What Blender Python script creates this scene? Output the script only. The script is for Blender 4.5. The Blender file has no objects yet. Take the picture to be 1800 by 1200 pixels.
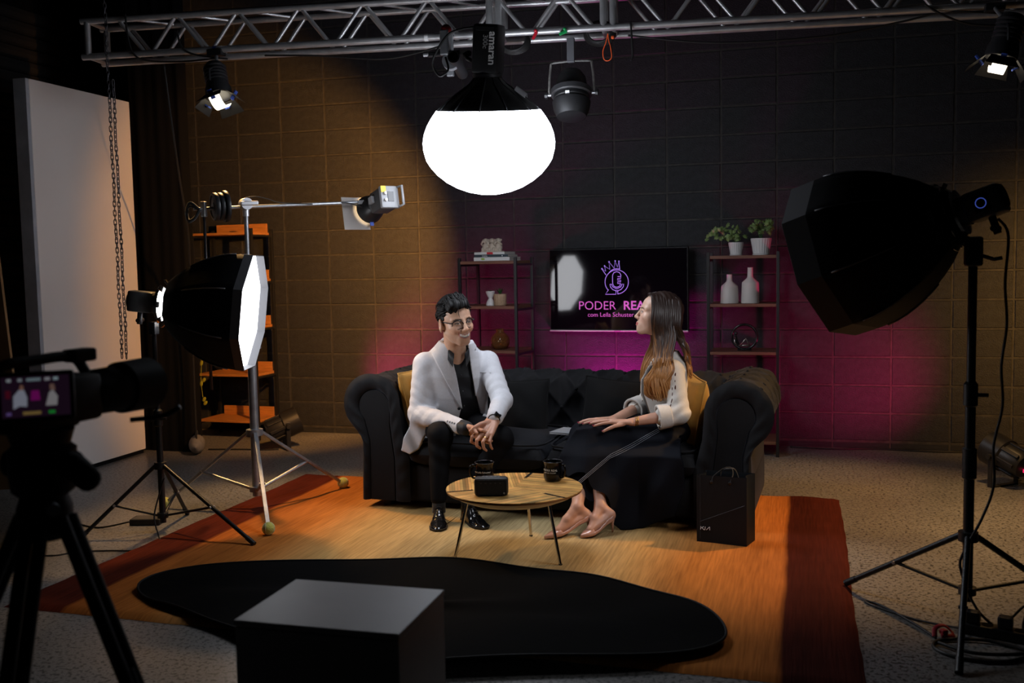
import bpy, bmesh, math, random
import numpy as np
from mathutils import Vector, Matrix
random.seed(7); np.random.seed(7)
scene = bpy.context.scene
COL = scene.collection
PI = math.pi

# ---------------------------------------------------------------- camera
def add_camera():
    yaw, pitch, roll = -0.2693, -0.0794, -0.0191
    f = Vector((math.sin(yaw)*math.cos(pitch), math.cos(yaw)*math.cos(pitch), math.sin(pitch)))
    r0 = Vector((math.cos(yaw), -math.sin(yaw), 0)); u0 = r0.cross(f)
    r = math.cos(roll)*r0 + math.sin(roll)*u0; u = -math.sin(roll)*r0 + math.cos(roll)*u0
    cam = bpy.data.cameras.new('camera'); o = bpy.data.objects.new('camera', cam); COL.objects.link(o)
    m = Matrix((r, u, -f)).transposed().to_4x4(); m.translation = (4.8664, -7.6298, 1.4077)
    o.matrix_world = m
    cam.sensor_width = 36.0; cam.lens = 35.0; cam.clip_start = 0.05
    cam.dof.use_dof = True; cam.dof.focus_distance = 5.35; cam.dof.aperture_fstop = 2.8
    scene.camera = o
add_camera()

# ---------------------------------------------------------------- world, exposure
w = bpy.data.worlds.new('world'); scene.world = w; w.use_nodes = True
w.node_tree.nodes['Background'].inputs[0].default_value = (0.75, 0.85, 1.0, 1)
w.node_tree.nodes['Background'].inputs[1].default_value = 0.012
scene.view_settings.view_transform = 'Standard'; scene.view_settings.look = 'None'
scene.view_settings.gamma = 1.0; scene.view_settings.use_curve_mapping = False
scene.view_settings.exposure = 0.0

def add_light(name, kind, loc, aim, energy, color, size=0.1, spot=60, blend=0.5, parent=None, size_y=None):
    l = bpy.data.lights.new(name, kind); l.energy = energy; l.color = color
    if kind == 'SPOT':
        l.spot_size = math.radians(spot); l.spot_blend = blend; l.shadow_soft_size = size
    elif kind == 'AREA':
        l.shape = 'RECTANGLE' if size_y else 'DISK'; l.size = size
        if size_y: l.size_y = size_y
    else: l.shadow_soft_size = size
    o = bpy.data.objects.new(name, l); COL.objects.link(o)
    o.location = loc; d = Vector(aim) - Vector(loc)
    o.rotation_euler = d.to_track_quat('-Z', 'Y').to_euler()
    if parent is not None:
        o.parent = parent; o.matrix_parent_inverse = TM[parent.name].inverted()
    return o
TM = {}

# ---------------------------------------------------------------- materials
MATS = {}
def mat(name, col, rough=0.5, metal=0.0, noise=None, bump=None, sheen=0.0, sheen_col=None, coat=0.0, emit=None, spec=0.5,
        trans=0.0, ior=1.45, alpha=1.0, attr=None, sss=0.0):
    """noise=(scale, amount[, stretch]); bump=(scale, strength)"""
    if name in MATS: return MATS[name]
    m = bpy.data.materials.new(name); m.use_nodes = True; nt = m.node_tree; N = nt.nodes; L = nt.links
    b = N['Principled BSDF']
    b.inputs['Base Color'].default_value = (*col, 1); b.inputs['Roughness'].default_value = rough
    b.inputs['Metallic'].default_value = metal; b.inputs['Specular IOR Level'].default_value = spec
    b.inputs['IOR'].default_value = ior
    b.inputs['Sheen Weight'].default_value = sheen
    if sheen_col: b.inputs['Sheen Tint'].default_value = (*sheen_col, 1)
    b.inputs['Coat Weight'].default_value = coat; b.inputs['Coat Roughness'].default_value = 0.08
    b.inputs['Transmission Weight'].default_value = trans; b.inputs['Alpha'].default_value = alpha
    if sss:
        b.inputs['Subsurface Weight'].default_value = sss; b.inputs['Subsurface Radius'].default_value = (0.01, 0.004, 0.002)
        b.inputs['Subsurface Scale'].default_value = 1.0
    if emit:
        b.inputs['Emission Color'].default_value = (*emit[0], 1); b.inputs['Emission Strength'].default_value = emit[1]
    src = None
    if attr:
        a = N.new('ShaderNodeAttribute'); a.attribute_name = attr; src = a.outputs['Color']
        L.new(src, b.inputs['Base Color'])
    if noise or bump:
        tc = N.new('ShaderNodeTexCoord')
    if noise:
        n = N.new('ShaderNodeTexNoise'); n.inputs['Scale'].default_value = noise[0]; n.inputs['Detail'].default_value = 5
        vec = tc.outputs['Object']
        if len(noise) > 2:
            mp = N.new('ShaderNodeMapping'); mp.inputs['Scale'].default_value = noise[2]; L.new(vec, mp.inputs['Vector']); vec = mp.outputs['Vector']
        L.new(vec, n.inputs['Vector'])
        mr = N.new('ShaderNodeMapRange'); mr.inputs['From Min'].default_value = 0.25; mr.inputs['From Max'].default_value = 0.75
        mr.inputs['To Min'].default_value = 1-noise[1]; mr.inputs['To Max'].default_value = 1+noise[1]
        L.new(n.outputs['Fac'], mr.inputs['Value'])
        vm = N.new('ShaderNodeVectorMath'); vm.operation = 'SCALE'
        if src is not None: L.new(src, vm.inputs[0])
        else: vm.inputs[0].default_value = col
        L.new(mr.outputs['Result'], vm.inputs['Scale']); L.new(vm.outputs['Vector'], b.inputs['Base Color'])
    if bump:
        n2 = N.new('ShaderNodeTexNoise'); n2.inputs['Scale'].default_value = bump[0]; n2.inputs['Detail'].default_value = 4
        L.new(tc.outputs['Object'], n2.inputs['Vector'])
        bp = N.new('ShaderNodeBump'); bp.inputs['Strength'].default_value = bump[1]; bp.inputs['Distance'].default_value = 0.01
        L.new(n2.outputs['Fac'], bp.inputs['Height']); L.new(bp.outputs['Normal'], b.inputs['Normal'])
    MATS[name] = m
    return m
def nodes_of(m): return m.node_tree.nodes, m.node_tree.links, m.node_tree.nodes['Principled BSDF']

BLACK_METAL = mat('black_metal', (0.012, 0.012, 0.013), 0.42, 0.0, spec=0.5)
BLACK_PLASTIC = mat('black_plastic', (0.014, 0.014, 0.015), 0.45)
BLACK_MATTE = mat('black_matte', (0.006, 0.006, 0.007), 0.85, spec=0.2)
BLACK_CLOTH = mat('black_cloth', (0.009, 0.009, 0.010), 0.8, sheen=0.15, bump=(60, 0.15))
CABLE = mat('cable_rubber', (0.012, 0.012, 0.012), 0.5)
ALU = mat('aluminium', (0.52, 0.52, 0.53), 0.40, 0.65, noise=(14, 0.18), bump=(120, 0.05))
STEEL = mat('galvanised_steel', (0.36, 0.37, 0.39), 0.42, 0.7, noise=(22, 0.22))
CHROME = mat('chrome', (0.62, 0.60, 0.56), 0.12, 1.0)
DARK_STEEL = mat('dark_steel', (0.05, 0.05, 0.055), 0.4, 0.8)
GREY_PLASTIC = mat('grey_plastic', (0.22, 0.22, 0.235), 0.45)
BLUE_TAPE = mat('blue_tape', (0.05, 0.10, 0.45), 0.6)
WHITE_PRINT = mat('white_print', (0.75, 0.75, 0.75), 0.6)

# ---------------------------------------------------------------- mesh helpers
def thing(name, label, cat, loc=(0, 0, 0), rotz=0.0, group=None):
    o = bpy.data.objects.new(name, None); COL.objects.link(o); o.empty_display_size = 0.05
    o.location = loc; o.rotation_euler = (0, 0, rotz)
    o['label'] = label; o['category'] = cat
    if group: o['group'] = group
    TM[o.name] = Matrix.Translation(Vector(loc)) @ Matrix.Rotation(rotz, 4, 'Z')
    return o
def tag(o, label=None, cat=None, group=None, kind=None):
    if label: o['label'] = label
    if cat: o['category'] = cat
    if group: o['group'] = group
    if kind: o['kind'] = kind
    return o
def basis(z, up=None):
    z = Vector(z).normalized()
    a = Vector(up) if up is not None else (Vector((0, 0, 1)) if abs(z.z) < 0.9 else Vector((1, 0, 0)))
    x = a.cross(z)
    if x.length < 1e-6: x = Vector((1, 0, 0)).cross(z)
    x.normalize(); y = z.cross(x)
    return x, y, z
class MB:
    def __init__(s): s.v = []; s.f = []
    def add(s, vs, fs):
        b = len(s.v); s.v += [tuple(p) for p in vs]; s.f += [tuple(i+b for i in q) for q in fs]; return s
    def box(s, lo, hi, bev=0.0, M=None):
        x0, y0, z0 = lo; x1, y1, z1 = hi
        if bev <= 0:
            vs = [(x, y, z) for z in (z0, z1) for y in (y0, y1) for x in (x0, x1)]
            fs = [(0, 2, 3, 1), (4, 5, 7, 6), (0, 1, 5, 4), (2, 6, 7, 3), (0, 4, 6, 2), (1, 3, 7, 5)]
        else:
            bm = bmesh.new(); bmesh.ops.create_cube(bm, size=1)
            for q in bm.verts: q.co = Vector(((x0+x1)/2+q.co.x*(x1-x0), (y0+y1)/2+q.co.y*(y1-y0), (z0+z1)/2+q.co.z*(z1-z0)))
            bmesh.ops.bevel(bm, geom=bm.edges[:], offset=bev, segments=2 if bev < 0.02 else 4, profile=0.5, affect='EDGES')
            bm.verts.index_update()
            vs = [tuple(q.co) for q in bm.verts]; fs = [tuple(q.index for q in f.verts) for f in bm.faces]; bm.free()
        if M is not None: vs = [tuple(M @ Vector(p)) for p in vs]
        return s.add(vs, fs)
    def cyl(s, a, b, r, r2=None, n=12, caps=True):
        a = Vector(a); b = Vector(b); r2 = r if r2 is None else r2
        x, y, z = basis(b-a)
        vs = []
        for p, q in ((a, r), (b, r2)):
            for i in range(n):
                t = 2*PI*i/n; vs.append(p+x*(q*math.cos(t))+y*(q*math.sin(t)))
        fs = [(i, (i+1) % n, n+(i+1) % n, n+i) for i in range(n)]
        if caps: fs += [tuple(reversed(range(n))), tuple(range(n, 2*n))]
        return s.add(vs, fs)
    def tube(s, pts, r, n=8, closed=False, flat=None):
        pts = [Vector(p) for p in pts]; m = len(pts)
        rs = r if hasattr(r, '__len__') else [r]*m
        vs = []; px = None
        for i, p in enumerate(pts):
            t = (pts[(i+1) % m]-pts[i-1]) if closed else (pts[min(i+1, m-1)]-pts[max(i-1, 0)])
            if t.length < 1e-9: t = Vector((0, 0, 1))
            t.normalize()
            if px is None: px, _, _ = basis(t)
            else:
                px = px-t*px.dot(t)
                if px.length < 1e-6: px, _, _ = basis(t)
                px.normalize()
            py = t.cross(px)
            for k in range(n):
                a = 2*PI*k/n; vs.append(p+px*(rs[i]*math.cos(a))+py*(rs[i]*math.sin(a)*(flat or 1)))
        fs = []
        for i in range(m if closed else m-1):
            j = (i+1) % m
            for k in range(n): fs.append((i*n+k, i*n+(k+1) % n, j*n+(k+1) % n, j*n+k))
        if not closed: fs += [tuple(reversed(range(n))), tuple((m-1)*n+k for k in range(n))]
        return s.add(vs, fs)
    def lathe(s, prof, n=32, o=(0, 0, 0), axis=(0, 0, 1), caps=True, mod=None):
        o = Vector(o); x, y, z = basis(axis)
        vs = []; m = len(prof)
        for i, (r, h) in enumerate(prof):
            for k in range(n):
                a = 2*PI*k/n; q = r*(mod(a, i) if mod else 1.0)
                vs.append(o+x*(q*math.cos(a))+y*(q*math.sin(a))+z*h)
        fs = [(i*n+k, i*n+(k+1) % n, (i+1)*n+(k+1) % n, (i+1)*n+k) for i in range(m-1) for k in range(n)]
        if caps:
            if prof[0][0] > 1e-5: fs.append(tuple(reversed(range(n))))
            if prof[-1][0] > 1e-5: fs.append(tuple((m-1)*n+k for k in range(n)))
        return s.add(vs, fs)
    def prism(s, outline, M, thick):
        """outline: 2D polygon in local xy; extruded along local z by thick"""
        n = len(outline)
        vs = [M @ Vector((x, y, 0)) for x, y in outline]+[M @ Vector((x, y, thick)) for x, y in outline]
        fs = [tuple(reversed(range(n))), tuple(range(n, 2*n))]+[(i, (i+1) % n, n+(i+1) % n, n+i) for i in range(n)]
        return s.add(vs, fs)
    def sphere(s, c, r, n=16, m=10, R=None):
        c = Vector(c); r = r if hasattr(r, '__len__') else (r, r, r)
        vs = [Vector((0, 0, -r[2]))]
        for i in range(1, m):
            t = PI*i/m
            for k in range(n): vs.append(Vector((r[0]*math.sin(t)*math.cos(2*PI*k/n), r[1]*math.sin(t)*math.sin(2*PI*k/n), -r[2]*math.cos(t))))
        vs.append(Vector((0, 0, r[2])))
        fs = [(0, 1+(k+1) % n, 1+k) for k in range(n)]
        for i in range(m-2):
            for k in range(n): fs.append((1+i*n+k, 1+i*n+(k+1) % n, 1+(i+1)*n+(k+1) % n, 1+(i+1)*n+k))
        e = len(vs)-1; b = 1+(m-2)*n
        fs += [(e, b+k, b+(k+1) % n) for k in range(n)]
        if R is not None: vs = [R @ p for p in vs]
        return s.add([p+c for p in vs], fs)
    def grid(s, P, closeu=False, closev=False):
        nu, nv = P.shape[:2]; b = len(s.v)
        s.v += [tuple(map(float, p)) for p in P.reshape(-1, 3)]
        for i in range(nu if closeu else nu-1):
            for j in range(nv if closev else nv-1):
                i2 = (i+1) % nu; j2 = (j+1) % nv
                s.f.append((b+i*nv+j, b+i2*nv+j, b+i2*nv+j2, b+i*nv+j2))
        return s
    def build(s, name, m=None, parent=None, smooth=False, world=False, sharp=None):
        me = bpy.data.meshes.new(name)
        vs = s.v
        if parent is not None and world:
            inv = TM[parent.name].inverted(); vs = [tuple(inv @ Vector(p)) for p in vs]
        me.from_pydata(vs, [], s.f); me.update()
        bm = bmesh.new(); bm.from_mesh(me); bmesh.ops.recalc_face_normals(bm, faces=bm.faces); bm.to_mesh(me); bm.free()
        if smooth:
            me.shade_smooth()
            if sharp is not None: me.set_sharp_from_angle(angle=math.radians(sharp))
        if m is not None: me.materials.append(m)
        o = bpy.data.objects.new(name, me); COL.objects.link(o)
        if parent is not None and parent is not False:
            if parent.type == 'EMPTY' or True: o.parent = parent
        TM[o.name] = TM.get(parent.name, Matrix()) if parent else Matrix()
        return o
def copy_of(o, parent=None, name=None):
    c = o.copy(); COL.objects.link(c)
    if parent is not None: c.parent = parent
    TM[c.name] = TM.get(parent.name, Matrix()) if parent else Matrix()
    return c
def text_part(body, name, size, M, m, parent, extrude=0.0006, align='CENTER', bold=0.0, spacing=1.0):
    """flat raised lettering; M is in world space; x right, y up, z out of the surface"""
    cu = bpy.data.curves.new(name, 'FONT'); cu.body = body; cu.size = size; cu.extrude = extrude; cu.align_x = align
    cu.offset = bold; cu.space_character = spacing; cu.resolution_u = 3
    t = bpy.data.objects.new(name+'_tmp', cu); COL.objects.link(t)
    dg = bpy.context.evaluated_depsgraph_get(); me = bpy.data.meshes.new_from_object(t.evaluated_get(dg))
    bpy.data.objects.remove(t); bpy.data.curves.remove(cu)
    inv = TM[parent.name].inverted() if parent else Matrix()
    me.transform(inv @ M); me.materials.clear(); me.materials.append(m)
    o = bpy.data.objects.new(name, me); COL.objects.link(o); o.parent = parent; TM[o.name] = TM[parent.name]
    return o
def frame(o, x, y):
    """matrix with columns x, y, x cross y at o"""
    x = Vector(x).normalized(); y = Vector(y); y = (y-x*y.dot(x)).normalized(); z = x.cross(y)
    m = Matrix((x, y, z)).transposed().to_4x4(); m.translation = Vector(o); return m
def smoothpath(pts, n=8):
    """Catmull-Rom through points"""
    P = [Vector(p) for p in pts]; out = []
    for i in range(len(P)-1):
        a = P[max(i-1, 0)]; b = P[i]; c = P[i+1]; d = P[min(i+2, len(P)-1)]
        for k in range(n):
            t = k/n
            out.append(0.5*((2*b)+(c-a)*t+(2*a-5*b+4*c-d)*t*t+(3*b-a-3*c+d)*t**3))
    out.append(P[-1]); return out
# ---------------------------------------------------------------- lamp levels
LANTERN = 12.5; SOFT_L = 10.0; SOFT_R = 27.0
FRES_L = 170; FRES_R = 220; BOOM = 560; PAR_L = 150; PAR_R = 120; PAR_C = 85; WASH_R = 150
TV_ROT = -0.08
scene.cycles.max_bounces = 6; scene.cycles.diffuse_bounces = 3; scene.cycles.glossy_bounces = 3; scene.cycles.transmission_bounces = 6
scene.cycles.sample_clamp_indirect = 6.0
# ================================================================ the room
ROW0, ROWH, COLW = 0.0552, 0.2057, 0.40
def build_floor():
    m = mat('polished_concrete', (0.2, 0.19, 0.18), 0.32)
    N, L, b = nodes_of(m)
    tc = N.new('ShaderNodeTexCoord')
    n1 = N.new('ShaderNodeTexNoise'); n1.inputs['Scale'].default_value = 1.3; n1.inputs['Detail'].default_value = 6
    L.new(tc.outputs['Object'], n1.inputs['Vector'])
    r1 = N.new('ShaderNodeValToRGB'); r1.color_ramp.elements[0].position = 0.3; r1.color_ramp.elements[1].position = 0.72
    r1.color_ramp.elements[0].color = (0.165, 0.158, 0.150, 1); r1.color_ramp.elements[1].color = (0.27, 0.258, 0.245, 1)
    L.new(n1.outputs['Fac'], r1.inputs['Fac'])
    mp = N.new('ShaderNodeMapping'); mp.inputs['Scale'].default_value = (62, 62, 62); L.new(tc.outputs['Object'], mp.inputs['Vector'])
    n2 = N.new('ShaderNodeTexNoise'); n2.inputs['Scale'].default_value = 1.0; n2.inputs['Detail'].default_value = 3
    L.new(mp.outputs['Vector'], n2.inputs['Vector'])
    r2 = N.new('ShaderNodeValToRGB'); r2.color_ramp.elements[0].position = 0.40; r2.color_ramp.elements[1].position = 0.47
    r2.color_ramp.elements[0].color = (0.22, 0.22, 0.22, 1); r2.color_ramp.elements[1].color = (1, 1, 1, 1)
    L.new(n2.outputs['Fac'], r2.inputs['Fac'])
    n3 = N.new('ShaderNodeTexNoise'); n3.inputs['Scale'].default_value = 150; L.new(tc.outputs['Object'], n3.inputs['Vector'])
    r3 = N.new('ShaderNodeValToRGB'); r3.color_ramp.elements[0].position = 0.3; r3.color_ramp.elements[1].position = 0.7
    r3.color_ramp.elements[0].color = (0.6, 0.6, 0.6, 1); r3.color_ramp.elements[1].color = (1.18, 1.18, 1.18, 1)
    L.new(n3.outputs['Fac'], r3.inputs['Fac'])
    mx = N.new('ShaderNodeMix'); mx.data_type = 'RGBA'; mx.blend_type = 'MULTIPLY'; mx.inputs[0].default_value = 1
    L.new(r1.outputs['Color'], mx.inputs[6]); L.new(r2.outputs['Color'], mx.inputs[7])
    mx2 = N.new('ShaderNodeMix'); mx2.data_type = 'RGBA'; mx2.blend_type = 'MULTIPLY'; mx2.inputs[0].default_value = 1
    L.new(mx.outputs[2], mx2.inputs[6]); L.new(r3.outputs['Color'], mx2.inputs[7]); L.new(mx2.outputs[2], b.inputs['Base Color'])
    mr = N.new('ShaderNodeMapRange'); mr.inputs['To Min'].default_value = 0.22; mr.inputs['To Max'].default_value = 0.5
    L.new(n1.outputs['Fac'], mr.inputs['Value']); L.new(mr.outputs['Result'], b.inputs['Roughness'])
    o = MB().box((-1.3, -9.2, -0.1), (8.0, 0.12, 0.0)).build('floor', m)
    tag(o, 'speckled polished grey concrete studio floor', kind='structure')
build_floor()

def build_back_wall():
    pm = mat('black_painted_block', (0.0185, 0.0188, 0.0220), 0.62, noise=(28, 0.38), bump=(150, 0.6))
    mm = mat('painted_mortar', (0.036, 0.033, 0.030), 0.7, noise=(18, 0.5), bump=(60, 0.5))
    base = MB().box((-1.2, -0.0075, 0.0), (8.0, 0.12, 3.7)).build('wall_back', mm)
    tag(base, 'dark painted concrete block back wall of the studio', kind='structure')
    jt = 0.011
    meshes = []
    for k in range(5):
        h = ROWH-jt; mb = MB()
        bm = bmesh.new(); bmesh.ops.create_cube(bm, size=1)
        for q in bm.verts: q.co = Vector((q.co.x*(COLW-jt-0.002*random.random()), q.co.y*0.03, q.co.z*(h-0.002*random.random())))
        bmesh.ops.bevel(bm, geom=[e for e in bm.edges if sum(v.co.y for v in e.verts) < -0.02], offset=0.005, segments=1, affect='EDGES')
        for q in bm.verts: q.co += Vector((random.uniform(-.0012, .0012), random.uniform(-.001, .001), random.uniform(-.0012, .0012)))
        me = bpy.data.meshes.new('brick'); bm.to_mesh(me); bm.free(); me.materials.append(pm); meshes.append(me)
    rest = MB()
    for i in range(-3, 20):
        for j in range(-1, 18):
            x = (i+0.5)*COLW
            z = ROW0+(j+0.5)*ROWH
            y = 0.003+random.uniform(-.0015, .0015)
            if j == -1:
                z = 0.0235
            if 0 <= i <= 16 and j <= 15:
                o = bpy.data.objects.new('brick', meshes[random.randrange(5)]); COL.objects.link(o); o.parent = base
                o.location = (x, y, z); o.rotation_euler = (random.uniform(-.006, .006), random.uniform(-.002, .002), random.uniform(-.004, .004))
                if j == -1: o.scale = (1, 1, 0.205); o.rotation_euler = (0, 0, 0)
            else:
                me = meshes[random.randrange(5)]; sz = 0.205 if j == -1 else 1
                rest.add([(v.co.x+x, v.co.y+y, v.co.z*sz+z) for v in me.vertices], [tuple(p.vertices) for p in me.polygons])
    o = rest.build('brick_courses', pm, base); tag(o, kind='stuff')
build_back_wall()

def build_side():
    # rolling shutter wall on the left, made of horizontal slats
    base = MB().box((-1.3, -9.2, 0), (-1.2, 0.12, 3.7)).build('wall_left', BLACK_MATTE)
    tag(base, 'dark metal roller shutter wall at the left edge of the studio', kind='structure')
    sm = mat('shutter_slat', (0.035, 0.033, 0.032), 0.5, noise=(8, 0.3))
    me = None
    for k in range(33):
        if me is None:
            mb = MB(); prof = [(-0.0, 0.0), (0.022, 0.012), (0.03, 0.05), (0.022, 0.088), (0.0, 0.1)]
            P = np.array([[(x, y, z) for x, z in prof] for y in (-8.5, 0.0)])
            o = mb.grid(P).build('slat', sm, base); me = o.data
        else:
            o = bpy.data.objects.new('slat', me); COL.objects.link(o); o.parent = base
        o.location = (-1.2, 0, 0.1+k*0.105)
    c = MB().box((-1.3, -9.2, 3.7), (8.0, 0.12, 3.8)).build('ceiling', BLACK_MATTE); tag(c, 'black studio ceiling', kind='structure')
    r = MB().box((7.9, -9.2, 0), (8.0, 0.12, 3.7)).build('wall_right', BLACK_MATTE); tag(r, 'black side wall beyond the right edge', kind='structure')
    f = MB().box((-1.3, -9.2, 0), (8.0, -9.1, 3.7)).build('wall_front', BLACK_MATTE); tag(f, 'black wall behind the camera', kind='structure')
    # white scenery flat standing edge-on to the back wall
    wm = mat('white_flat_paint', (0.93, 0.86, 0.81), 0.7, noise=(1.2, 0.05), bump=(40, 0.04))
    em = mat('flat_edge_grey', (0.42, 0.44, 0.48), 0.7, noise=(12, 0.15))
    t = thing('scenery_flat', 'tall white painted scenery panel standing beside the black drape', 'panel', (0.06, -1.58, 0))
    MB().box((-0.05, -0.515, 0.03), (0.05, 0.515, 2.66), 0.004).build('face_board', wm, t)
    MB().box((-0.052, -0.545, 0.02), (0.048, -0.515, 2.66), 0.003).build('edge_strip', em, t)
    MB().box((-0.048, -0.5, 0.0), (0.04, 0.5, 0.03)).build('base_rail', BLACK_MATTE, t)
    # tan board further left
    tm = mat('tan_board', (0.30, 0.17, 0.07), 0.6, noise=(6, 0.2, (1, 8, 1)))
    t = thing('plywood_sheet', 'tan plywood sheet leaning by the roller shutter, at left edge', 'board', (-0.1, -2.6, 0))
    R_ = Matrix.Rotation(math.radians(-4.5), 4, 'Y')
    MB().box((-0.75, -0.01, 0.0), (0.47, 0.01, 2.3), 0.003, M=Matrix.Translation((0, 0, .04)) @ R_).build('board', tm, t)
    MB().box((-0.6, 0.012, 0.0), (-0.55, 0.05, 2.0), 0.003, M=Matrix.Translation((0, 0, .045)) @ R_).build('back_batten', tm, t)
    # black drape hung between the flat and the block wall
    t = thing('black_drape', 'black fabric drape hanging in the corner left of the shelf', 'curtain', (0.33, -0.98, 0))
    n = 90; P = []
    path = [(-0.28, 0.0), (0.16, -0.03), (0.20, 0.03), (-0.45, 0.88)]
    pts = []
    for a, b2, cnt in ((0, 1, 40), (1, 2, 6), (2, 3, 44)):
        for k in range(cnt): pts.append(np.array(path[a])*(1-k/cnt)+np.array(path[b2])*k/cnt)
    for zi in range(26):
        z = 0.0+3.55*zi/25; row = []
        for k, p in enumerate(pts):
            w = 0.004*math.sin(k*0.75+0.4*math.sin(z*2.1))+0.007*math.sin(k*0.31+z*1.3)
            row.append((p[0]-0.3*w, p[1]+w, max(z, 0.004)))
        P.append(row)
    MB().grid(np.array(P)).build('cloth', mat('drape_black', (.005, .005, .0055), .9, spec=.15), t, smooth=True)
    o = MB().tube(smoothpath([(.886, -1.747, 2.76), (.86, -1.66, 2.45), (.80, -1.5, 2.05), (.70, -1.27, 1.65), (.60, -1.12, 1.2), (.57, -1.08, .6), (.58, -1.1, .01)], 8), .006, 6).build('drape_cable', CABLE, None, smooth=True); tag(o, 'black cable falling from the truss along the edge of the drape', 'cable')
    bm_ = mat('sandbag_canvas', (0.20, 0.19, 0.18), 0.85, noise=(20, 0.2))
    P = []
    for i in range(13):
        a = i/12; row = []
        rr = 0.075*max(math.sin(PI*a), 0)**0.45+.0005
        for k in range(16):
            q = 2*PI*k/16; row.append((0.055*math.cos(q)*rr/0.07, -0.17+0.34*a, 0.07+max(-0.068, 0.9*rr*math.sin(q))))
        P.append(row)
    t = thing('sandbag', 'pale canvas sandbag lying at the foot of the black drape', 'sandbag', (0.53, -1.02, 0), 0.5)
    MB().grid(np.array(P), closev=True).build('bag', bm_, t, smooth=True)
    MB().tube([(0, -.06, .13), (0, -.03, .165), (0, .03, .165), (0, .06, .13)], 0.008, 6).build('handle', BLACK_CLOTH, t)
build_side()

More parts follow.
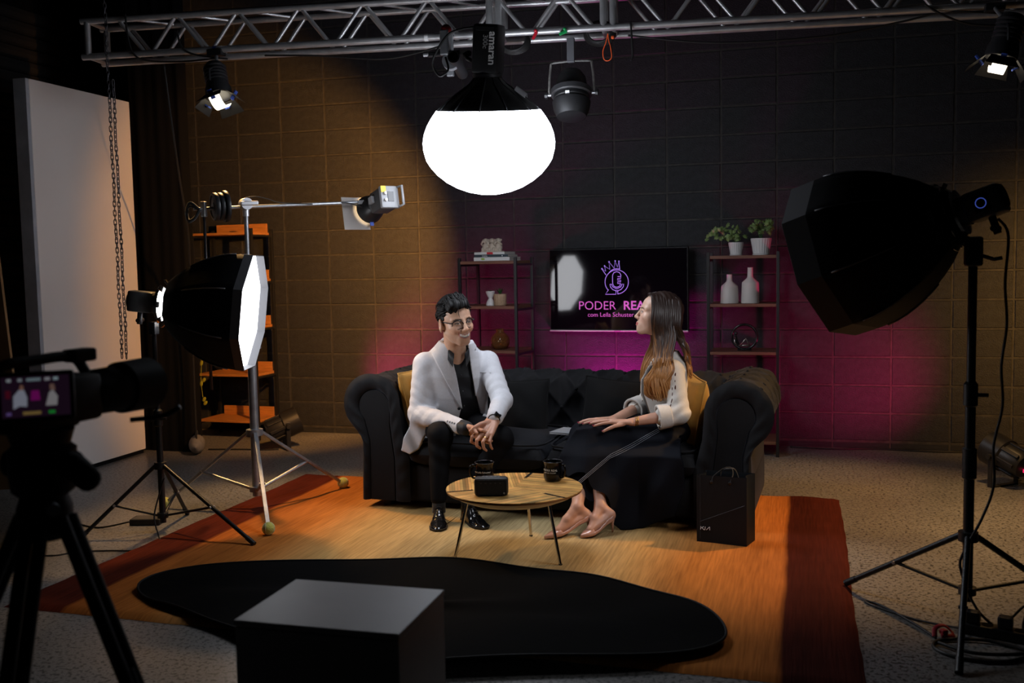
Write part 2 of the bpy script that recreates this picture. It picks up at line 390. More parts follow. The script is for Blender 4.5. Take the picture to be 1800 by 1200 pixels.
def build_rug():
    m = mat('rug_wool', (0.4, 0.2, 0.06), 0.95, spec=0.08)
    N, L, b = nodes_of(m)
    tc = N.new('ShaderNodeTexCoord'); sp = N.new('ShaderNodeSeparateXYZ')
    mpn = N.new('ShaderNodeMapping'); mpn.inputs['Scale'].default_value = (2.2, 0.8, 1); L.new(tc.outputs['Object'], mpn.inputs['Vector'])
    n0 = N.new('ShaderNodeTexNoise'); n0.inputs['Scale'].default_value = 1.6; n0.inputs['Detail'].default_value = 4; L.new(mpn.outputs['Vector'], n0.inputs['Vector'])
    L.new(tc.outputs['Object'], sp.inputs[0])
    # wobble of the bands
    ma = N.new('ShaderNodeMath'); ma.operation = 'MULTIPLY_ADD'; ma.inputs[1].default_value = 0.05
    sub = N.new('ShaderNodeMath'); sub.operation = 'SUBTRACT'; sub.inputs[1].default_value = 0.5; L.new(n0.outputs['Fac'], sub.inputs[0])
    L.new(sub.outputs[0], ma.inputs[0]); L.new(sp.outputs['X'], ma.inputs[2])
    mr = N.new('ShaderNodeMapRange'); mr.inputs['From Min'].default_value = -1.72; mr.inputs['From Max'].default_value = 1.72; L.new(ma.outputs[0], mr.inputs['Value'])
    r = N.new('ShaderNodeValToRGB'); el = r.color_ramp.elements
    stops = [(0.0, (0.085, 0.014, 0.007)), (0.083, (0.095, 0.016, 0.007)), (0.090, (0.40, 0.115, 0.022)), (0.20, (0.46, 0.155, 0.03)), (0.30, (0.49, 0.285, 0.10)), (0.45, (0.47, 0.355, 0.175)),
             (0.62, (0.47, 0.36, 0.185)), (0.72, (0.49, 0.28, 0.10)), (0.80, (0.46, 0.165, 0.035)), (0.915, (0.42, 0.13, 0.028)), (0.922, (0.056, 0.010, 0.006)), (1.0, (0.066, 0.012, 0.007))]
    while len(el) < len(stops): el.new(0.5)
    for e, (p, c) in zip(el, stops): e.position = p; e.color = (*c, 1)
    L.new(mr.outputs['Result'], r.inputs['Fac'])
    # fine yarn streaks running front to back
    mp2 = N.new('ShaderNodeMapping'); mp2.inputs['Scale'].default_value = (90, 4, 1); L.new(tc.outputs['Object'], mp2.inputs['Vector'])
    n2 = N.new('ShaderNodeTexNoise'); n2.inputs['Scale'].default_value = 1; n2.inputs['Detail'].default_value = 4; L.new(mp2.outputs['Vector'], n2.inputs['Vector'])
    mp3 = N.new('ShaderNodeMapping'); mp3.inputs['Scale'].default_value = (5, 1.2, 1); L.new(tc.outputs['Object'], mp3.inputs['Vector'])
    n3 = N.new('ShaderNodeTexNoise'); n3.inputs['Scale'].default_value = 1; n3.inputs['Detail'].default_value = 5; L.new(mp3.outputs['Vector'], n3.inputs['Vector'])
    ad = N.new('ShaderNodeMath'); ad.operation = 'ADD'; L.new(n2.outputs['Fac'], ad.inputs[0]); L.new(n3.outputs['Fac'], ad.inputs[1])
    mr2 = N.new('ShaderNodeMapRange'); mr2.inputs['From Min'].default_value = 0.6; mr2.inputs['From Max'].default_value = 1.4
    mr2.inputs['To Min'].default_value = 0.55; mr2.inputs['To Max'].default_value = 1.35; L.new(ad.outputs[0], mr2.inputs['Value'])
    vm = N.new('ShaderNodeVectorMath'); vm.operation = 'SCALE'; L.new(r.outputs['Color'], vm.inputs[0]); L.new(mr2.outputs['Result'], vm.inputs['Scale'])
    L.new(vm.outputs['Vector'], b.inputs['Base Color'])
    bp = N.new('ShaderNodeBump'); bp.inputs['Strength'].default_value = 0.5; bp.inputs['Distance'].default_value = 0.008
    L.new(n2.outputs['Fac'], bp.inputs['Height']); L.new(bp.outputs['Normal'], b.inputs['Normal'])
    t = thing('area_rug', 'striped wool rug fading from dark red through orange to gold', 'rug', (3.428, -2.964, 0), -0.017)
    nx, ny = 120, 90; W, H = 3.436, 2.652; P = np.zeros((nx, ny, 3))
    for i in range(nx):
        for j in range(ny):
            u = i/(nx-1)*2-1; v = j/(ny-1)*2-1
            ex = 0.004*math.sin(v*4)+0.0015*math.sin(v*31+u); ey = 0.004*math.sin(u*5)+0.0015*math.sin(u*37)
            z = 0.016+0.0012*math.sin(u*31+v*7)+0.001*math.sin(v*43)
            d = min(1-abs(u), 1-abs(v))
            if d < 1e-6: z = 0.001
            elif d < 0.03: z *= 0.95
            if u > 0.75 and v > 0.9: z += 0.012*(u-.75)*4*math.exp(-((u-.88)/.06)**2)
            P[i, j] = (u*W/2+ex*abs(u), v*H/2+ey*abs(v), z)
    MB().grid(P).build('pile', m, t, smooth=True)
build_rug()
# ================================================================ truss, hanging lamps, stands
WARM = (1.0, 0.56, 0.20)
def build_truss():
    A = Vector((0.6, -2.155, 2.75)); d = Vector((5.215, 0.56, 0)).normalized(); n = Vector((-d.y, d.x, 0)); H = 0.22; W = 0.22; LEN = 6.6
    t = thing('lighting_truss', 'silver aluminium box truss spanning the studio overhead', 'truss', A, math.atan2(d.y, d.x))
    def p(s, w, h): return (s, w, h)
    joints = (2.62, 3.29)
    for w in (0, W):
        for h in (0, H): MB().cyl(p(-0.02, w, h), p(LEN, w, h), 0.021, n=14).build('chord', ALU, t, smooth=True, sharp=40)
    for w in (0, W):
        for s in (0.02, joints[0]-0.028, joints[0]+0.028, joints[1]-0.028, joints[1]+0.028):
            MB().cyl(p(s, w, 0), p(s, w, H), 0.020, n=12).build('upright', ALU, t, smooth=True, sharp=40)
    for s in (0.02, joints[0]-0.028, joints[0]+0.028, joints[1]-0.028, joints[1]+0.028):
        for h in (0, H): MB().cyl(p(s, 0, h), p(s, W, h), 0.016, n=10).build('cross_tube', ALU, t, smooth=True, sharp=40)
    for w in (0, W):
        for k in range(16):
            sb = 0.43+0.4*k-0.04*(w > 0)
            for a, b in ((sb-0.03, sb-0.19), (sb+0.03, sb+0.18)):
                if any(abs((a+b)/2-j) < 0.09 for j in joints) or min(a, b) < 0.04: continue
                MB().cyl(p(a, w, 0.012), p(b, w, H-0.012), 0.0125, n=10).build('diagonal_brace', ALU, t, smooth=True, sharp=40)
    for k in range(15):
        s = 0.3+0.4*k
        MB().cyl(p(s, 0.01, H), p(s+0.2, W-0.01, H), 0.0105, n=8).build('top_lacing', ALU, t, smooth=True, sharp=40)
    for s, c in ((0.86, BLUE_TAPE), (2.2, WHITE_PRINT)):
        MB().cyl(p(s, 0, 0), p(s+0.022, 0, 0), 0.0222, n=14).build('tape_wrap', c, t, smooth=True, sharp=40)
    def P(s, w, h): return A+d*s+n*w+Vector((0, 0, h))
    # cables draped along the truss
    cb = [('black cable looped over the left end of the truss', [P(.30, -.03, .24), P(.31, -.035, .12), P(.34, -.03, .0), P(.42, -.01, -.045), P(.62, .05, -.05), P(.85, .1, -.03)]),
          ('thin black cable running down from the truss to the left spotlight', [P(.64, -.03, .12), P(.66, -.03, .03), P(.72, -.02, -.02), P(.86, -.02, -.05), P(.95, .0, -.06)]),
          ('long slack black cable strung under the middle of the truss', [P(1.15, .1, -.03), P(1.5, .1, -.05), P(1.9, .1, -.09), P(2.15, .06, -.07), P(2.33, 0, -.04), P(2.38, -.03, .0)]),
          ('slack black cable drooping under the right part of the truss', [P(3.4, .1, -.03), P(3.9, .1, -.1), P(4.5, .08, -.1), P(4.9, .06, -.05), P(5.1, .02, -.02), P(5.25, -.02, -.03), P(5.45, .03, -.04)]),
          ('thin cable sagging from the truss to the right spotlight', [P(5.02, -.03, .02), P(5.1, -.02, -.03), P(5.25, .0, -.09), P(5.42, .0, -.11), P(5.55, .02, -.12)]),
          ('short cable end dangling under the truss beside the orange cord', [P(3.42, -.025, .02), P(3.425, -.03, -.06), P(3.43, -.03, -.17), P(3.42, -.03, -.2)])]
    for lab, pts in cb:
        o = MB().tube(smoothpath(pts, 7), 0.006, 6).build('truss_cable', CABLE, None, smooth=True); tag(o, lab, 'cable', 'cables on the truss')
    # coils of cable tied up under the truss
    for lab, s, w, z, R, rot in (('black cable coil hung under the truss beside the orange cord', 3.235, 0.08, -0.02, 0.085, 0.2),
                                 ('black cable coil hung behind the lamp head of the lantern', 2.72, 0.12, -0.035, 0.085, 1.0)):
        q = thing('cable_coil', lab, 'cable', P(s, w, z), 0.1, 'coils on the truss')
        for k in range(5):
            pts = []
            for i in range(25):
                a = 2*PI*i/24; rr = R*(0.86+0.05*k+0.02*math.sin(3*a+k))
                pts.append((rr*math.cos(a), (k-2)*0.013+0.01*math.sin(2*a+rot), 0.01+0.78*rr*math.sin(a)))
            MB().tube(pts[:-1], 0.0075, 6, closed=True).build('cable_loop', CABLE, q, smooth=True)
    oc = mat('orange_cord', (0.75, 0.10, 0.02), 0.5, emit=None)
    q = thing('elastic_cord', 'orange elastic cord loop hanging under the cable coil', 'cord', P(3.29, -.03, -.06))
    MB().tube(smoothpath([(0, 0, 0.02), (-.012, 0, -.03), (-.03, 0, -.08), (-.024, 0, -.125), (0, 0, -.135), (.02, 0, -.115), (.014, 0, -.06), (0.004, 0, -.02), (0, 0, .02)], 6), 0.003, 6).build('loop', oc, q, smooth=True)
    MB().sphere((0.028, 0, -0.005), 0.011, 10, 8).build('ball_knob', oc, q, smooth=True)
    for nm, lab, s, col in (('cable_tag', 'red tag on cable tie by the hanging black lamp', 2.87, (0.55, 0.015, 0.03)), ('cable_tie', 'green cable tie above the hanging black lamp', 3.04, (0.01, 0.30, 0.08))):
        mm = mat(nm+'_plastic', col, 0.4)
        q = thing(nm, lab, 'cable tie', P(s, -0.03, -0.02))
        MB().box((-.009, -.005, -.035), (.009, .005, .015), .003, M=Matrix.Rotation(0.5 if s < 3 else 1.25, 4, 'Y')).build('strap', mm, q)
        MB().sphere((0.0, 0, 0.018), 0.011, 8, 6).build('knot', mm, q, smooth=True)
build_truss()

def build_lantern():
    c = Vector((3.341, -2.486, 2.01))
    t = LT = thing('lantern_softbox', 'glowing white globe lantern softbox with black skirt under the truss', 'lamp', c)
    em = mat('lantern_glow', (0.9, 0.9, 0.9), 0.7, emit=((0.88, 0.94, 1.05), LANTERN))
    prof = [(0.004, -.238), (.06, -.236), (.12, -.223), (.18, -.200), (.235, -.168), (.282, -.130), (.316, -.090), (.338, -.055), (.352, .0), (.354, .036), (.346, .08), (.328, .125), (.303, .165), (.275, .203)]
    TILT = Matrix.Rotation(math.radians(10), 3, (0.9639, 0.266, 0))
    def mod(a, i): return 1-0.010*abs(math.sin(6*a))*math.sin(PI*i/12.5)
    MB().lathe(prof, 72, mod=mod, caps=False).build('diffuser', em, t, smooth=True)
    sk = mat('lantern_skirt', (0.007, 0.007, 0.009), 0.5, sheen=0.1)
    pr = [(.276, .2), (.235, .237), (.19, .272), (.145, .303), (.1, .334), (.066, .372)]
    def mod2(a, i): return 1-0.03*abs(math.sin(6*a))*math.sin(PI*i/5)
    MB().lathe(pr, 72, mod=mod2, caps=False).build('skirt', sk, t, smooth=True)
    MB().lathe([(r-.004, h) for r, h in pr], 72, caps=False).build('skirt_lining', mat('lining_silver', (.02, .02, .022), .6), t, smooth=True)
    rod = mat('seam_tape', (0.06, 0.06, 0.065), 0.4)
    for k in range(12):
        a = 2*PI*(k+0.25)/12
        MB().tube([(r*math.cos(a)*1.003, r*math.sin(a)*1.003, h+.001) for r, h in pr], 0.0032, 6).build('seam', rod, t, smooth=True)
    MB().lathe([(.07, .365), (.078, .37), (.078, .385), (.06, .392)], 32).build('speed_ring', DARK_STEEL, t, smooth=True, sharp=30)
    # small silver flap standing off the skirt
    fl = mat('silver_flap', (.6, .6, .65), .5)
    P = np.array([[(.155+.055*u+0.006*math.sin(PI*v), -.04+.06*v, .302-.040*u+.022*math.sin(PI*v)) for v in np.linspace(0, 1, 7)] for u in np.linspace(0, 1, 5)])
    MB().grid(P).build('flap', fl, t, smooth=True)
    for o_ in list(LT.children):
        o_.data.transform(TILT.to_4x4())
    t2 = thing('studio_lamp_head', 'black lamp head above the lantern with amaran 300c lettering', 'lamp', c+TILT @ Vector((0, 0, 0.384)))
    R = TILT.to_4x4() @ Matrix.Rotation(math.radians(4), 4, 'Y')
    MB().box((-.07, -.075, 0.0), (.07, .075, .25), .018, M=R).build('housing', mat('lamp_housing', (.012, .012, .013), .38), t2, smooth=True, sharp=35)
    MB().lathe([(.066, -.018), (.074, -.012), (.074, .004), (.06, .008)], 32).build('bayonet_ring', DARK_STEEL, t2, smooth=True, sharp=30)
    MB().box((-.05, -.079, .215), (.05, -.072, .238), .003, M=R).build('vent_slot', BLACK_MATTE, t2)
    W = TM[t2.name] @ R
    face = frame((0, -0.0762, 0), (0, 0, -1), (1, 0, 0))
    text_part('amaran', 'brand_lettering', 0.056, W @ (Matrix.Translation((0.025, 0, .13)) @ face), WHITE_PRINT, t2, bold=0.0012)
    text_part('300c', 'model_lettering', 0.036, W @ (Matrix.Translation((-0.008, 0, .162)) @ face), mat('grey_print', (.3, .3, .3), .6), t2, bold=0.0004)
    MB().tube([(-.07, -.0, .07), (-.105, -.01, .085), (-.12, -.01, .11), (-.10, -.0, .12)], .012, 8).build('yoke_arm', BLACK_METAL, t2, smooth=True)
    MB().cyl((-.10, 0, .115), (-.20, .20, .17), .016).build('mount_spigot', BLACK_METAL, t2, smooth=True, sharp=40)
    o = MB().tube(smoothpath([c+Vector((-.03, -.04, .63)), c+Vector((-.12, -.05, .625)), c+Vector((-.2, -.05, .6)), c+Vector((-.27, -.04, .52)), c+Vector((-.3, -.02, .46)), c+Vector((-.27, 0, .40)), c+Vector((-.22, .0, .43)), c+Vector((-.24, .02, .5))], 8), .006, 6).build('lamp_power_cable', CABLE, None, smooth=True)
    tag(o, 'black power cable curling from the lantern lamp head to the clamp', 'cable')
    # clamp and pipe which carry the lamp
    q = thing('pipe_clamp', 'steel clamp and black pipe hooked on truss left of the lantern lamp', 'clamp', (3.045, -2.33, 2.52))
    MB().lathe([(.026, -.09), (.033, -.09), (.033, .40), (.026, .40)], 24, axis=(0.22, -1, 0), o=(0, 0.30, 0.0), caps=False).build('pipe', BLACK_METAL, q, smooth=True, sharp=30)
    MB().lathe([(.035, -.03), (.046, -.03), (.046, .03), (.035, .03)], 20, axis=(0.22, -1, 0), o=(0.03, 0.03, .0)).build('pipe_collar', STEEL, q, smooth=True, sharp=30)
    MB().box((-.02, -.01, .03), (.03, .05, .17), .008).build('clamp_jaw', STEEL, q)
    MB().box((-.1, .0, .03), (.13, .03, .055), .006).build('bracket_arm', BLACK_METAL, q)
    MB().box((-.10, .33, -.02), (-.06, .36, .26), .005).build('hook_bar', STEEL, q)
    MB().tube([(-.08, .36, .22), (-.08, .42, .265), (-.08, .47, .255), (-.08, .48, .22)], .011, 8).build('truss_hook', STEEL, q, smooth=True)
    MB().cyl((-.12, .01, .045), (-.09, .01, .045), .014).build('wing_knob', STEEL, q)
    MB().sphere((.01, .02, .17), (.032, .03, .032), 12, 8).build('red_jaw', mat('red_plastic', (.20, .02, .02), .35), q, smooth=True)
build_lantern()

def build_par_can():
    t = thing('par_can', 'unlit black stage lamp hanging in its yoke right of the lantern', 'stage lamp', (3.655, -1.83, 2.36))
    m = mat('par_black', (.008, .008, .009), .5, noise=(30, .3))
    ax = Vector((.05, -.3, -1))
    MB().lathe([(.03, -.13), (.06, -.115), (.083, -.08), (.092, -.03), (.105, .0), (.105, .055), (.1, .06), (.112, .075), (.105, .12), (.085, .165), (.055, .175)], 32, axis=ax, o=(0, 0, .04)).build('barrel', m, t, smooth=True, sharp=35)
    MB().lathe([(.114, -.005), (.12, .0), (.12, .03), (.114, .035)], 32, axis=ax, o=(0, 0, .04)).build('retaining_band', mat('band_grey', (.03, .03, .032), .45), t, smooth=True, sharp=30)
    for s in (-1, 1):
        MB().cyl((s*.11, 0, .02), (s*.15, 0, .02), .009).build('pivot_bolt', STEEL, t)
        MB().cyl((s*.142, 0, .02), (s*.158, 0, .02), .02, n=8).build('pivot_knob', BLACK_PLASTIC, t)
    y = [(-.135, 0, .02), (-.13, 0, .12), (-.12, 0, .2), (-.1, 0, .205), (0, 0, .21), (.1, 0, .205), (.12, 0, .2), (.13, 0, .12), (.135, 0, .02)]
    MB().tube(y, .007, 6).build('yoke', mat('worn_yoke', (.10, .095, .09), .5, noise=(40, .5)), t)
    MB().box((-.022, -.016, .2), (.022, .016, .34), .004).build('hook_clamp', mat('clamp_grey', (.10, .10, .11), .45), t)
    MB().box((-.012, -.118, .0), (.012, -.110, .024), .001).build('white_sticker', WHITE_PRINT, t)
    MB().box((.03, -.105, -.10), (.05, -.098, -.075), .001).build('small_label', mat('grey_print', (.3, .3, .3), .6), t)
build_par_can()

def build_fresnel(label, loc, aim, energy, hang, doors, spot=70, col=WARM, flat=False):
    t = thing('fresnel_spotlight', label, 'spotlight', loc, 0, 'fresnel spotlights on the truss')
    d = (Vector(aim)-Vector(loc)).normalized(); x, y, z = basis(d)
    m = mat('fresnel_black', (.018, .018, .02), .45)
    MB().lathe([(.0, -.15), (.05, -.15), (.062, -.13), (.066, -.02), (.07, .0), (.078, .02), (.08, .07), (.074, .075)], 28, axis=d).build('housing', m, t, smooth=True, sharp=35)
    for k in range(5):
        MB().lathe([(.0665, -.125+.022*k), (.071, -.122+.022*k), (.071, -.114+.022*k), (.0665, -.111+.022*k)], 28, axis=d).build('cooling_rib', m, t, smooth=True, sharp=30)
    em = mat('fresnel_lens_lit', (.9, .8, .6), .3, emit=((1.0, .86, .62), 14.0))
    MB().lathe([(0.001, .062), (.045, .066), (.07, .060)], 28, axis=d, caps=False).build('lens', em, t, smooth=True)
    dm = mat('barn_door', (.02, .018, .016), .7)
    for (k, op, w, h) in doors:
        a = k*PI/2; e = x*math.cos(a)+y*math.sin(a); s = x*(-math.sin(a))+y*math.cos(a)
        hinge = d*.078+e*.075; out = (d*math.cos(op)+e*math.sin(op))
        nrm = out.cross(s).normalized()
        pts = [hinge-s*w*.7, hinge+s*w*.7, hinge+s*w+out*h, hinge-s*w+out*h]
        mb = MB(); vs = [p+nrm*q for q in (-.0012, .0012) for p in pts]
        mb.add(vs, [(0, 1, 2, 3), (7, 6, 5, 4), (0, 1, 5, 4), (1, 2, 6, 5), (2, 3, 7, 6), (3, 0, 4, 7)]); dob = mb.build('barn_door', dm, t)
        mb = MB(); pp = hinge+out*.03+nrm*0; mb.box((-.014, -.004, -.03), (.014, .004, .03), M=frame(pp, s, out)).build('tape_strip', BLUE_TAPE, dob)
    gm = mat('gel_lit', (.9, .85, .75), .6, emit=((1.0, .88, .66), 5.0))
    P = np.array([[tuple(x*(u_*.07)+y*(v_*.036)+d*(.15-.05*u_*u_)) for v_ in np.linspace(-1, 1, 7)] for u_ in np.linspace(-1, 1, 13)])
    MB().grid(P).build('diffusion_gel', gm, t, smooth=True)
    hv = Vector(hang)-Vector(loc)
    MB().tube([x*.085, x*.09+Vector((0, 0, .06)), Vector((0, 0, .13)), x*-.09+Vector((0, 0, .06)), x*-.085], .007, 6).build('yoke', m, t)
    MB().cyl(Vector((0, 0, .12)), hv, .011).build('hanger_rod', STEEL, t)
    MB().box(hv-Vector((.05, .03, .02)), hv+Vector((.05, .03, .02)), .005).build('hook_clamp', BLACK_METAL, t)
    add_light('spotlight_beam', 'SPOT', Vector(loc)+d*.18, aim, energy, col, .06, spot, .6, t)
build_fresnel('black spotlight with blue taped barn doors under the left truss end', (1.50, -2.11, 2.52), (2.25, -2.75, .0), FRES_L, (1.47, -2.06, 2.73), ((0, .8, .08, .09), (1, .8, .08, .08), (2, .8, .08, .09), (3, .8, .08, .08)))
build_fresnel('black spotlight with open barn doors at the right end of the truss', (5.94, -1.95, 2.47), (5.25, -2.05, .0), FRES_R, (5.95, -1.62, 2.73), ((0, .9, .08, .10), (1, .7, .08, .10), (2, .9, .08, .10), (3, .7, .08, .10)), 78)

def light_stand(t, c, top, feet, hubz, bracez, r, mtl, bal=None, steps=(0.55, 0.9), r2=None, flatleg=False):
    c = Vector(c); r2 = r2 or r*.7
    z1 = top*steps[0]
    MB().cyl((c.x, c.y, bracez-.04), (c.x, c.y, z1), r, n=16).build('column', mtl, t, smooth=True, sharp=40, world=True)
    MB().cyl((c.x, c.y, z1), (c.x, c.y, top), r2, n=14).build('upper_tube', mtl, t, smooth=True, sharp=40, world=True)
    MB().lathe([(r*1.05, -.045), (r*1.35, -.04), (r*1.35, .04), (r2*1.1, .05)], 16, o=(c.x, c.y, z1)).build('lock_collar', mtl if mtl is STEEL else BLACK_PLASTIC, t, smooth=True, sharp=30, world=True)
    MB().cyl((c.x+r, c.y-.01, z1), (c.x+r+.04, c.y-.01, z1), .008).build('lock_knob', mtl if mtl is STEEL else BLACK_PLASTIC, t, world=True)
    MB().lathe([(r*1.05, -.02), (r*1.9, -.018), (r*1.9, .018), (r*1.05, .02)], 20, o=(c.x, c.y, hubz)).build('leg_hub', mtl if mtl is STEEL else BLACK_PLASTIC, t, smooth=True, sharp=30, world=True)
    MB().lathe([(r*1.05, -.016), (r*1.7, -.014), (r*1.7, .014), (r*1.05, .016)], 20, o=(c.x, c.y, bracez)).build('brace_hub', mtl if mtl is STEEL else BLACK_PLASTIC, t, smooth=True, sharp=30, world=True)
    for f in feet:
        f = Vector(f); e = (Vector((f.x, f.y, 0))-Vector((c.x, c.y, 0))).normalized()
        a = Vector((c.x, c.y, hubz))+e*r*1.6; lr = r*.62
        ft = f+Vector((0, 0, lr if bal is None else .03))
        if flatleg:
            sd = Vector((-e.y, e.x, 0)); mb = MB(); u = (ft-a).normalized(); nn = u.cross(sd).normalized()
            M = frame(a, u, sd); mb.box((0, -.011, -.008), ((ft-a).length, .011, .008), .002, M=M).build('leg', mtl, t, world=True)
        else:
            MB().cyl(a, ft, lr, n=12).build('leg', mtl, t, smooth=True, sharp=40, world=True)
            MB().cyl(ft+(a-ft).normalized()*.05, ft-(a-ft).normalized()*.008, lr*1.2, n=12).build('foot_cap', BLACK_PLASTIC, t, smooth=True, sharp=40, world=True)
        mid = a.lerp(ft, .55)
        MB().cyl(Vector((c.x, c.y, bracez))+e*r*1.3, mid, lr*.62, n=8).build('brace', mtl, t, world=True)
        MB().cyl(mid-Vector((-e.y, e.x, 0))*.016, mid+Vector((-e.y, e.x, 0))*.016, .007, n=8).build('brace_rivet', STEEL, t, world=True)

def softbox(label, c, n, R, apex, stand, top, strength, extra_off, lamp_label, leak):
    c = Vector(c); n = Vector(n).normalized(); depth = (Vector(apex)-c).length
    t = thing('octagonal_softbox', label, 'softbox', c, 0, 'octagonal softboxes')
    x, y, z = basis(n)
    fab = mat('softbox_fabric', (.0035, .0035, .004), .6, spec=.15, bump=(30, .12)); lip = mat('softbox_lip', (.055, .055, .06), .7)
    sil = mat('silver_foil', (.75, .75, .78), .3, .8)
    ns = 48; prof = []
    for i in range(11):
        a = i/10; prof.append((R*(0.40+0.60*math.sin(a*PI/2)**0.85), -depth*(1-a)**1.0))
    def rad(k, off=0.0):
        a = (2*PI*k/ns+off) % (2*PI/8)-PI/8; return math.cos(PI/8)/math.cos(a)
    P = np.array([[tuple(x*(r*rad(k)*math.cos(2*PI*k/ns+extra_off))+y*(r*rad(k)*math.sin(2*PI*k/ns+extra_off))+z*h) for k in range(ns)] for r, h in prof])
    MB().grid(P, closev=True).build('shell', fab, t, smooth=True)
    P2 = P*.985+np.array(z)*.004
    MB().grid(P2, closev=True).build('silver_lining', sil, t, smooth=True)
    # front lip around the recessed diffuser
    P3 = np.array([[tuple(x*(r*rad(k)*math.cos(2*PI*k/ns+extra_off))+y*(r*rad(k)*math.sin(2*PI*k/ns+extra_off))+z*h) for k in range(ns)] for r, h in ((R, 0), (R*1.005, .045 if leak > 1 else .10), (R*.992, .047 if leak > 1 else .102), (R*.985, -.006))])
    MB().grid(P3, closev=True).build('front_lip', lip, t, smooth=False)
    em = mat('softbox_diffuser', (.9, .9, .9), .7, emit=((.93, .95, 1.0), strength))
    dv = [tuple(x*(R*.985*rad(k)*math.cos(2*PI*k/ns+extra_off))+y*(R*.985*rad(k)*math.sin(2*PI*k/ns+extra_off))+z*.0) for k in range(ns)]
    mb = MB(); mb.add([tuple(z*.012)]+dv, [(0, 1+k, 1+(k+1) % ns) for k in range(ns)]).build('diffuser', em, t, smooth=True)
    for k in range(8):
        a = 2*PI*k/8+extra_off
        MB().tube([x*(r*1.006*math.cos(a))+y*(r*1.006*math.sin(a))+z*h for r, h in prof[3:10]], .0035, 6).build('rib', mat('rib_tape', (.10, .10, .11), .4), t, smooth=True)
    MB().lathe([(R*.17, -depth-.062), (R*.27, -depth-.058), (R*.28, -depth-.040), (R*.2, -depth-.036)], 28, axis=n).build('speed_ring', CHROME, t, smooth=True, sharp=30)
    for k in range(8):
        a = 2*PI*(k+.5)/8+extra_off; e = x*math.cos(a)+y*math.sin(a); s = x*-math.sin(a)+y*math.cos(a)
        MB().box((-.016, -.004, -.02), (.016, .004, .02), .002, M=frame(e*R*.34+z*(-depth-.020), s, (z+e*.9).normalized())).build('rod_socket', CHROME, t)
    if leak < 1:
        MB().lathe([(R*.27, -depth-.05), (R*.33, -depth-.03), (R*.415, -depth+.008)], 32, axis=n, caps=False).build('back_cover', fab, t, smooth=True)
        for k in (1, 2, 4, 5):
            a = 2*PI*(k+.5)/8+extra_off; pts = [x*(R*.405*math.cos(a+q))+y*(R*.405*math.sin(a+q))+z*(-depth-.001) for q in np.linspace(-.22, .22, 7)]
            MB().tube(pts, .003, 6).build('foil_edge', CHROME, t, smooth=True)
    else:
        MB().sphere(tuple(-z*(depth+.012)), R*.20, 20, 12).build('glass_dome', mat('lamp_glass_lit', (.9, .9, .9), .3, emit=((.95, .97, 1), 20)), t, smooth=True)
    # lamp head behind the softbox
    l = thing('monolight', lamp_label, 'lamp', c-n*(depth+.05), 0, 'lamp heads behind the softboxes')
    side = Vector((0, 0, 1)).cross(n).normalized(); up = n.cross(side)
    M = frame((0, 0, 0), side, up)  # z = n
    MB().box((-.05, -.055, -.16), (.05, .055, -.03), .012, M=M).build('housing', mat('monolight_grey', (.10, .105, .11), .42), l, smooth=True, sharp=35)
    MB().lathe([(.05, -.035), (.058, -.03), (.058, .0), (.045, .005)], 24, axis=n).build('mount_ring', mat('ring_grey', (.12, .12, .13), .4), l, smooth=True, sharp=30)
    MB().lathe([(.0, -.163), (.04, -.166), (.042, -.158)], 20, axis=n).build('rear_fan', BLACK_MATTE, l)
    MB().box((.0495, -.03, -.12), (.055, .03, -.065), .001, M=M).build('display', mat('display_black', (.003, .003, .006), .15), l)
    pts = [Vector((.0565, .018*math.cos(q), -.092+.018*math.sin(q))) for q in np.linspace(0, 2*PI, 24, endpoint=False)]
    MB().tube([M @ p for p in pts], .0013, 5, closed=True).build('display_ring', mat('display_blue', (.02, .03, .2), .4, emit=((.12, .2, 1.0), .35)), l)
    MB().cyl(M @ Vector((0, -.055, -.1)), M @ Vector((0, -.12, -.1)), .014).build('stand_spigot', BLACK_METAL, l)
    MB().cyl(M @ Vector((-.03, -.10, -.1)), M @ Vector((.04, -.10, -.1)), .012).build('tilt_knob', BLACK_METAL, l)
    add_light('cob_lamp', 'POINT', c-n*(depth-.03), c, leak, (.95, .97, 1), .02, parent=l)
    return t

# left softbox
softbox('left softbox glowing white, seen from its side by the shelf', (2.1025, -2.918, 1.175), (.95, .29, -.116), .325, (1.724, -3.034, 1.221), None, None, SOFT_L, .39,
        'lamp head behind the glowing left softbox', 6)
t = thing('light_stand', 'black tripod stand under the left softbox', 'light stand', (1.64, -3.06, 0), 0, 'black light stands')
light_stand(t, (1.64, -3.06, 0), 1.12, [(1.31, -3.31, 0), (2.29, -3.25, .016), (1.56, -2.72, 0)], .36, .09, .017, BLACK_METAL)
MB().box((1.62, -3.08, 1.06), (1.66, -3.04, 1.13), .006).build('tilt_head', BLACK_PLASTIC, t, world=True)
# right softbox
softbox('right softbox seen from behind, black shell facing the sofa', (5.10, -3.415, 1.413), (-.862, .391, -.324), .325, (5.446, -3.571, 1.543), None, None, SOFT_R, PI/8+.131,
        'grey lamp head with small blue display behind the right softbox', .6)
t = thing('light_stand', 'tall black stand at right under the dark softbox', 'light stand', (5.535, -3.605, 0), 0, 'black light stands')
light_stand(t, (5.535, -3.605, 0), 1.42, [(5.12, -3.28, .016), (5.43, -4.11, 0), (6.0, -3.43, 0)], .34, .13, .019, BLACK_METAL, steps=(.62, .9), r2=.016)
MB().lathe([(.02, -.06), (.026, -.055), (.026, .055), (.02, .06)], 16, o=(5.535, -3.605, .62)).build('lower_collar', BLACK_PLASTIC, t, smooth=True, sharp=30, world=True)
MB().box((5.505, -3.64, 1.36), (5.565, -3.58, 1.47), .01).build('tilt_head', BLACK_PLASTIC, t, world=True)
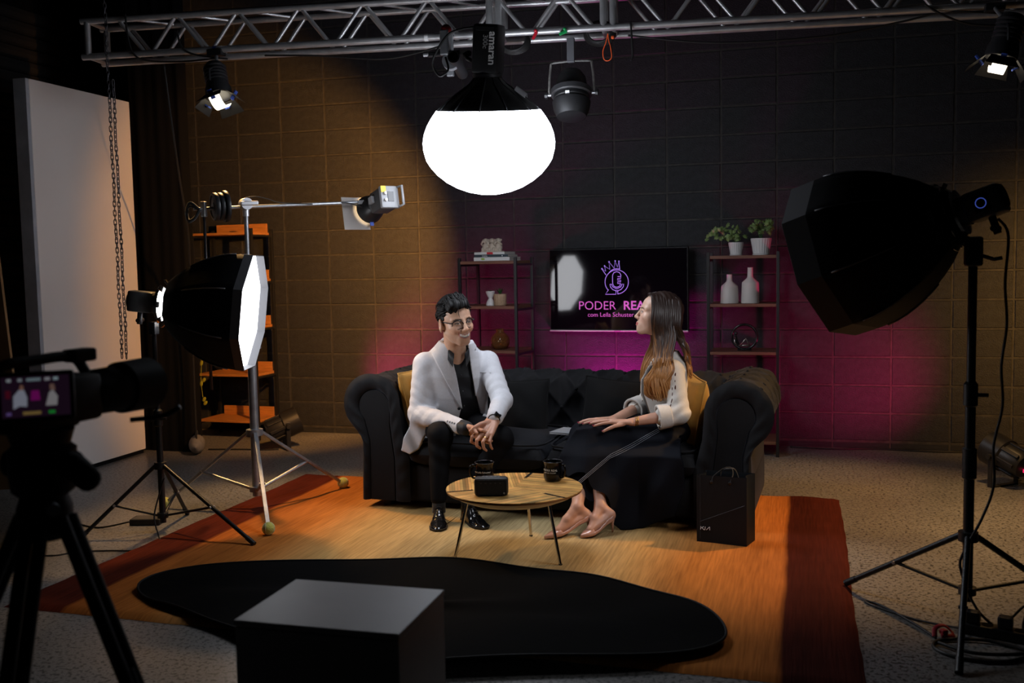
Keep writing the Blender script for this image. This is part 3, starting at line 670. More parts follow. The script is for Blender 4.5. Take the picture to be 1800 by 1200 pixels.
MB().tube([(5.56, -3.62, 1.40), (5.60, -3.64, 1.385), (5.625, -3.65, 1.39)], .008, 6).build('tilt_lever', BLACK_PLASTIC, t, world=True)
o = MB().tube(smoothpath([(5.60, -3.70, 1.53), (5.63, -3.72, 1.47), (5.625, -3.71, 1.3), (5.635, -3.7, 1.15), (5.62, -3.7, 1.0), (5.63, -3.68, .85), (5.605, -3.67, .7), (5.61, -3.66, .55), (5.57, -3.66, .42), (5.52, -3.64, .30), (5.505, -3.64, .22), (5.56, -3.68, .08), (5.66, -3.74, .01), (5.75, -3.85, .007)], 8), .005, 6).build('softbox_power_cord', CABLE, None, smooth=True)
tag(o, 'black power cord hanging down beside the right light stand', 'cable')

def build_boom():
    c = (1.915, -2.55, 0)
    t = thing('boom_stand', 'galvanised steel boom stand with counterweights behind left softbox', 'boom stand', c)
    feet = [(2.27, -3.06, .016), (2.19, -1.98, .016), (1.34, -2.61, 0)]
    light_stand(t, c, 1.73, feet, .46, .13, .025, STEEL, bal=1, steps=(.55, .9), r2=.0125, flatleg=True)
    for k, f in enumerate(feet):
        b = thing('tennis_ball', ('yellow tennis ball foot at the near end of the boom stand, on orange rug', 'yellow-green tennis ball foot on the rug beside the sofa arm', 'yellow tennis ball foot behind the black tripod stand')[k], 'ball', Vector(f)+Vector((0, 0, .034)), .5*k, 'tennis balls on the boom stand feet')
        MB().sphere((0, 0, 0), .034, 20, 14).build('felt', mat('tennis_felt', (.55, .52, .10), .95, sheen=.5, noise=(25, .2), bump=(200, .4)), b, smooth=True)
        pts = []
        for i in range(40):
            q = 2*PI*i/40; v = Vector((math.cos(q)+.35*math.cos(3*q), math.sin(q)-.35*math.sin(3*q), 1.2*math.sin(2*q))); pts.append(v.normalized()*.0338)
        MB().tube(pts, .0011, 5, closed=True).build('seam', mat('ball_seam', (.6, .6, .5), .8), b, smooth=True)
    piv = Vector((1.915, -2.55, 1.755)); lamp = Vector((2.387, -2.04, 1.785)); u = (lamp-piv).normalized(); tail = piv-u*.29+Vector((0, 0, -.01))
    MB().cyl(tail, lamp, .0095, n=12).build('boom_arm', STEEL, t, smooth=True, sharp=40, world=True)
    sd = Vector((u.y, -u.x, 0))
    MB().cyl(piv-sd*.03+Vector((0, 0, .01)), piv+sd*.035+Vector((0, 0, .01)), .033, n=24).build('pivot_disc', mat('cast_alu', (.55, .55, .58), .4, .6), t, smooth=True, sharp=40, world=True)
    MB().box((-.04, -.012, -.01), (.06, .012, .01), .005, M=frame(piv+sd*.04+Vector((0, 0, .012)), u, (0, 0, 1))).build('pivot_handle', mat('cast_alu', (.5, .5, .52), .4, .6), t, world=True)
    MB().cyl(piv-Vector((0, 0, .06)), piv-Vector((0, 0, .02)), .018, n=16).build('pivot_socket', mat('cast_alu', (.5, .5, .52), .4, .6), t, smooth=True, sharp=40, world=True)
    for k, (s, r) in enumerate(((.115, .088), (.143, .078), (.172, .078))):
        q = thing('weight_plate', ('black weight plate nearest the pivot of the boom arm', 'middle black weight plate on the boom arm', 'outermost black weight plate on the boom arm tail')[k], 'weight plate', piv-u*s, 0, 'weight plates on the boom')
        MB().lathe([(.012, -.011), (r*.55, -.009), (r*.62, -.007), (r*.78, -.007), (r*.85, -.012), (r*.97, -.011), (r, -.006), (r, .006), (r*.97, .011), (r*.85, .012), (r*.78, .007), (r*.62, .007), (r*.55, .009), (.012, .011)], 36, axis=u).build('disc', mat('weight_rubber', (.012, .012, .014), .45), q, smooth=True, sharp=30)
        MB().lathe([(.011, -.014), (.024, -.013), (.024, .013), (.011, .014)], 20, axis=u).build('hub', DARK_STEEL, q, smooth=True, sharp=30)
    tl = piv-u*.235
    MB().box((-.014, -.014, -.055), (.014, .014, .03), .004, M=Matrix.Translation(tl)).build('rod_clip', mat('cast_alu', (.5, .5, .52), .4, .6), t, world=True)
    MB().tube([tl+Vector((0, 0, -.03)), tl+Vector((.0, 0, -.5)), tl+Vector((.0, 0, -1.02))], .0085, 8).build('hanging_rod', DARK_STEEL, t, smooth=True, world=True)
    for k in range(2):
        MB().tube(smoothpath([tail+Vector((.03, 0, .0)), tail+Vector((-.02, .0, .035-.02*k)), tail+Vector((-.05, .01, -.01)), tail+Vector((-.035, 0, -.06-.01*k)), tail+Vector((.01, -.01, -.05)), tail+Vector((.04, 0, .0))], 6), .009-.004*k, 6).build('tail_strap', BLACK_CLOTH, t, smooth=True, world=True)
    o = MB().tube(smoothpath([piv+Vector((0, 0, .045)), piv+u*.06+Vector((0, 0, .05)), piv+u*.13+Vector((0, 0, .035)), piv+u*.2+Vector((0, 0, .012)), piv+u*.35+sd*.012, piv+u*.5-sd*.012+Vector((0, 0, -.008)), piv+u*.6+sd*.013, lamp+Vector((.02, 0, -.03)), lamp+Vector((.1, -.03, -.04)), lamp+Vector((.13, -.03, .02))], 7), .0035, 6).build('boom_cable', CABLE, None, smooth=True)
    tag(o, 'thin cable wound along the boom arm to its lamp', 'cable')
    # the lamp on the boom
    r_ = Vector((.9639, -.0, 0)); r_ = Vector((math.cos(-.2693), -math.sin(-.2693), 0)); f_ = Vector((math.sin(-.2693), math.cos(-.2693), 0))
    n = (-r_*.52+Vector((0, 0, -.20))+f_*.80).normalized()
    lc = lamp+Vector((.10, .02, -.02))
    q = thing('boom_lamp', 'grey lamp with control panel and black reflector on the boom arm', 'lamp', lc)
    side = n.cross(Vector((0, 0, 1))).normalized(); up = side.cross(n)
    M = frame((0, 0, 0), side, up)   # z = side x up
    zz = side.cross(up); s_ = 1 if zz.dot(n) > 0 else -1
    bm_ = mat('boom_lamp_dark', (.05, .05, .052), .5); gm = mat('boom_lamp_grey', (.30, .30, .31), .45)
    MB().box((-.055, -.062, -s_*.02) if s_ > 0 else (-.055, -.062, -.14), (.055, .062, .14) if s_ < 0 else (.055, .062, .02), .01, M=M)
    def B(lo, hi, bev=.004):  # box with depth measured backwards from the front of the lamp
        z0, z1 = sorted((-s_*lo[2], -s_*hi[2])); return MB().box((lo[0], lo[1], z0), (hi[0], hi[1], z1), bev, M=M)
    B((-.055, -.062, .03), (.055, .062, .17), .012).build('housing', bm_, q, smooth=True, sharp=35)
    B((-.058, -.066, .165), (.058, .066, .195), .008).build('control_panel', gm, q, smooth=True, sharp=35)
    B((-.016, -.03, .196), (.022, .03, .199), .0005).build('display', mat('display_black', (.003, .003, .006), .15), q)
    B((-.056, .025, .194), (-.024, .063, .198), .0005).build('yellow_plate', mat('yellow_plate', (.75, .52, .04), .5), q)
    for yy in (.018, -.022): MB().cyl(M @ Vector((-.034, yy, -s_*.196)), M @ Vector((-.034, yy, -s_*.212)), .0095).build('dial', mat('dial_grey', (.5, .48, .46), .4), q)
    MB().tube([M @ Vector((.05, .06, -s_*.18)), M @ Vector((.062, .055, -s_*.235)), M @ Vector((.062, -.055, -s_*.235)), M @ Vector((.05, -.06, -s_*.18))], .008, 8).build('rear_handle', gm, q, smooth=True)
    MB().lathe([(.05, -.045), (.055, -.03), (.06, -.02), (.052, .0)], 28, axis=n).build('mount_ring', bm_, q, smooth=True, sharp=30)
    mbr = MB().lathe([(.046, -.0), (.062, .02), (.078, .06), (.086, .10), (.084, .10), (.076, .062), (.058, .022), (.042, .004)], 36, axis=n, caps=False); refl = mbr.build('reflector', BLACK_METAL, q, smooth=True, sharp=60)
    MB().lathe([(.001, .012), (.044, .012)], 24, axis=n, caps=False).build('lit_lens', mat('boom_lens_lit', (.9, .8, .6), .4, emit=((1, .80, .50), 30)), q)
    cm = mat('card_grey', (.30, .27, .25), .7)
    MB().box((-.085, -.10, 0), (.085, .10, .002), 0, M=frame(n*.125+(-r_*.80-f_*.59)*.085-up*.02, side, up)).build('bounce_card', cm, q)
    MB().box((-.012, -.003, -.018), (.012, .003, .018), .001, M=frame(n*.09+(-up)*.086, side, n)).build('tape_strip', BLUE_TAPE, refl)
    B((-.075, -.012, .05), (-.055, .03, .1), .003).build('yoke_bracket', gm, q)
    MB().box((-.035, -.012, -.012), (.035, .012, .012), .003, M=frame(lamp-lc+u*.02, u, (0, 0, 1))).build('arm_coupler', gm, q)
    add_light('boom_beam', 'SPOT', lc+n*.07, lc+n*.07+Vector((-.72, .70, -.14)), BOOM, (1.0, .435, .09), .035, 88, .45, q)
build_boom()

def build_chain():
    o = MB(); x0, y0 = 1.215, -2.765
    def strand(x, y, za, zb, ph):
        L = .030; z = za; k = 0
        while z > zb:
            pts = []
            for i in range(12):
                a = 2*PI*i/12; lx = .0075*math.cos(a); lz = .0115*math.sin(a)+(.007 if math.sin(a) > 0 else -.007)
                ang = ph+(PI/2 if k % 2 else 0)+.3*math.sin(k*.7)
                pts.append((x+lx*math.cos(ang)+.002*math.sin(k*.4), y+lx*math.sin(ang), z+lz))
            o.tube(pts, .0026, 5, closed=True); z -= L-.004; k += 1
    strand(x0, y0, 3.65, .90, .3); strand(x0+.022, y0+.01, 2.45, .90, 1.2)
    ob = o.build('hoist_chain', mat('chain_steel', (.10, .10, .11), .45, .8), None, smooth=True)
    tag(ob, 'doubled steel hoist chain hanging in front of the white panel', 'chain', kind=None)
build_chain()

def build_floor_par(label, loc, aim, energy, col, display, rz, cable):
    t = thing('floor_par_light', label, 'stage light', loc, 0, 'par lights on the floor')
    c = Vector((0, 0, .19)); d = (Vector(aim)-Vector(loc)-c).normalized(); x, y, z = basis(d)
    m = mat('par_body', (.014, .014, .016), .4)
    MB().lathe([(.0, -.16), (.07, -.155), (.085, -.13), (.088, -.03), (.102, -.02), (.104, .10), (.098, .105), (.092, .085)], 36, o=c, axis=d).build('housing', m, t, smooth=True, sharp=35)
    for k in range(8):
        a = 2*PI*k/8; e = x*math.cos(a)+y*math.sin(a); s = x*-math.sin(a)+y*math.cos(a)
        MB().box((-.012, -.06, -.006), (.012, .06, .006), .003, M=frame(c+e*.09-d*.08, s, d)).build('cooling_fin', m, t)
    MB().lathe([(.001, .085), (.092, .085)], 30, o=c, axis=d, caps=False).build('lens', mat('par_lens_'+label[:5], (.2, .02, .1), .2, emit=(col, 3.0)), t)
    sd = x if abs(x.z) < .3 else y
    sd = Vector((sd.x, sd.y, 0)).normalized(); fw = Vector((-sd.y, sd.x, 0))
    for s in (-1, 1):
        MB().box((-.015, -.004, 0), (.015, .004, .22), .002, M=frame(sd*s*.112, fw, sd) @ Matrix.Rotation(PI/2, 4, 'X') if False else Matrix.Translation(sd*s*.112) @ Matrix.Rotation(math.atan2(fw.y, fw.x), 4, 'Z')).build('bracket_leg', m, t)
        MB().cyl(c+sd*s*.09, c+sd*s*.135, .016, n=10).build('bracket_knob', BLACK_PLASTIC, t)
    MB().box((-.11, -.02, 0), (.11, .02, .008), .002, M=Matrix.Translation((0, 0, 0)) @ Matrix.Rotation(math.atan2(sd.y, sd.x), 4, 'Z')).build('bracket_base', m, t)
    if display: 
        back = c-d*.16; bx = sd
        text_part('80H', 'red_display', .03, TM[t.name] @ frame(back-d*.003+Vector((0, 0, -.03)), sd if sd.dot(Vector((.9, .2, 0))) > 0 else -sd, Vector((0, 0, 1))), mat('red_led', (.3, 0, .02), .4, emit=((1, .02, .12), 1.5)), t)
    add_light('par_beam', 'SPOT', Vector(loc)+c+d*.11, aim, energy, col, .09, 72, 1.0, t)
build_floor_par('black par light on floor by the left shelf', (1.14, -.74, 0), (2.15, .0, .66), PAR_L, (1.0, .03, .20), False, 0, None)
build_floor_par('black par light on floor at the right edge with red display', (6.14, -1.10, 0), (5.22, .0, .66), PAR_R, (1.0, .02, .19), True, 0, None)
add_light('hidden_par_beam', 'SPOT', (3.64, -.30, .16), (3.64, -.03, .72), PAR_C, (1.0, .0, .50), .05, 118, .9)
add_light('wall_wash_right', 'SPOT', (7.3, -1.5, 1.35), (6.95, 0, .95), WASH_R, (1.0, .50, .12), .06, 92, .8)
# ================================================================ sofa and what lies on it
VELVET = mat('black_velvet', (.0085, .0083, .0092), .75, spec=.2, sheen=.06, sheen_col=(.7, .75, .95), noise=(5, .25), bump=(90, .08))
SOFA_LOC, SOFA_ROT = (3.635, -1.976, 0), -.054
def tuft(u, v, a, b):
    p = u/a+v/b; q = u/a-v/b
    return (np.abs(np.sin(PI*p))*np.abs(np.sin(PI*q)))**.62
def tuft_pts(u0, u1, v0, v1, a, b):
    out = []
    for i in range(-60, 61):
        for j in range(-60, 61):
            if (i+j) % 2: continue
            u = i*a/2; v = j*b/2
            if u0 < u < u1 and v0 < v < v1: out.append((u, v))
    return out
def sweep_tufted(prof, axis, lo, hi, n, tv0, tv1, a, b, amp, soft=.06):
    """prof: list of (p,z) dense polyline; axis: 'x' sweeps along x with prof in (y,z), 'y' sweeps along y with prof in (x,z)"""
    pr = np.array(prof); seg = np.r_[0, np.cumsum(np.hypot(*np.diff(pr, axis=0).T))]
    tg = np.gradient(pr, axis=0); tg /= np.linalg.norm(tg, axis=1)[:, None]
    nr = np.stack([-tg[:, 1], tg[:, 0]], 1)
    us = np.linspace(lo, hi, n); P = np.zeros((len(pr), n, 3))
    U, V = np.meshgrid(us, seg)
    w = np.clip((V-tv0)/soft, 0, 1)*np.clip((tv1-V)/soft, 0, 1)
    h = amp*(tuft(U, V, a, b)*w+(1-w)*.55)
    pl = .0025*np.sin(U*95+np.sin(V*30))*w
    h = h+pl
    A = pr[:, 0][:, None]+nr[:, 0][:, None]*h; Z = pr[:, 1][:, None]+nr[:, 1][:, None]*h
    if axis == 'x': P[..., 0] = U; P[..., 1] = A
    else: P[..., 1] = U; P[..., 0] = A
    P[..., 2] = Z
    return P, seg, pr, nr
def arc(cx, cz, r, a0, a1, n): return [(cx+r*math.cos(t), cz+r*math.sin(t)) for t in np.linspace(math.radians(a0), math.radians(a1), n)]
def dense(pts, step=.012):
    out = [pts[0]]
    for a, b in zip(pts[:-1], pts[1:]):
        k = max(1, int(math.hypot(b[0]-a[0], b[1]-a[1])/step))
        for i in range(1, k+1): out.append((a[0]+(b[0]-a[0])*i/k, a[1]+(b[1]-a[1])*i/k))
    return out
def build_sofa():
    t = thing('chesterfield_sofa', 'black velvet tufted sofa with rolled arms, in front of the wall', 'sofa', SOFA_LOC, SOFA_ROT)
    MB().box((-1.09, -.445, .055), (1.09, .43, .27), .02).build('base', VELVET, t, smooth=True, sharp=40)
    for x in (-.98, .98):
        for y in (-.38, .36): MB().cyl((x, y, 0.0165), (x, y, .06), .035, .042, n=14).build('foot', BLACK_PLASTIC, t, smooth=True, sharp=40)
    # backrest: profile in (y, z), swept along x
    prof = dense([(.20, .30), (.215, .45), (.20, .60)]+arc(.335, .615, .135, 180, -40, 40)+[(.43, .45), (.44, .06)])
    prof = [(y, z) for y, z in prof]
    P, seg, pr, nr = sweep_tufted(prof[::-1], 'x', -1.0, 1.0, 300, .55, 1.35, .19, .24, .032)
    bk = MB().grid(P).build('backrest', VELVET, t, smooth=True)
    bt = None
    for (u, v) in tuft_pts(-.98, .98, .60, 1.30, .19, .24):
        k = int(np.argmin(abs(seg-v))); y, z = pr[k]+nr[k]*.004
        if bt is None: bt = MB().sphere((0, 0, 0), (.011, .011, .011), 10, 6).build('button', VELVET, bk, smooth=True)
        else: bt = copy_of(bt, bk)
        bt.location = (u, y, z)
    # arms: profile in (x, z), swept along y
    for s in (-1, 1):
        pf = dense([(.80, .30), (.845, .48), (.868, .60)]+arc(1.03, .615, .163, 175, -60, 46)+[(1.10, .40), (1.10, .06)])
        P, seg, pr, nr = sweep_tufted(pf[::-1], 'y', -.465, .40, 150, .50, 1.2, .19, .24, .022)
        P[..., 0] *= s
        arm = MB().grid(P).build('arm', VELVET, t, smooth=True)
        bt = None
        for (u, v) in tuft_pts(-.44, .36, .60, 1.18, .19, .24):
            k = int(np.argmin(abs(seg-v))); x, z = pr[k]+nr[k]*.004
            if bt is None: bt = MB().sphere((0, 0, 0), (.011, .011, .011), 10, 6).build('button', VELVET, arm, smooth=True)
            else: bt = copy_of(bt, arm)
            bt.location = (x*s, u, z)
        # pleated scroll border and inner front panel
        outer = [(.80, .06), (.80, .30), (.845, .48)]+arc(1.03, .615, .175, 178, -62, 40)+[(1.09, .40), (1.10, .06)]
        inner = [(.90, .06), (.90, .30), (.925, .50)]+arc(1.015, .60, .095, 176, -50, 40)+[(1.045, .40), (1.05, .06)]
        outer = dense(outer, .02); ii = np.array(dense(inner, .004)); oo = np.array(outer)
        q = np.array([ii[min(int(k/(len(oo)-1)*(len(ii)-1)), len(ii)-1)] for k in range(len(oo))])
        rows = []
        for m_ in np.linspace(0, 1, 9):
            hgt = .034*math.sin(PI*min(m_*.9+.1, 1))**.6
            pl = np.array([.004*math.sin(k*1.15)*math.sin(PI*m_) for k in range(len(oo))])
            xz = oo*(1-m_)+q*m_; rows.append(np.stack([xz[:, 0]*s, -.462-hgt-pl, xz[:, 1]], 1))
        MB().grid(np.array(rows)).build('scroll_border', VELVET, t, smooth=True)
        M = Matrix(((s, 0, 0, 0), (0, 0, -1, -.462), (0, 1, 0, 0), (0, 0, 0, 1)))
        MB().prism([tuple(p) for p in q[::1]], M, .012).build('scroll_panel', VELVET, t)
    # seat cushions
    for s in (-1, 1):
        x0, x1 = (-.815, -.012) if s < 0 else (.004, .815)
        n = 40; 
        def blob(u, v):
            ex = (1-abs(u)**7)*(1-abs(v)**7); return max(ex, 0)**.35
        T = []; Bm = []
        for i in range(n+1):
            rt = []; rb = []
            for j in range(n+1):
                u = 2*i/n-1; v = 2*j/n-1; h = blob(u, v)
                x = (x0+x1)/2+u*(x1-x0)/2*(1-.006*(1-h)); y = -.14+v*.35
                wr = .004*math.sin(u*5+v*9)*h
                rt.append((x, y, .335+.085*h+.02*h*(1-u*u)*(1-v*v)+wr)); rb.append((x, y, .335-.08*h))
            T.append(rt); Bm.append(rb)
        mb = MB().grid(np.array(T)); mb.grid(np.array(Bm)[:, ::-1]); c_ = mb.build('seat_cushion', VELVET, t, smooth=True)
        pts = []
        for i in range(48):
            a = 2*PI*i/48; k = (abs(math.cos(a))**8+abs(math.sin(a))**8)**(-1/8)
            pts.append(((x0+x1)/2+k*math.cos(a)*(x1-x0)/2*.985, -.14+k*math.sin(a)*.345, .41))
        MB().tube(pts, .006, 6, closed=True).build('piping', VELVET, c_, smooth=True)
build_sofa()
SM = Matrix.Translation(SOFA_LOC) @ Matrix.Rotation(SOFA_ROT, 4, 'Z')
def pillow(name, label, size, thick, m, c, xdir, ydir, seed, group):
    """cushion; c centre, xdir and ydir in sofa space"""
    R = SM @ frame(c, xdir, ydir)
    t = thing(name, label, 'cushion', tuple(R.translation), SOFA_ROT, group)
    n = 28; rnd = random.Random(seed); ph = [rnd.uniform(0, 6) for _ in range(4)]
    T = []; Bm = []
    for i in range(n+1):
        rt = []; rb = []
        for j in range(n+1):
            u = 2*i/n-1; v = 2*j/n-1
            h = max((1-u*u)*(1-v*v), 0)**.42
            pin = 1-.07*(abs(u)*(1-abs(v))**1+abs(v)*(1-abs(u)))+.02*abs(u*v)
            x = u*size/2*(1-.06*(1-v*v)*abs(u)); y = v*size/2*(1-.06*(1-u*u)*abs(v))
            wr = .006*math.sin(5*u+ph[0]+2*v)*math.sin(4*v+ph[1])*h
            rt.append(R @ Vector((x, y, thick*h+wr))); rb.append(R @ Vector((x, y, -thick*h+wr)))
        T.append([tuple(q) for q in rt]); Bm.append([tuple(q) for q in rb])
    mb = MB().grid(np.array(T)); mb.grid(np.array(Bm)[:, ::-1]); b_ = mb.build('cover', m, t, smooth=True, world=True)
    e = [T[i][0] for i in range(n)]+[T[n][j] for j in range(n)]+[T[i][n] for i in range(n, 0, -1)]+[T[0][j] for j in range(n, 0, -1)]
    MB().tube(e, .005, 6, closed=True).build('piping', m, t, smooth=True, world=True)
MUSTARD = mat('mustard_velvet', (.38, .20, .035), .75, sheen=.5, sheen_col=(1, .8, .4), noise=(7, .3), bump=(60, .1))
DARKV = mat('dark_velvet_cushion', (.0042, .0042, .0046), .85, spec=.2, sheen=.04, noise=(6, .2), bump=(60, .1))
pillow('throw_cushion', 'mustard yellow cushion behind the man against the left arm', .40, .075, MUSTARD, (-.815, -.23, .605), (.10, .98, .06), (-.20, .02, .97), 1, 'cushions on the sofa')
pillow('throw_cushion', 'mustard yellow cushion behind the woman against the right arm', .40, .08, MUSTARD, (.725, -.10, .58), (.38, -.86, -.1), (.18, -.05, .97), 2, 'cushions on the sofa')
pillow('throw_cushion', 'black cushion beside the man leaning on the sofa back', .35, .07, DARKV, (-.30, .035, .535), (.97, -.02, .05), (.1, .30, .95), 3, 'cushions on the sofa')
pillow('throw_cushion', 'black cushion beside the woman leaning on the sofa back', .36, .07, DARKV, (.26, .04, .545), (.98, .05, -.10), (.09, .28, .95), 4, 'cushions on the sofa')
t = thing('notebook', 'thin grey notebook lying on the seat by the woman', 'book', tuple(SM @ Vector((.10, -.17, .436))), -.25)
MB().box((-.13, -.09, 0), (.13, .09, .004), .001).build('cover', mat('notebook_grey', (.30, .31, .33), .5), t)
MB().box((-.127, -.087, .004), (.127, .088, .010), 0).build('pages', mat('paper_white', (.7, .7, .68), .7), t)
MB().box((-.13, -.09, .010), (.13, .09, .012), 0).build('top_cover', mat('notebook_grey', (.30, .31, .33), .5), t)

# ================================================================ television
def build_tv():
    t = thing('television', 'wall-mounted black television showing the PODER REAL logo', 'television', (3.63, -.09, 1.185), TV_ROT)
    W, H = 1.08, .63
    MB().box((-W/2, -.02, -H/2), (W/2, .03, H/2), .006).build('casing', BLACK_PLASTIC, t)
    scr = MB().box((-W/2+.008, -.0225, -H/2+.012), (W/2-.008, -.0195, H/2-.008), 0).build('screen', mat('tv_screen', (.003, .003, .004), .045, coat=0), t)
    MB().box((-W/2, -.026, -H/2-.006), (W/2, -.012, -H/2+.006), .002).build('chin_strip', mat('tv_strip', (.6, .58, .6), .3, .6), t)
    MB().box((-.025, -.03, -H/2-.004), (.025, -.024, -H/2+.006), .001).build('maker_badge', mat('badge_grey', (.3, .3, .32), .4), t)
    MB().box((-.2, .03, -.15), (.2, .06, .15), .003).build('wall_mount', BLACK_METAL, t)
    lav = mat('logo_lavender', (.2, .12, .4), .5, emit=((.34, .21, .80), .85)); pk = mat('logo_pink', (.3, .06, .25), .5, emit=((.60, .125, .56), .68))
    k = .00434; y0 = -.0238
    def px(x, y): return ((x-1087.5)*k, y0, -(y-509)*k)
    def z(u, v): return px(930+u/5.625, 420+v/5.625)
    def line(pts, name, m=lav, r=.0024, closed=False): MB().tube([p for p in pts], r, 6, closed=closed, flat=None).build(name, m, scr)
    circ = [z(883+118*math.cos(a), 425-118*math.sin(a)) for a in np.linspace(-1.48, PI+.75, 40)]
    line([z(893, 510), z(893, 546)]+circ[0:1]+circ+[z(800, 500), z(768, 546), z(874, 546), z(874, 510)], 'speech_bubble')
    line([z(883+150*math.cos(a)*0.72, 425-150*math.sin(a)*.88+2) for a in np.linspace(1.25, 2.5, 14)], 'crown_band')
    line([z(775, 355), z(735, 295), z(772, 318), z(762, 268), z(815, 300), z(808, 228), z(860, 290), z(870, 220), z(893, 280), z(908, 226), z(915, 300)], 'crown')
    for tip in ((735, 293), (762, 266), (808, 227), (870, 219), (908, 224)):
        MB().sphere(z(*tip), (.005, .0012, .006), 8, 6).build('crown_jewel', lav, scr)
    mic = [z(925, 372), z(925, 355), z(912, 333), z(883, 324), z(855, 333), z(842, 360), z(842, 440), z(855, 468), z(883, 478), z(910, 468), z(924, 442)]
    line(mic+[z(892, 440), z(892, 424), z(924, 424), z(924, 408), z(892, 408), z(892, 392), z(924, 390), z(924, 372), z(892, 372)], 'microphone')
    line([z(815, 447), z(820, 475), z(845, 502), z(883, 513), z(922, 502), z(948, 475), z(953, 447), z(936, 447), z(925, 472), z(883, 494), z(842, 472), z(832, 447)], 'microphone_cradle', closed=True)
    W_ = TM[t.name]
    def txt(s, x, y, size, bold, nm, al='LEFT'):
        return text_part(s, nm, size, W_ @ frame(px(x, y), (1, 0, 0), (0, 0, 1)), pk, scr, extrude=.0004, bold=bold, align=al)
    txt('PODER', 1016.5, 544, .094, -.0008, 'title_lettering'); txt('REAL', 1098, 544, .094, .0014, 'title_lettering_bold')
    txt('com Leila Schuster', 1033.5, 556.5, .0475, -.0003, 'subtitle_lettering')
build_tv()

# ================================================================ shelves
WOOD = mat('walnut_board', (.17, .075, .045), .5, noise=(9, .3, (1, 9, 9)))
ORANGE_WOOD = mat('honey_board', (.48, .19, .045), .5, noise=(9, .25, (1, 9, 9)))
def shelf_unit(label, loc, rz, W, D, levels, height, wood, thick=.022, backstrip=0, post=.022):
    t = thing('shelf_unit', label, 'shelf', loc, rz, 'open shelf units')
    m = mat('shelf_frame_black', (.012, .012, .013), .4)
    for x in (0, W):
        for y in (0, D): MB().box((x-post/2, y-post/2, .0), (x+post/2, y+post/2, height), .002).build('post', m, t)
        for z in levels: MB().box((x-post/2+.004, 0, z-thick-.016), (x+post/2-.004, D, z-thick), .001).build('side_rail', m, t)
    for z in levels:
        b = MB().box((post/2, -.008, z-thick), (W-post/2, D+.008, z), .002).build('board', wood, t)
        if backstrip:
            MB().box((.05, D-.02, z), (W-.03, D, z+backstrip), .002).build('back_strip', wood, b)
    return t
LV = (.11, .42, .745, 1.085, 1.425)
shelf_unit('black framed walnut shelf unit right of the television', (4.335, -.44, 0), 0, .478, .33, LV, 1.45, WOOD)
shelf_unit('black framed walnut shelf unit left of the television', (2.50, -.50, 0), -.13, .455, .33, (.11, .42, .755, 1.085, 1.42), 1.445, WOOD)
shelf_unit('tall honey-coloured shelf unit behind the left softbox', (.17, -.42, 0), -.05, .56, .30, (.16, .54, .93, 1.31, 1.69), 1.72, ORANGE_WOOD, .02, .075, .026)
CREAM = mat('cream_stone', (.50, .42, .34), .8, noise=(30, .15), bump=(80, .2)); WHITE_GLAZE = mat('white_glaze', (.66, .64, .63), .25, coat=.3); WHITE_MATTE = mat('white_ceramic', (.62, .58, .55), .6, bump=(25, .06))
C0 = Matrix.Translation((2.50, -.50, 0)) @ Matrix.Rotation(-.13, 4, 'Z')
R0 = Matrix.Translation((4.335, -.44, 0))
def at(M, x, y, z): return tuple(M @ Vector((x, y, z)))
def books():
    z = 1.421
    spec = [('white book with green spot at the bottom of the shelf-top stack', .29, .215, .027, (.66, .65, .63), .135, .0, 0), ('dark slim book in the middle of the shelf-top stack', .27, .2, .019, (.02, .035, .045), .12, .01, .03), ('white book with red patch on top of the stack', .25, .19, .018, (.62, .6, .6), .115, .0, -.03)]
    for lab, w, d, h, c, x, y, r in spec:
        t = thing('book', lab, 'book', at(C0, .13+w/2-.02, .13, z), -.13+r, 'books under the monkey figurine')
        cm = mat('book_'+lab[:9], c, .45)
        MB().box((-w/2, -d/2, 0), (w/2, d/2, .0025)).build('back_cover', cm, t); MB().box((-w/2, -d/2, h-.0025), (w/2, d/2, h)).build('front_cover', cm, t)
        MB().box((-w/2, -d/2-.0015, 0), (w/2, -d/2+.002, h), .001).build('spine', cm, t)
        MB().box((-w/2+.004, -d/2+.002, .0025), (w/2+.0, d/2-.004, h-.0025)).build('pages', mat('paper_cream', (.45, .42, .38), .8), t)
        if 'red' in lab: MB().box((-.02, -d/2-.0022, .001), (.03, -d/2-.0012, h-.001)).build('red_patch', mat('print_red', (.5, .02, .03), .5), t)
        if 'green' in lab: MB().sphere((-.07, -d/2-.0012, .014), (.018, .0015, .008), 10, 6).build('green_spot', mat('print_green', (.25, .40, .05), .5), t)
        if 'dark' in lab: 
            text_part('Dahlia', 'spine_title', .017, TM[t.name] @ frame((-.05, -d/2-.0018, .004), (1, 0, 0), (0, 0, 1)), WHITE_PRINT, t, extrude=.0002)
            MB().cyl((.09, -d/2-.0025, .009), (.09, -d/2-.0012, .009), .004).build('logo_dot', WHITE_PRINT, t)
        z += h+.0006
    return z
zt = books()
t = thing('monkey_figurine', 'cream carved figurine of three seated monkeys on the book stack', 'figurine', at(C0, .225, .11, zt), -.13)
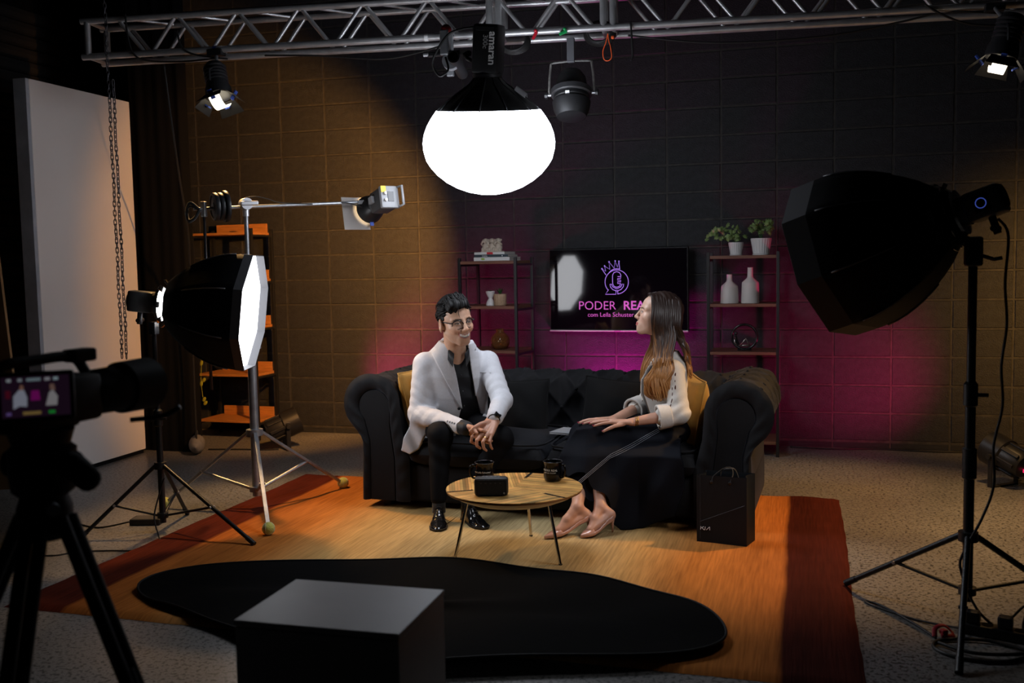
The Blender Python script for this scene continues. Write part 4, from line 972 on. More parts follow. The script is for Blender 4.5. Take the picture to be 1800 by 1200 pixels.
for k in (-1, 0, 1):
    x = k*.052
    mb = MB(); mb.sphere((x, 0, .034), (.028, .027, .036), 16, 12); mb.sphere((x, -.004, .083), (.021, .02, .02), 14, 10); mb.sphere((x, -.018, .078), (.011, .009, .009), 10, 8)
    for s in (-1, 1):
        mb.sphere((x+s*.02, .002, .09), (.007, .005, .008), 8, 6); mb.sphere((x+s*.018, -.016, .018), (.013, .018, .018), 10, 8)
        hand = {-1: (x+s*.012, -.022, .088), 0: (x+s*.021, -.004, .084), 1: (x+s*.006, -.026, .076)}[k]
        mb.tube([(x+s*.026, -.004, .05), (x+s*.03, -.018, .06), hand], .007, 7)
    mb.build('monkey', CREAM, t, smooth=True)
MB().box((-.085, -.03, 0), (.085, .03, .008), .004).build('plinth', CREAM, t)
# shelf below: hourglass vase and woven pot
t = thing('hourglass_vase', 'small white hourglass vase with sprig, left of the beige pot', 'vase', at(C0, .205, .10, 1.0855))
MB().lathe([(.034, 0), (.036, .004), (.03, .025), (.017, .05), (.015, .056), (.025, .072), (.034, .095), (.035, .108), (.032, .108), (.028, .09)], 28).build('vessel', WHITE_GLAZE, t, smooth=True, sharp=60)
LEAF = mat('leaf_green', (.035, .10, .03), .5, noise=(30, .35)); IVY = mat('ivy_green', (.17, .25, .08), .5, noise=(25, .5)); SOIL = mat('soil', (.03, .02, .015), .9)
def sprout(t, n, h, sp, z0, rnd, w=.006):
    for k in range(n):
        a = 2*PI*k/n+rnd.uniform(-.3, .3); L = h*rnd.uniform(.7, 1.1); o_ = sp*rnd.uniform(.4, 1)
        d = Vector((math.cos(a), math.sin(a), 0)); s = Vector((-d.y, d.x, 0)); P = []
        for i in range(6):
            q = i/5; c = d*(o_*q*q+.004)+Vector((0, 0, z0+L*q*(1-.25*q))); ww = w*math.sin(PI*min(q*.85+.12, 1))
            P.append([tuple(c-s*ww), tuple(c+Vector((0, 0, .001))), tuple(c+s*ww)])
        MB().grid(np.array(P)).build('leaf', LEAF, t, smooth=True)
rnd = random.Random(3); sprout(t, 7, .02, .02, .10, rnd)
t = thing('succulent_pot', 'beige woven-pattern pot with spiky green plant on the left shelf', 'plant pot', at(C0, .285, .10, 1.0855))
MB().lathe([(.042, 0), (.046, .003), (.048, .085), (.044, .087), (.043, .075)], 56, mod=lambda a, i: 1+.012*math.sin(14*a+(i % 2)*PI)).build('pot', mat('beige_clay', (.50, .34, .22), .7), t, smooth=True, sharp=60)
for k in range(6):
    MB().tube([((.0475+.0015*math.sin(14*a)) * math.cos(a), (.0475+.0015*math.sin(14*a))*math.sin(a), .012+k*.012+.003*math.sin(14*a)) for a in np.linspace(0, 2*PI, 90, endpoint=False)], .0016, 5, closed=True).build('woven_ridge', mat('beige_clay', (.50, .34, .22), .7), t, smooth=True)
MB().lathe([(.001, .076), (.043, .076)], 20, caps=False).build('soil', SOIL, t)
sprout(t, 16, .07, .05, .075, rnd, .005)
t = thing('amber_vase', 'round amber glass vase on the low shelf beside the man', 'vase', at(C0, .27, .12, .7555))
AMB = mat('amber_glass', (.55, .28, .10), .03, trans=.85, ior=1.45)
pr = [(.03, 0), (.05, .004), (.068, .03), (.073, .06), (.066, .09), (.045, .115), (.031, .125), (.030, .14), (.034, .152)]
MB().lathe(pr+[(r-.004, h) for r, h in reversed(pr[1:])]+[(.001, .008)], 40, mod=lambda a, i: 1+.02*math.sin(8*a)).build('vessel', AMB, t, smooth=True)
# right shelf: ivy pots, bottles, ring sculpture
def ivy(t, n, top, spread, rnd, droop):
    for k in range(n):
        a = rnd.uniform(0, 2*PI); r = spread*math.sqrt(rnd.random()); z = top+rnd.uniform(-.02, .10)*(1-.5*(r/spread)**2)
        c = Vector((r*math.cos(a)+droop[0]*rnd.random()**2, r*math.sin(a)*.7, z+droop[1]*(r/spread)))
        s = rnd.uniform(.014, .026)
        nrm = Vector((rnd.uniform(-.7, .7), -1+rnd.uniform(-.2, .8), rnd.uniform(-.2, 1.0))).normalized()
        x, y, zz = basis(nrm); rot = rnd.uniform(0, 6.28); X = x*math.cos(rot)+y*math.sin(rot); Y = nrm.cross(X)
        ol = [(0, -.9), (.45, -.7), (.95, -.35), (.55, .05), (.75, .55), (.3, .45), (0, 1.05), (-.3, .45), (-.75, .55), (-.55, .05), (-.95, -.35), (-.45, -.7)]
        vs = [c+nrm*.25*s]+[c+X*(px*s)+Y*(py*s) for px, py in ol]
        MB().add(vs, [(0, 1+i, 1+(i+1) % 12) for i in range(12)]).build('leaf', IVY, t)
        if k % 6 == 0: MB().tube([(0, 0, top-.06), (c.x*.4, c.y*.4, (top+c.z)/2+.01), tuple(c)], .0016, 5).build('stem', LEAF, t)
for k, (x, R_, h, lab, dr) in enumerate(((.185, .053, .093, 'smaller white ribbed pot with trailing ivy on the right shelf top', (-.14, .0)), (.36, .073, .118, 'larger white ribbed pot with bushy ivy on the right shelf top', (.0, .02)))):
    t = thing('ivy_pot', lab, 'plant', at(R0, x, .14, 1.4255), 0, 'ivy pots on the right shelf')
    def md(a, i): return 1+(.025*math.sin(22*a) if 2 <= i <= 5 else 0)
    MB().lathe([(R_*.82, 0), (R_*.84, .008), (R_*.76, .01), (R_*.78, .02), (R_*.97, h-.012), (R_*.98, h-.008), (R_, h-.004), (R_, h), (R_*.94, h), (R_*.9, h-.02)], 88, mod=md).build('pot', WHITE_GLAZE, t, smooth=True, sharp=50)
    MB().lathe([(.001, h-.018), (R_*.92, h-.018)], 20, caps=False).build('soil', SOIL, t)
    ivy(t, 46, h+.035, .095 if k == 0 else .085, random.Random(11+k), dr)
for x, rb, hs, rn, hn, lab in ((.14, .064, .148, .019, .205, 'shorter white ceramic bottle vase on the right shelf'), (.285, .064, .172, .019, .253, 'taller white ceramic bottle vase on the right shelf')):
    t = thing('bottle_vase', lab, 'vase', at(R0, x, .13, 1.0855), 0, 'bottle vases')
    MB().lathe([(rb*.98, 0), (rb, .004), (rb*.98, .05), (rb*.93, hs-.035), (rb*.9, hs-.025), (rn*1.25, hs+.006), (rn*1.05, hs+.02), (rn, hn-.004), (rn*1.03, hn), (rn*.8, hn), (rn*.75, hs)], 40, mod=lambda a, i: 1+.012*math.sin(3*a+i)).build('vessel', WHITE_MATTE, t, smooth=True, sharp=50)
t = thing('ring_sculpture', 'black ring sculpture with silver seated figure on the right shelf', 'sculpture', at(R0, .245, .12, .7455))
BG = mat('black_gloss', (.01, .01, .011), .2); SV = mat('silver_figure', (.55, .53, .5), .25, .9)
MB().tube([(.088*math.cos(a), 0, .098+.088*math.sin(a)) for a in np.linspace(0, 2*PI, 48, endpoint=False)], .0095, 10, closed=True).build('ring', BG, t, smooth=True)
MB().box((-.05, -.03, 0), (.05, .03, .012), .005).build('foot', BG, t)
MB().sphere((-.058, 0, .122), .012, 12, 8).build('head', BG, t, smooth=True)
MB().tube(smoothpath([(-.062, 0, .108), (-.058, 0, .075), (-.042, 0, .038)], 5), [.009]*3+[.011]*8, 10).build('torso', BG, t, smooth=True)
MB().tube([(-.042, 0, .036), (.0, 0, .035), (.04, 0, .036)], .008, 8).build('thigh', SV, t, smooth=True)
MB().tube([(-.03, -.01, .036), (.01, -.01, .085), (.034, -.01, .04)], .006, 8).build('bent_leg', SV, t, smooth=True)
MB().tube([(-.066, -.008, .098), (-.07, -.012, .06), (-.05, -.012, .035)], .0045, 8).build('arm', SV, t, smooth=True)
# things on the left shelf
t = thing('candle', 'small cream candle on the left shelf beside the drape', 'candle', (.185, -.27, 1.31)); 
MB().lathe([(.018, 0), (.019, .004), (.022, .075), (.019, .08), (.0, .074)], 20).build('wax', mat('candle_wax', (.7, .62, .5), .5), t, smooth=True, sharp=50)
MB().cyl((0, 0, .073), (0, 0, .088), .0015, n=6).build('wick', BLACK_MATTE, t)
YL = mat('yellow_leaf', (.45, .42, .03), .5)
t = thing('trailing_plant', 'yellow-green trailing plant hanging off the left shelf', 'plant', (.20, -.36, .93))
MB().lathe([(.03, 0), (.042, .05), (.038, .05), (.036, .02)], 20).build('pot', WHITE_MATTE, t, smooth=True, sharp=50)
MB().tube(smoothpath([(0, 0, .05), (.02, -.06, .02), (.02, -.09, -.12), (.03, -.09, -.3), (.02, -.09, -.45), (.035, -.09, -.62)], 6), .0022, 5).build('vine', YL, t, smooth=True)
for z_, dx in ((-.2, .01), (-.30, .02), (-.44, .035), (-.47, .01), (-.60, .03), (-.63, .04)):
    MB().sphere((dx+.015, -.095, z_), (.014, .003, .022), 10, 8, R=Matrix.Rotation(dx*20, 3, 'Y')).build('leaf', YL, t, smooth=True)
# ================================================================ coffee table and what stands on it
TC = (3.6145, -3.104, .0155); TZ = .3352; TR = .3265
def build_table():
    t = thing('coffee_table', 'round oak coffee table with three slim metal legs on the rug', 'table', (TC[0], TC[1], .0165))
    h = TZ-.0165
    wm = mat('oak_strips', (.5, .3, .1), .42, attr='col', noise=(14, .28, (1, 1, 1)), coat=.15)
    slots = [math.radians(a) for a in (89.6, 209.6, 329.6)]
    def clip(poly, nx, ny, d):   # keep points where nx*x+ny*y <= d
        out = []
        for i in range(len(poly)):
            a = poly[i]; b = poly[(i+1) % len(poly)]; fa = nx*a[0]+ny*a[1]-d; fb = nx*b[0]+ny*b[1]-d
            if fa <= 0: out.append(a)
            if fa*fb < 0: q = fa/(fa-fb); out.append((a[0]+(b[0]-a[0])*q, a[1]+(b[1]-a[1])*q))
        return out
    rnd = random.Random(5)
    MB().lathe([(.001, h-.012), (TR-.003, h-.012), (TR-.001, h-.008), (TR-.002, h-.0035), (.001, h-.0035)], 96, caps=False).build('top_disc', mat('oak_edge', (.22, .09, .025), .5, noise=(20, .3)), t, smooth=True, sharp=30)
    for s in range(3):
        a0 = slots[s]; a1 = slots[s]+2*PI/3; cen = (a0+a1)/2
        sec = [(0, 0)]+[(TR*math.cos(a), TR*math.sin(a)) for a in np.linspace(a0, a1, 30)]
        dr = math.radians(50)+s*2*PI/3+2*PI/3*0
        dr = cen+math.radians(140); ux, uy = math.cos(dr), math.sin(dr); nx, ny = -uy, ux
        w = .0135; vs = []; fs = []; cols = []
        k0 = -int(TR/w)-1
        for k in range(k0, -k0+1):
            p = clip(clip(sec, nx, ny, (k+1)*w-.0007), -nx, -ny, -(k*w+.0007))
            # radial slot
            if len(p) < 3: continue
            b = len(vs); m_ = len(p)
            tone = rnd.uniform(.62, 1.2); warm = rnd.uniform(.9, 1.1); dk = .55 if rnd.random() < .16 else 1
            c = (.74*tone*dk, .42*tone*dk*warm, .13*tone*dk*warm, 1)
            vs += [(x, y, h-.004) for x, y in p]+[(x, y, h) for x, y in p]
            fs.append(tuple(range(b+m_, b+2*m_))); cols += [c]*m_
            for i in range(m_): fs.append((b+i, b+(i+1) % m_, b+m_+(i+1) % m_, b+m_+i)); cols += [c]*4
        mb = MB(); mb.v = vs; mb.f = fs
        o = mb.build('strip_panel', wm, t)
        ca = o.data.color_attributes.new('col', 'FLOAT_COLOR', 'CORNER')
        li = 0
        for f, poly in enumerate(o.data.polygons):
            for l in poly.loop_indices: ca.data[l].color = cols[min(li, len(cols)-1)]; li += 1
    for a in slots:
        M = Matrix.Rotation(a, 4, 'Z')
        MB().box((TR-.125, -.0075, h-.001), (TR+.0005, .0075, h+.0008), 0, M=M).build('slot', BLACK_MATTE, t)
        MB().cyl(M @ Vector((TR-.12, 0, h)), M @ Vector((TR-.12, 0, h+.003)), .005).build('slot_pin', CHROME, t)
    MB().lathe([(.305, h-.013), (.28, h-.034), (.235, h-.052), (.0, h-.058)], 64, caps=False).build('under_bowl', mat('bowl_grey', (.55, .51, .45), .5), t, smooth=True)
    for a in slots:
        e = Vector((math.cos(a), math.sin(a), 0))
        MB().cyl(e*.225+Vector((0, 0, h-.03)), e*.2959+Vector((0, 0, .001)), .0075, n=14).build('leg', CHROME, t, smooth=True, sharp=40)
        MB().cyl(e*.2955+Vector((0, 0, .0)), e*.2962+Vector((0, 0, .006)), .009, n=12).build('foot_pad', BLACK_PLASTIC, t)
build_table()
MUG = mat('black_enamel', (.004, .004, .005), .16, spec=.3, coat=.15)
def bent_text(body, name, size, M, R_, m, parent):
    o = text_part(body, name, size, Matrix(), m, parent, extrude=.0003)
    inv = TM[parent.name].inverted()
    for v in o.data.vertices:
        p = TM[parent.name] @ v.co
        a = p.x/R_; q = Vector(((R_+.0006+p.z)*math.sin(a), -(R_+.0006+p.z)*math.cos(a), p.y)); v.co = inv @ (M @ q)
    return o
def mug(label, x, y, hang, tang, lines):
    t = thing('mug', label, 'mug', (x, y, TZ+.0005), 0, 'black mugs on the coffee table')
    R_ = .044
    pr = [(.036, 0), (.041, .003), (.046, .02), (.0465, .04), (.044, .062), (.0435, .08), (.0465, .094), (.0475, .096), (.045, .096), (.041, .08), (.041, .02), (.001, .008)]
    mbody = MB().lathe(pr, 44, caps=True).build('body', MUG, t, smooth=True, sharp=70)
    MB().tube([(.047*math.cos(a), .047*math.sin(a), .0958) for a in np.linspace(0, 2*PI, 40, endpoint=False)], .0016, 6, closed=True).build('rim', mat('rim_steel', (.08, .08, .085), .15, .6), t, smooth=True)
    e = Vector((math.cos(hang), math.sin(hang), 0))
    MB().tube(smoothpath([e*.044+Vector((0, 0, .082)), e*.062+Vector((0, 0, .084)), e*.072+Vector((0, 0, .07)), e*.07+Vector((0, 0, .04)), e*.058+Vector((0, 0, .022)), e*.044+Vector((0, 0, .02))], 6), .005, 8).build('handle', MUG, t, smooth=True)
    for s, sz, z in lines:
        bent_text(s, 'lettering', sz, Matrix.Translation((x, y, TZ+z)) @ Matrix.Rotation(tang, 4, 'Z'), .0462, WHITE_PRINT, mbody)
mug('black mug on the left of the table, handle to the left', 3.44, -3.015, math.radians(205), -.05, [('com Leila Schuster', .0125, .05)])
mug('black mug on the right of the table in front of the woman', 3.765, -2.93, math.radians(-22), -.15, [('PODER REAL', .014, .054), ('com Leila Schuster', .0085, .044)])
def radio():
    t = thing('clock_radio', 'black rounded speaker clock at the front of the table', 'speaker', (3.555, -3.285, TZ+.0005), .23)
    MB().box((-.078, -.03, 0), (.078, .03, .086), .014).build('case', mat('radio_black', (.012, .012, .013), .5), t, smooth=True, sharp=40)
    MB().box((-.068, -.0315, .008), (.068, -.029, .078), .004).build('grille', mat('radio_grille', (.008, .008, .009), .7, bump=(400, .3)), t)
    MB().box((-.042, -.016, .084), (.042, .016, .0885), .002).build('button_bar', mat('radio_top', (.05, .05, .054), .35), t)
    for k in range(4): MB().cyl((-.03+.02*k, 0, .088), (-.03+.02*k, 0, .0895), .006, n=14).build('button', BLACK_PLASTIC, t)
    for k in range(5): MB().box((-.05+.022*k, -.0322, .06), (-.042+.022*k, -.0314, .064)).build('key_mark', mat('faint_print', (.05, .05, .055), .5), t)
    MB().cyl((.06, -.0325, .016), (.06, -.031, .016), .0045, n=14).build('logo_dot', mat('grey_print', (.3, .3, .3), .6), t)
radio()

# ================================================================ paper bag
def bag():
    a = math.atan2(-.04, .24)
    t = thing('paper_bag', 'black paper gift bag with KIA lettering beside the sofa arm', 'bag', (4.445, -2.745, .0165), a)
    m = mat('bag_paper', (.009, .011, .014), .6, spec=.3); W, D, H = .245, .125, .335
    n = 8
    def pt(u, v, w): return (u, v, w)
    F = np.array([[(W*i/n, .0+.004*math.sin(PI*j/n)*math.sin(PI*i/n), H*j/n) for i in range(n+1)] for j in range(n+1)])
    MB().grid(F).build('front_panel', m, t, smooth=True)
    Bk = F.copy(); Bk[..., 1] = D-.0; Bk[..., 0] += .015; MB().grid(Bk).build('back_panel', m, t, smooth=True)
    for x0 in (0, W):
        P = np.array([[(x0+.015*i/n+(-.022 if x0 else .022)*math.sin(PI*i/n)*(j/n)**1.5, D*i/n, H*j/n) for i in range(n+1)] for j in range(n+1)])
        MB().grid(P).build('gusset', m, t, smooth=False)
    MB().add([(0, 0, .001), (W, 0, .001), (W+.015, D, .001), (.015, D, .001)], [(0, 1, 2, 3)]).build('bottom', m, t)
    ln = mat('bag_line', (.05, .053, .06), .4)
    MB().tube([(.018, -.002, .02), (.018, -.001, H)], .0006, 4).build('crease_line', ln, t)
    MB().tube([(.02, -.0045, .105), (W-.01, -.0045, .20)], .0008, 4).build('diagonal_line', ln, t)
    for x in (.075, .165):
        MB().lathe([(.004, -.002), (.008, 0), (.004, .002)], 16, axis=(0, -1, 0), o=(x, -.003, H-.03)).build('eyelet', DARK_STEEL, t)
    MB().tube(smoothpath([(.075, -.005, H-.03), (.085, .0, H+.0), (.13, .03, H+.035), (.16, .035, H+.04), (.175, .02, H+.015), (.165, -.005, H-.03)], 6), .0055, 8, flat=.35).build('ribbon_handle', BLACK_CLOTH, t, smooth=True)
    MB().tube(smoothpath([(.09, D, H-.03), (.10, D-.02, H+.01), (.14, D-.05, H+.025), (.17, D-.04, H+.02), (.18, D, H-.03)], 6), .0055, 8, flat=.35).build('ribbon_handle', BLACK_CLOTH, t, smooth=True)
    # slanted lettering built from strokes
    def stroke(pts, nm):
        MB().tube([(.02+x*.0165, -.0034, .064+z*.0155) for x, z in pts], .0017, 6).build(nm, WHITE_PRINT, t)
    stroke([(0, 0), (.12, 1)], 'letter_k_stem'); stroke([(.06, .38), (.95, 1)], 'letter_k_arm'); stroke([(.45, .62), (.95, 0), (1.3, 0)], 'letter_k_leg')
    stroke([(1.30, 0), (1.42, 1)], 'letter_i'); stroke([(1.75, 0), (2.62, 1), (2.75, 1), (2.75, 0)], 'letter_a')
bag()

# ================================================================ foreground: black reflector, pedestal, video camera
def reflector():
    t = thing('oval_reflector', 'large black oval fabric reflector lying on the rug in foreground', 'reflector', (3.40, -3.955, .02))
    fm = mat('reflector_cloth', (.002, .002, .0022), .9, spec=.06, bump=(12, .2)); rim = mat('reflector_rim', (.005, .005, .006), .6, spec=.2)
    A_, B_ = 1.262, .435; rot = -.03
    def hz(u, v, r):
        return .014+.03*max(0, v)*r+.010*math.sin(6*u+2*v)*(1-r*.4)+.006*math.sin(11*u-5*v)+.012*(1+math.sin(2.2*u))*r
    P = []
    for i in range(20):
        r = i/19; row = []
        for k in range(120):
            a = 2*PI*k/120; u, v = math.cos(a), math.sin(a)
            skew = .10*u*r*r
            x = A_*u*r; y = B_*v*r*(1+.12*u)*(1+(.50*math.exp(-((u+.02)/.45)**2) if v < 0 else 0))-.02*u*r-.12*(u*r)**2*.6+.045
            row.append((x*math.cos(rot)-y*math.sin(rot), x*math.sin(rot)+y*math.cos(rot), hz(u*r, v, r)))
        P.append(row)
    MB().grid(np.array(P), closev=True).build('fabric', fm, t, smooth=True)
    MB().tube(P[-1], .005, 8, closed=True).build('spring_rim', rim, t, smooth=True)
reflector()
t = thing('pedestal', 'dark grey box pedestal in the foreground below the table', 'pedestal', (3.72, -5.235, 0))
PM = mat('pedestal_laminate', (.40, .385, .38), .45, noise=(4, .08), bump=(60, .02))
MB().box((-.227, -.17, .012), (.227, .17, .482), .003).build('body', PM, t)
MB().box((-.229, -.172, .484), (.229, .172, .50), .003).build('top_panel', PM, t)
MB().box((-.2, -.15, 0), (.2, .15, .012)).build('plinth', BLACK_MATTE, t)

def camcorder():
    # local frame: y forward along the lens, x right, z up
    c = Vector((3.30, -5.79, 1.125)); yaw = math.atan2(.08, 1)
    t = thing('video_camera', 'black video camera with lit flip-out screen in left foreground', 'camera', c, -.10)
    m = mat('camcorder_black', (.005, .005, .006), .6, spec=.25)
    MB().box((-.05, -.16, -.055), (.05, .10, .05), .012).build('body', m, t, smooth=True, sharp=40)
    MB().lathe([(.045, .09), (.052, .10), (.055, .20), (.062, .205), (.064, .30), (.058, .30), (.056, .21)], 36, axis=(0, 1, 0)).build('lens_barrel', m, t, smooth=True, sharp=40)
    MB().lathe([(.001, .215), (.05, .212)], 30, axis=(0, 1, 0), caps=False).build('lens_glass', mat('lens_glass', (.01, .01, .02), .03), t)
    MB().tube(smoothpath([(0, -.14, .05), (0, -.13, .085), (0, -.05, .09), (0, .06, .088), (0, .10, .05)], 6), .012, 8).build('top_handle', m, t, smooth=True)
    MB().box((-.02, .05, .075), (.02, .12, .105), .006).build('shoe_mount', m, t)
    MB().lathe([(.02, -.26), (.024, -.25), (.02, -.15)], 20, axis=(0, 1, 0), o=(0, 0, .03)).build('viewfinder', m, t, smooth=True, sharp=40)
    # flip-out screen
    W = TM[t.name]; sc = W.inverted() @ Vector((3.41, -5.965, 1.157)); 
    nrm = Vector((.62, -.78, .06)); nl = (W.to_3x3().inverted() @ nrm).normalized(); xr = Vector((0, 0, 1)).cross(nl).normalized(); up = nl.cross(xr)
    F = frame(sc, xr, up)
    MB().box((-.072, -.05, -.014), (.072, .05, 0), .006, M=F).build('flip_screen', m, t, smooth=True, sharp=40)
    s = MB().box((-.0625, -.041, -.0002), (.0625, .041, .0008), 0, M=F).build('display', mat('lcd_dark', (.004, .004, .006), .25, emit=((.05, .02, .05), .12)), t)
    def blob(pts, col, st, nm):
        MB().prism(pts, F @ Matrix.Translation((0, 0, .0008)), .0004).build(nm, mat('lcd_'+nm, (.02, .02, .02), .3, emit=(col, st*.38)), s)
    blob([(-.042, -.024), (-.041, .002), (-.031, .014), (-.021, .014), (-.016, -.002), (-.017, -.02), (-.030, -.018)], (.40, .42, .52), .7, 'picture_jacket')
    blob([(-.030, .014), (-.027, .025), (-.022, .022), (-.022, .014)], (.28, .14, .10), .8, 'picture_face')
    blob([(.017, -.02), (.024, .006), (.031, .012), (.040, -.002), (.038, -.02)], (.42, .40, .42), .7, 'picture_blouse')
    blob([(.026, .012), (.026, .023), (.034, .023), (.036, .010)], (.26, .15, .12), .7, 'picture_hair')
    blob([(-.010, -.008), (-.008, .012), (.006, .012), (.008, -.008)], (.30, .01, .20), .6, 'picture_glow')
    blob([(-.055, -.002), (-.055, .014), (-.046, .014), (-.046, -.002)], (.16, .01, .03), .5, 'picture_red')
    for x0, x1, y, c_, nm in ((-.052, -.044, .034, (.5, .55, .6), 'readout_left'), (-.032, -.024, .034, (.4, .45, .5), 'readout_mid'), (-.016, .010, .034, (.3, .4, .45), 'readout_bar'), (.017, .027, .034, (.5, .5, .55), 'readout_right'), (.033, .042, .034, (.45, .6, .65), 'readout_end')):
        blob([(x0, y-.003), (x1, y-.003), (x1, y+.003), (x0, y+.003)], c_, .6, nm)
    for x0, x1, c_, nm in ((-.055, -.046, (.2, .12, .4), 'meter_violet'), (-.025, .008, (.40, .26, .08), 'meter_amber'), (.022, .034, (.02, .45, .06), 'meter_green')):
        blob([(x0, -.036), (x1, -.036), (x1, -.030), (x0, -.030)], c_, .6, nm)
    MB().tube(smoothpath([W.inverted() @ Vector((3.40, -5.66, 1.06)), W.inverted() @ Vector((3.46, -5.62, 1.065)), W.inverted() @ Vector((3.50, -5.61, 1.085))], 6), .006, 8).build('zoom_lever', mat('lever_blue', (.008, .010, .018), .5), t, smooth=True)
    # tripod
    b = Vector((3.29, -5.82, 0))
    q = thing('video_tripod', 'blurred black tripod under the video camera in left foreground', 'tripod', b)
    MB().box((-.05, -.07, 1.062), (.05, .07, 1.098), .008).build('plate', m, q)
    MB().lathe([(.055, .92), (.066, .93), (.07, .96), (.072, 1.02), (.06, 1.03), (.066, 1.05), (.07, 1.062)], 28).build('fluid_head', m, q, smooth=True, sharp=40)
    MB().cyl((-.085, 0, .985), (.085, 0, .985), .032, n=20).build('drag_drum', m, q, smooth=True, sharp=40)
    MB().cyl((.03, -.02, .985), (.10, -.045, 1.005), .008).build('handle_rod', m, q)
    MB().tube([(.095, -.04, 1.005), (.11, -.045, 1.002), (.13, -.055, .995), (.165, -.07, .98), (.185, -.08, .972), (.192, -.083, .969)], [.012, .024, .028, .028, .025, .014], 12).build('handle_grip', mat('foam_grip', (.006, .006, .006), .9), q, smooth=True)
    MB().lathe([(.04, .82), (.058, .84), (.058, .89), (.045, .93)], 24).build('crown', m, q, smooth=True, sharp=40)
    MB().cyl((.05, -.04, .90), (.075, -.06, .90), .014).build('bowl_lock', STEEL, q)
    for (dx, dy) in ((.30, .02), (.10, -.33), (-.40, -.02)):
        e = Vector((dx, dy, 0)); sdv = Vector((-e.y, e.x, 0)).normalized()
        a = e.normalized()*.05+Vector((0, 0, .87)); f = e*1.25+Vector((0, 0, .02)); mid = a.lerp(f, .5)
        for s in (-1, 1): MB().cyl(a+sdv*s*.016, mid+sdv*s*.016, .015, n=10).build('leg', m, q, smooth=True, sharp=40)
        MB().cyl(a.lerp(f, .4), f, .016, n=10).build('lower_leg', m, q, smooth=True, sharp=40)
        MB().box((-.03, -.018, -.02), (.03, .018, .02), .006, M=frame(mid, sdv, (f-a))).build('leg_lock', m, q)
        MB().sphere(f, (.02, .02, .0195), 12, 8).build('rubber_foot', BLACK_PLASTIC, q, smooth=True)
camcorder()

# ================================================================ cables on the floor
def cord(label, pts, r=.005, nm='floor_cable'):
    o = MB().tube(smoothpath([(x, y, max(z, r+.001)) for x, y, z in pts], 8), r, 6).build(nm, CABLE, None, smooth=True); tag(o, label, 'cable', 'cables on the floor')
cord('black cable from the power brick toward the video tripod', [(1.40, -3.02, .03), (1.25, -3.08, 0), (1.05, -3.02, 0), (.93, -2.95, .02), (.85, -2.85, 0), (.75, -2.86, 0), (.6, -2.8, 0)])
cord('thin black cable looping from the left stand over the floor', [(1.68, -3.09, .30), (1.66, -3.16, .12), (1.72, -3.22, .03), (1.78, -3.30, .0), (1.72, -3.42, 0), (1.60, -3.45, 0), (1.45, -3.50, 0), (1.38, -3.58, 0), (1.25, -3.6, 0)], .004)
cord('black cable running along the foot of the back wall', [(4.9, -.06, 0), (5.2, -.10, 0), (5.5, -.05, 0), (5.9, -.09, 0), (6.3, -.04, 0)], .006)
cord('black cable lying on the floor behind the boom stand', [(.55, -.9, 0), (.8, -.86, 0), (1.0, -.84, 0), (1.1, -.80, .0)], .006)
t = thing('power_brick', 'flat black power brick on the floor behind the left stand', 'power supply', (1.45, -2.93, 0), .25)
MB().box((-.085, -.05, 0), (.085, .05, .035), .006).build('case', BLACK_PLASTIC, t); MB().box((-.07, -.04, .0352), (.07, .04, .0356)).build('rating_label', mat('label_dark', (.05, .05, .05), .4), t); MB().cyl((-.085, 0, .017), (-.10, 0, .017), .006).build('strain_relief', CABLE, t)
t = thing('cable_pile', 'tangled heap of black cable on the floor left of the tripod', 'cable', (1.25, -3.72, 0))
for k in range(5):
    pts = [((.12+.012*k)*math.cos(a)+.02*math.sin(2*a+k), (.09+.01*k)*math.sin(a), .006+.006*k+.004*math.sin(3*a+k)) for a in np.linspace(0, 2*PI, 26, endpoint=False)]
    MB().tube(pts, .005, 6, closed=True).build('cable_loop', CABLE, t, smooth=True)
# right side
t = thing('power_strip', 'black power strip in the cable tangle under the right stand', 'power strip', (5.62, -3.73, 0), -.35)
MB().box((-.13, -.03, 0), (.13, .03, .04), .006).build('case', BLACK_PLASTIC, t)
for k in range(4): MB().cyl((-.09+.055*k, 0, .039), (-.09+.055*k, 0, .0415), .02, n=20).build('socket', BLACK_MATTE, t)
for k in range(2): MB().box((-.11+.11*k, -.022, .041), (-.06+.11*k, .022, .085), .008).build('plug', BLACK_PLASTIC, t)
t = thing('red_strap', 'red cable strap in the tangle at the right stand foot', 'strap', (5.43, -3.77, 0), .6)
RS = mat('red_strap_cloth', (.35, .008, .02), .6)
MB().tube(smoothpath([(-.04, 0, .008), (-.02, .02, .03), (.02, .02, .035), (.04, .0, .012), (.02, -.02, .008), (-.02, -.01, .012)], 6), .009, 8, flat=.3).build('band', RS, t, smooth=True); MB().box((-.012, -.012, .012), (.012, .012, .03), .004).build('buckle', RS, t)
cord('black cable with a white plug reaching from the right tangle to the rug', [(5.50, -3.72, .02), (5.36, -3.62, .0), (5.22, -3.50, 0), (5.18, -3.44, 0), (5.24, -3.48, .0), (5.34, -3.66, .0), (5.40, -3.80, 0)], .0045)
cord('black cable coiling round the foot of the right light stand', [(5.75, -3.85, 0), (5.60, -3.98, 0), (5.45, -3.98, 0), (5.38, -3.90, 0), (5.42, -3.82, 0), (5.58, -3.80, .01), (5.75, -3.90, 0), (5.95, -3.97, 0)], .0065)
cord('second black cable in the tangle right of the stand', [(5.40, -3.86, .012), (5.5, -3.94, .014), (5.65, -3.92, .014), (5.8, -3.82, .01), (5.95, -3.83, 0), (6.1, -3.8, 0)], .0065)
cord('black cable arching over the power strip at right', [(5.65, -3.72, .05), (5.72, -3.66, .10), (5.74, -3.60, .06), (5.72, -3.7, .01), (5.85, -3.72, 0), (6.0, -3.68, 0)], .0045)
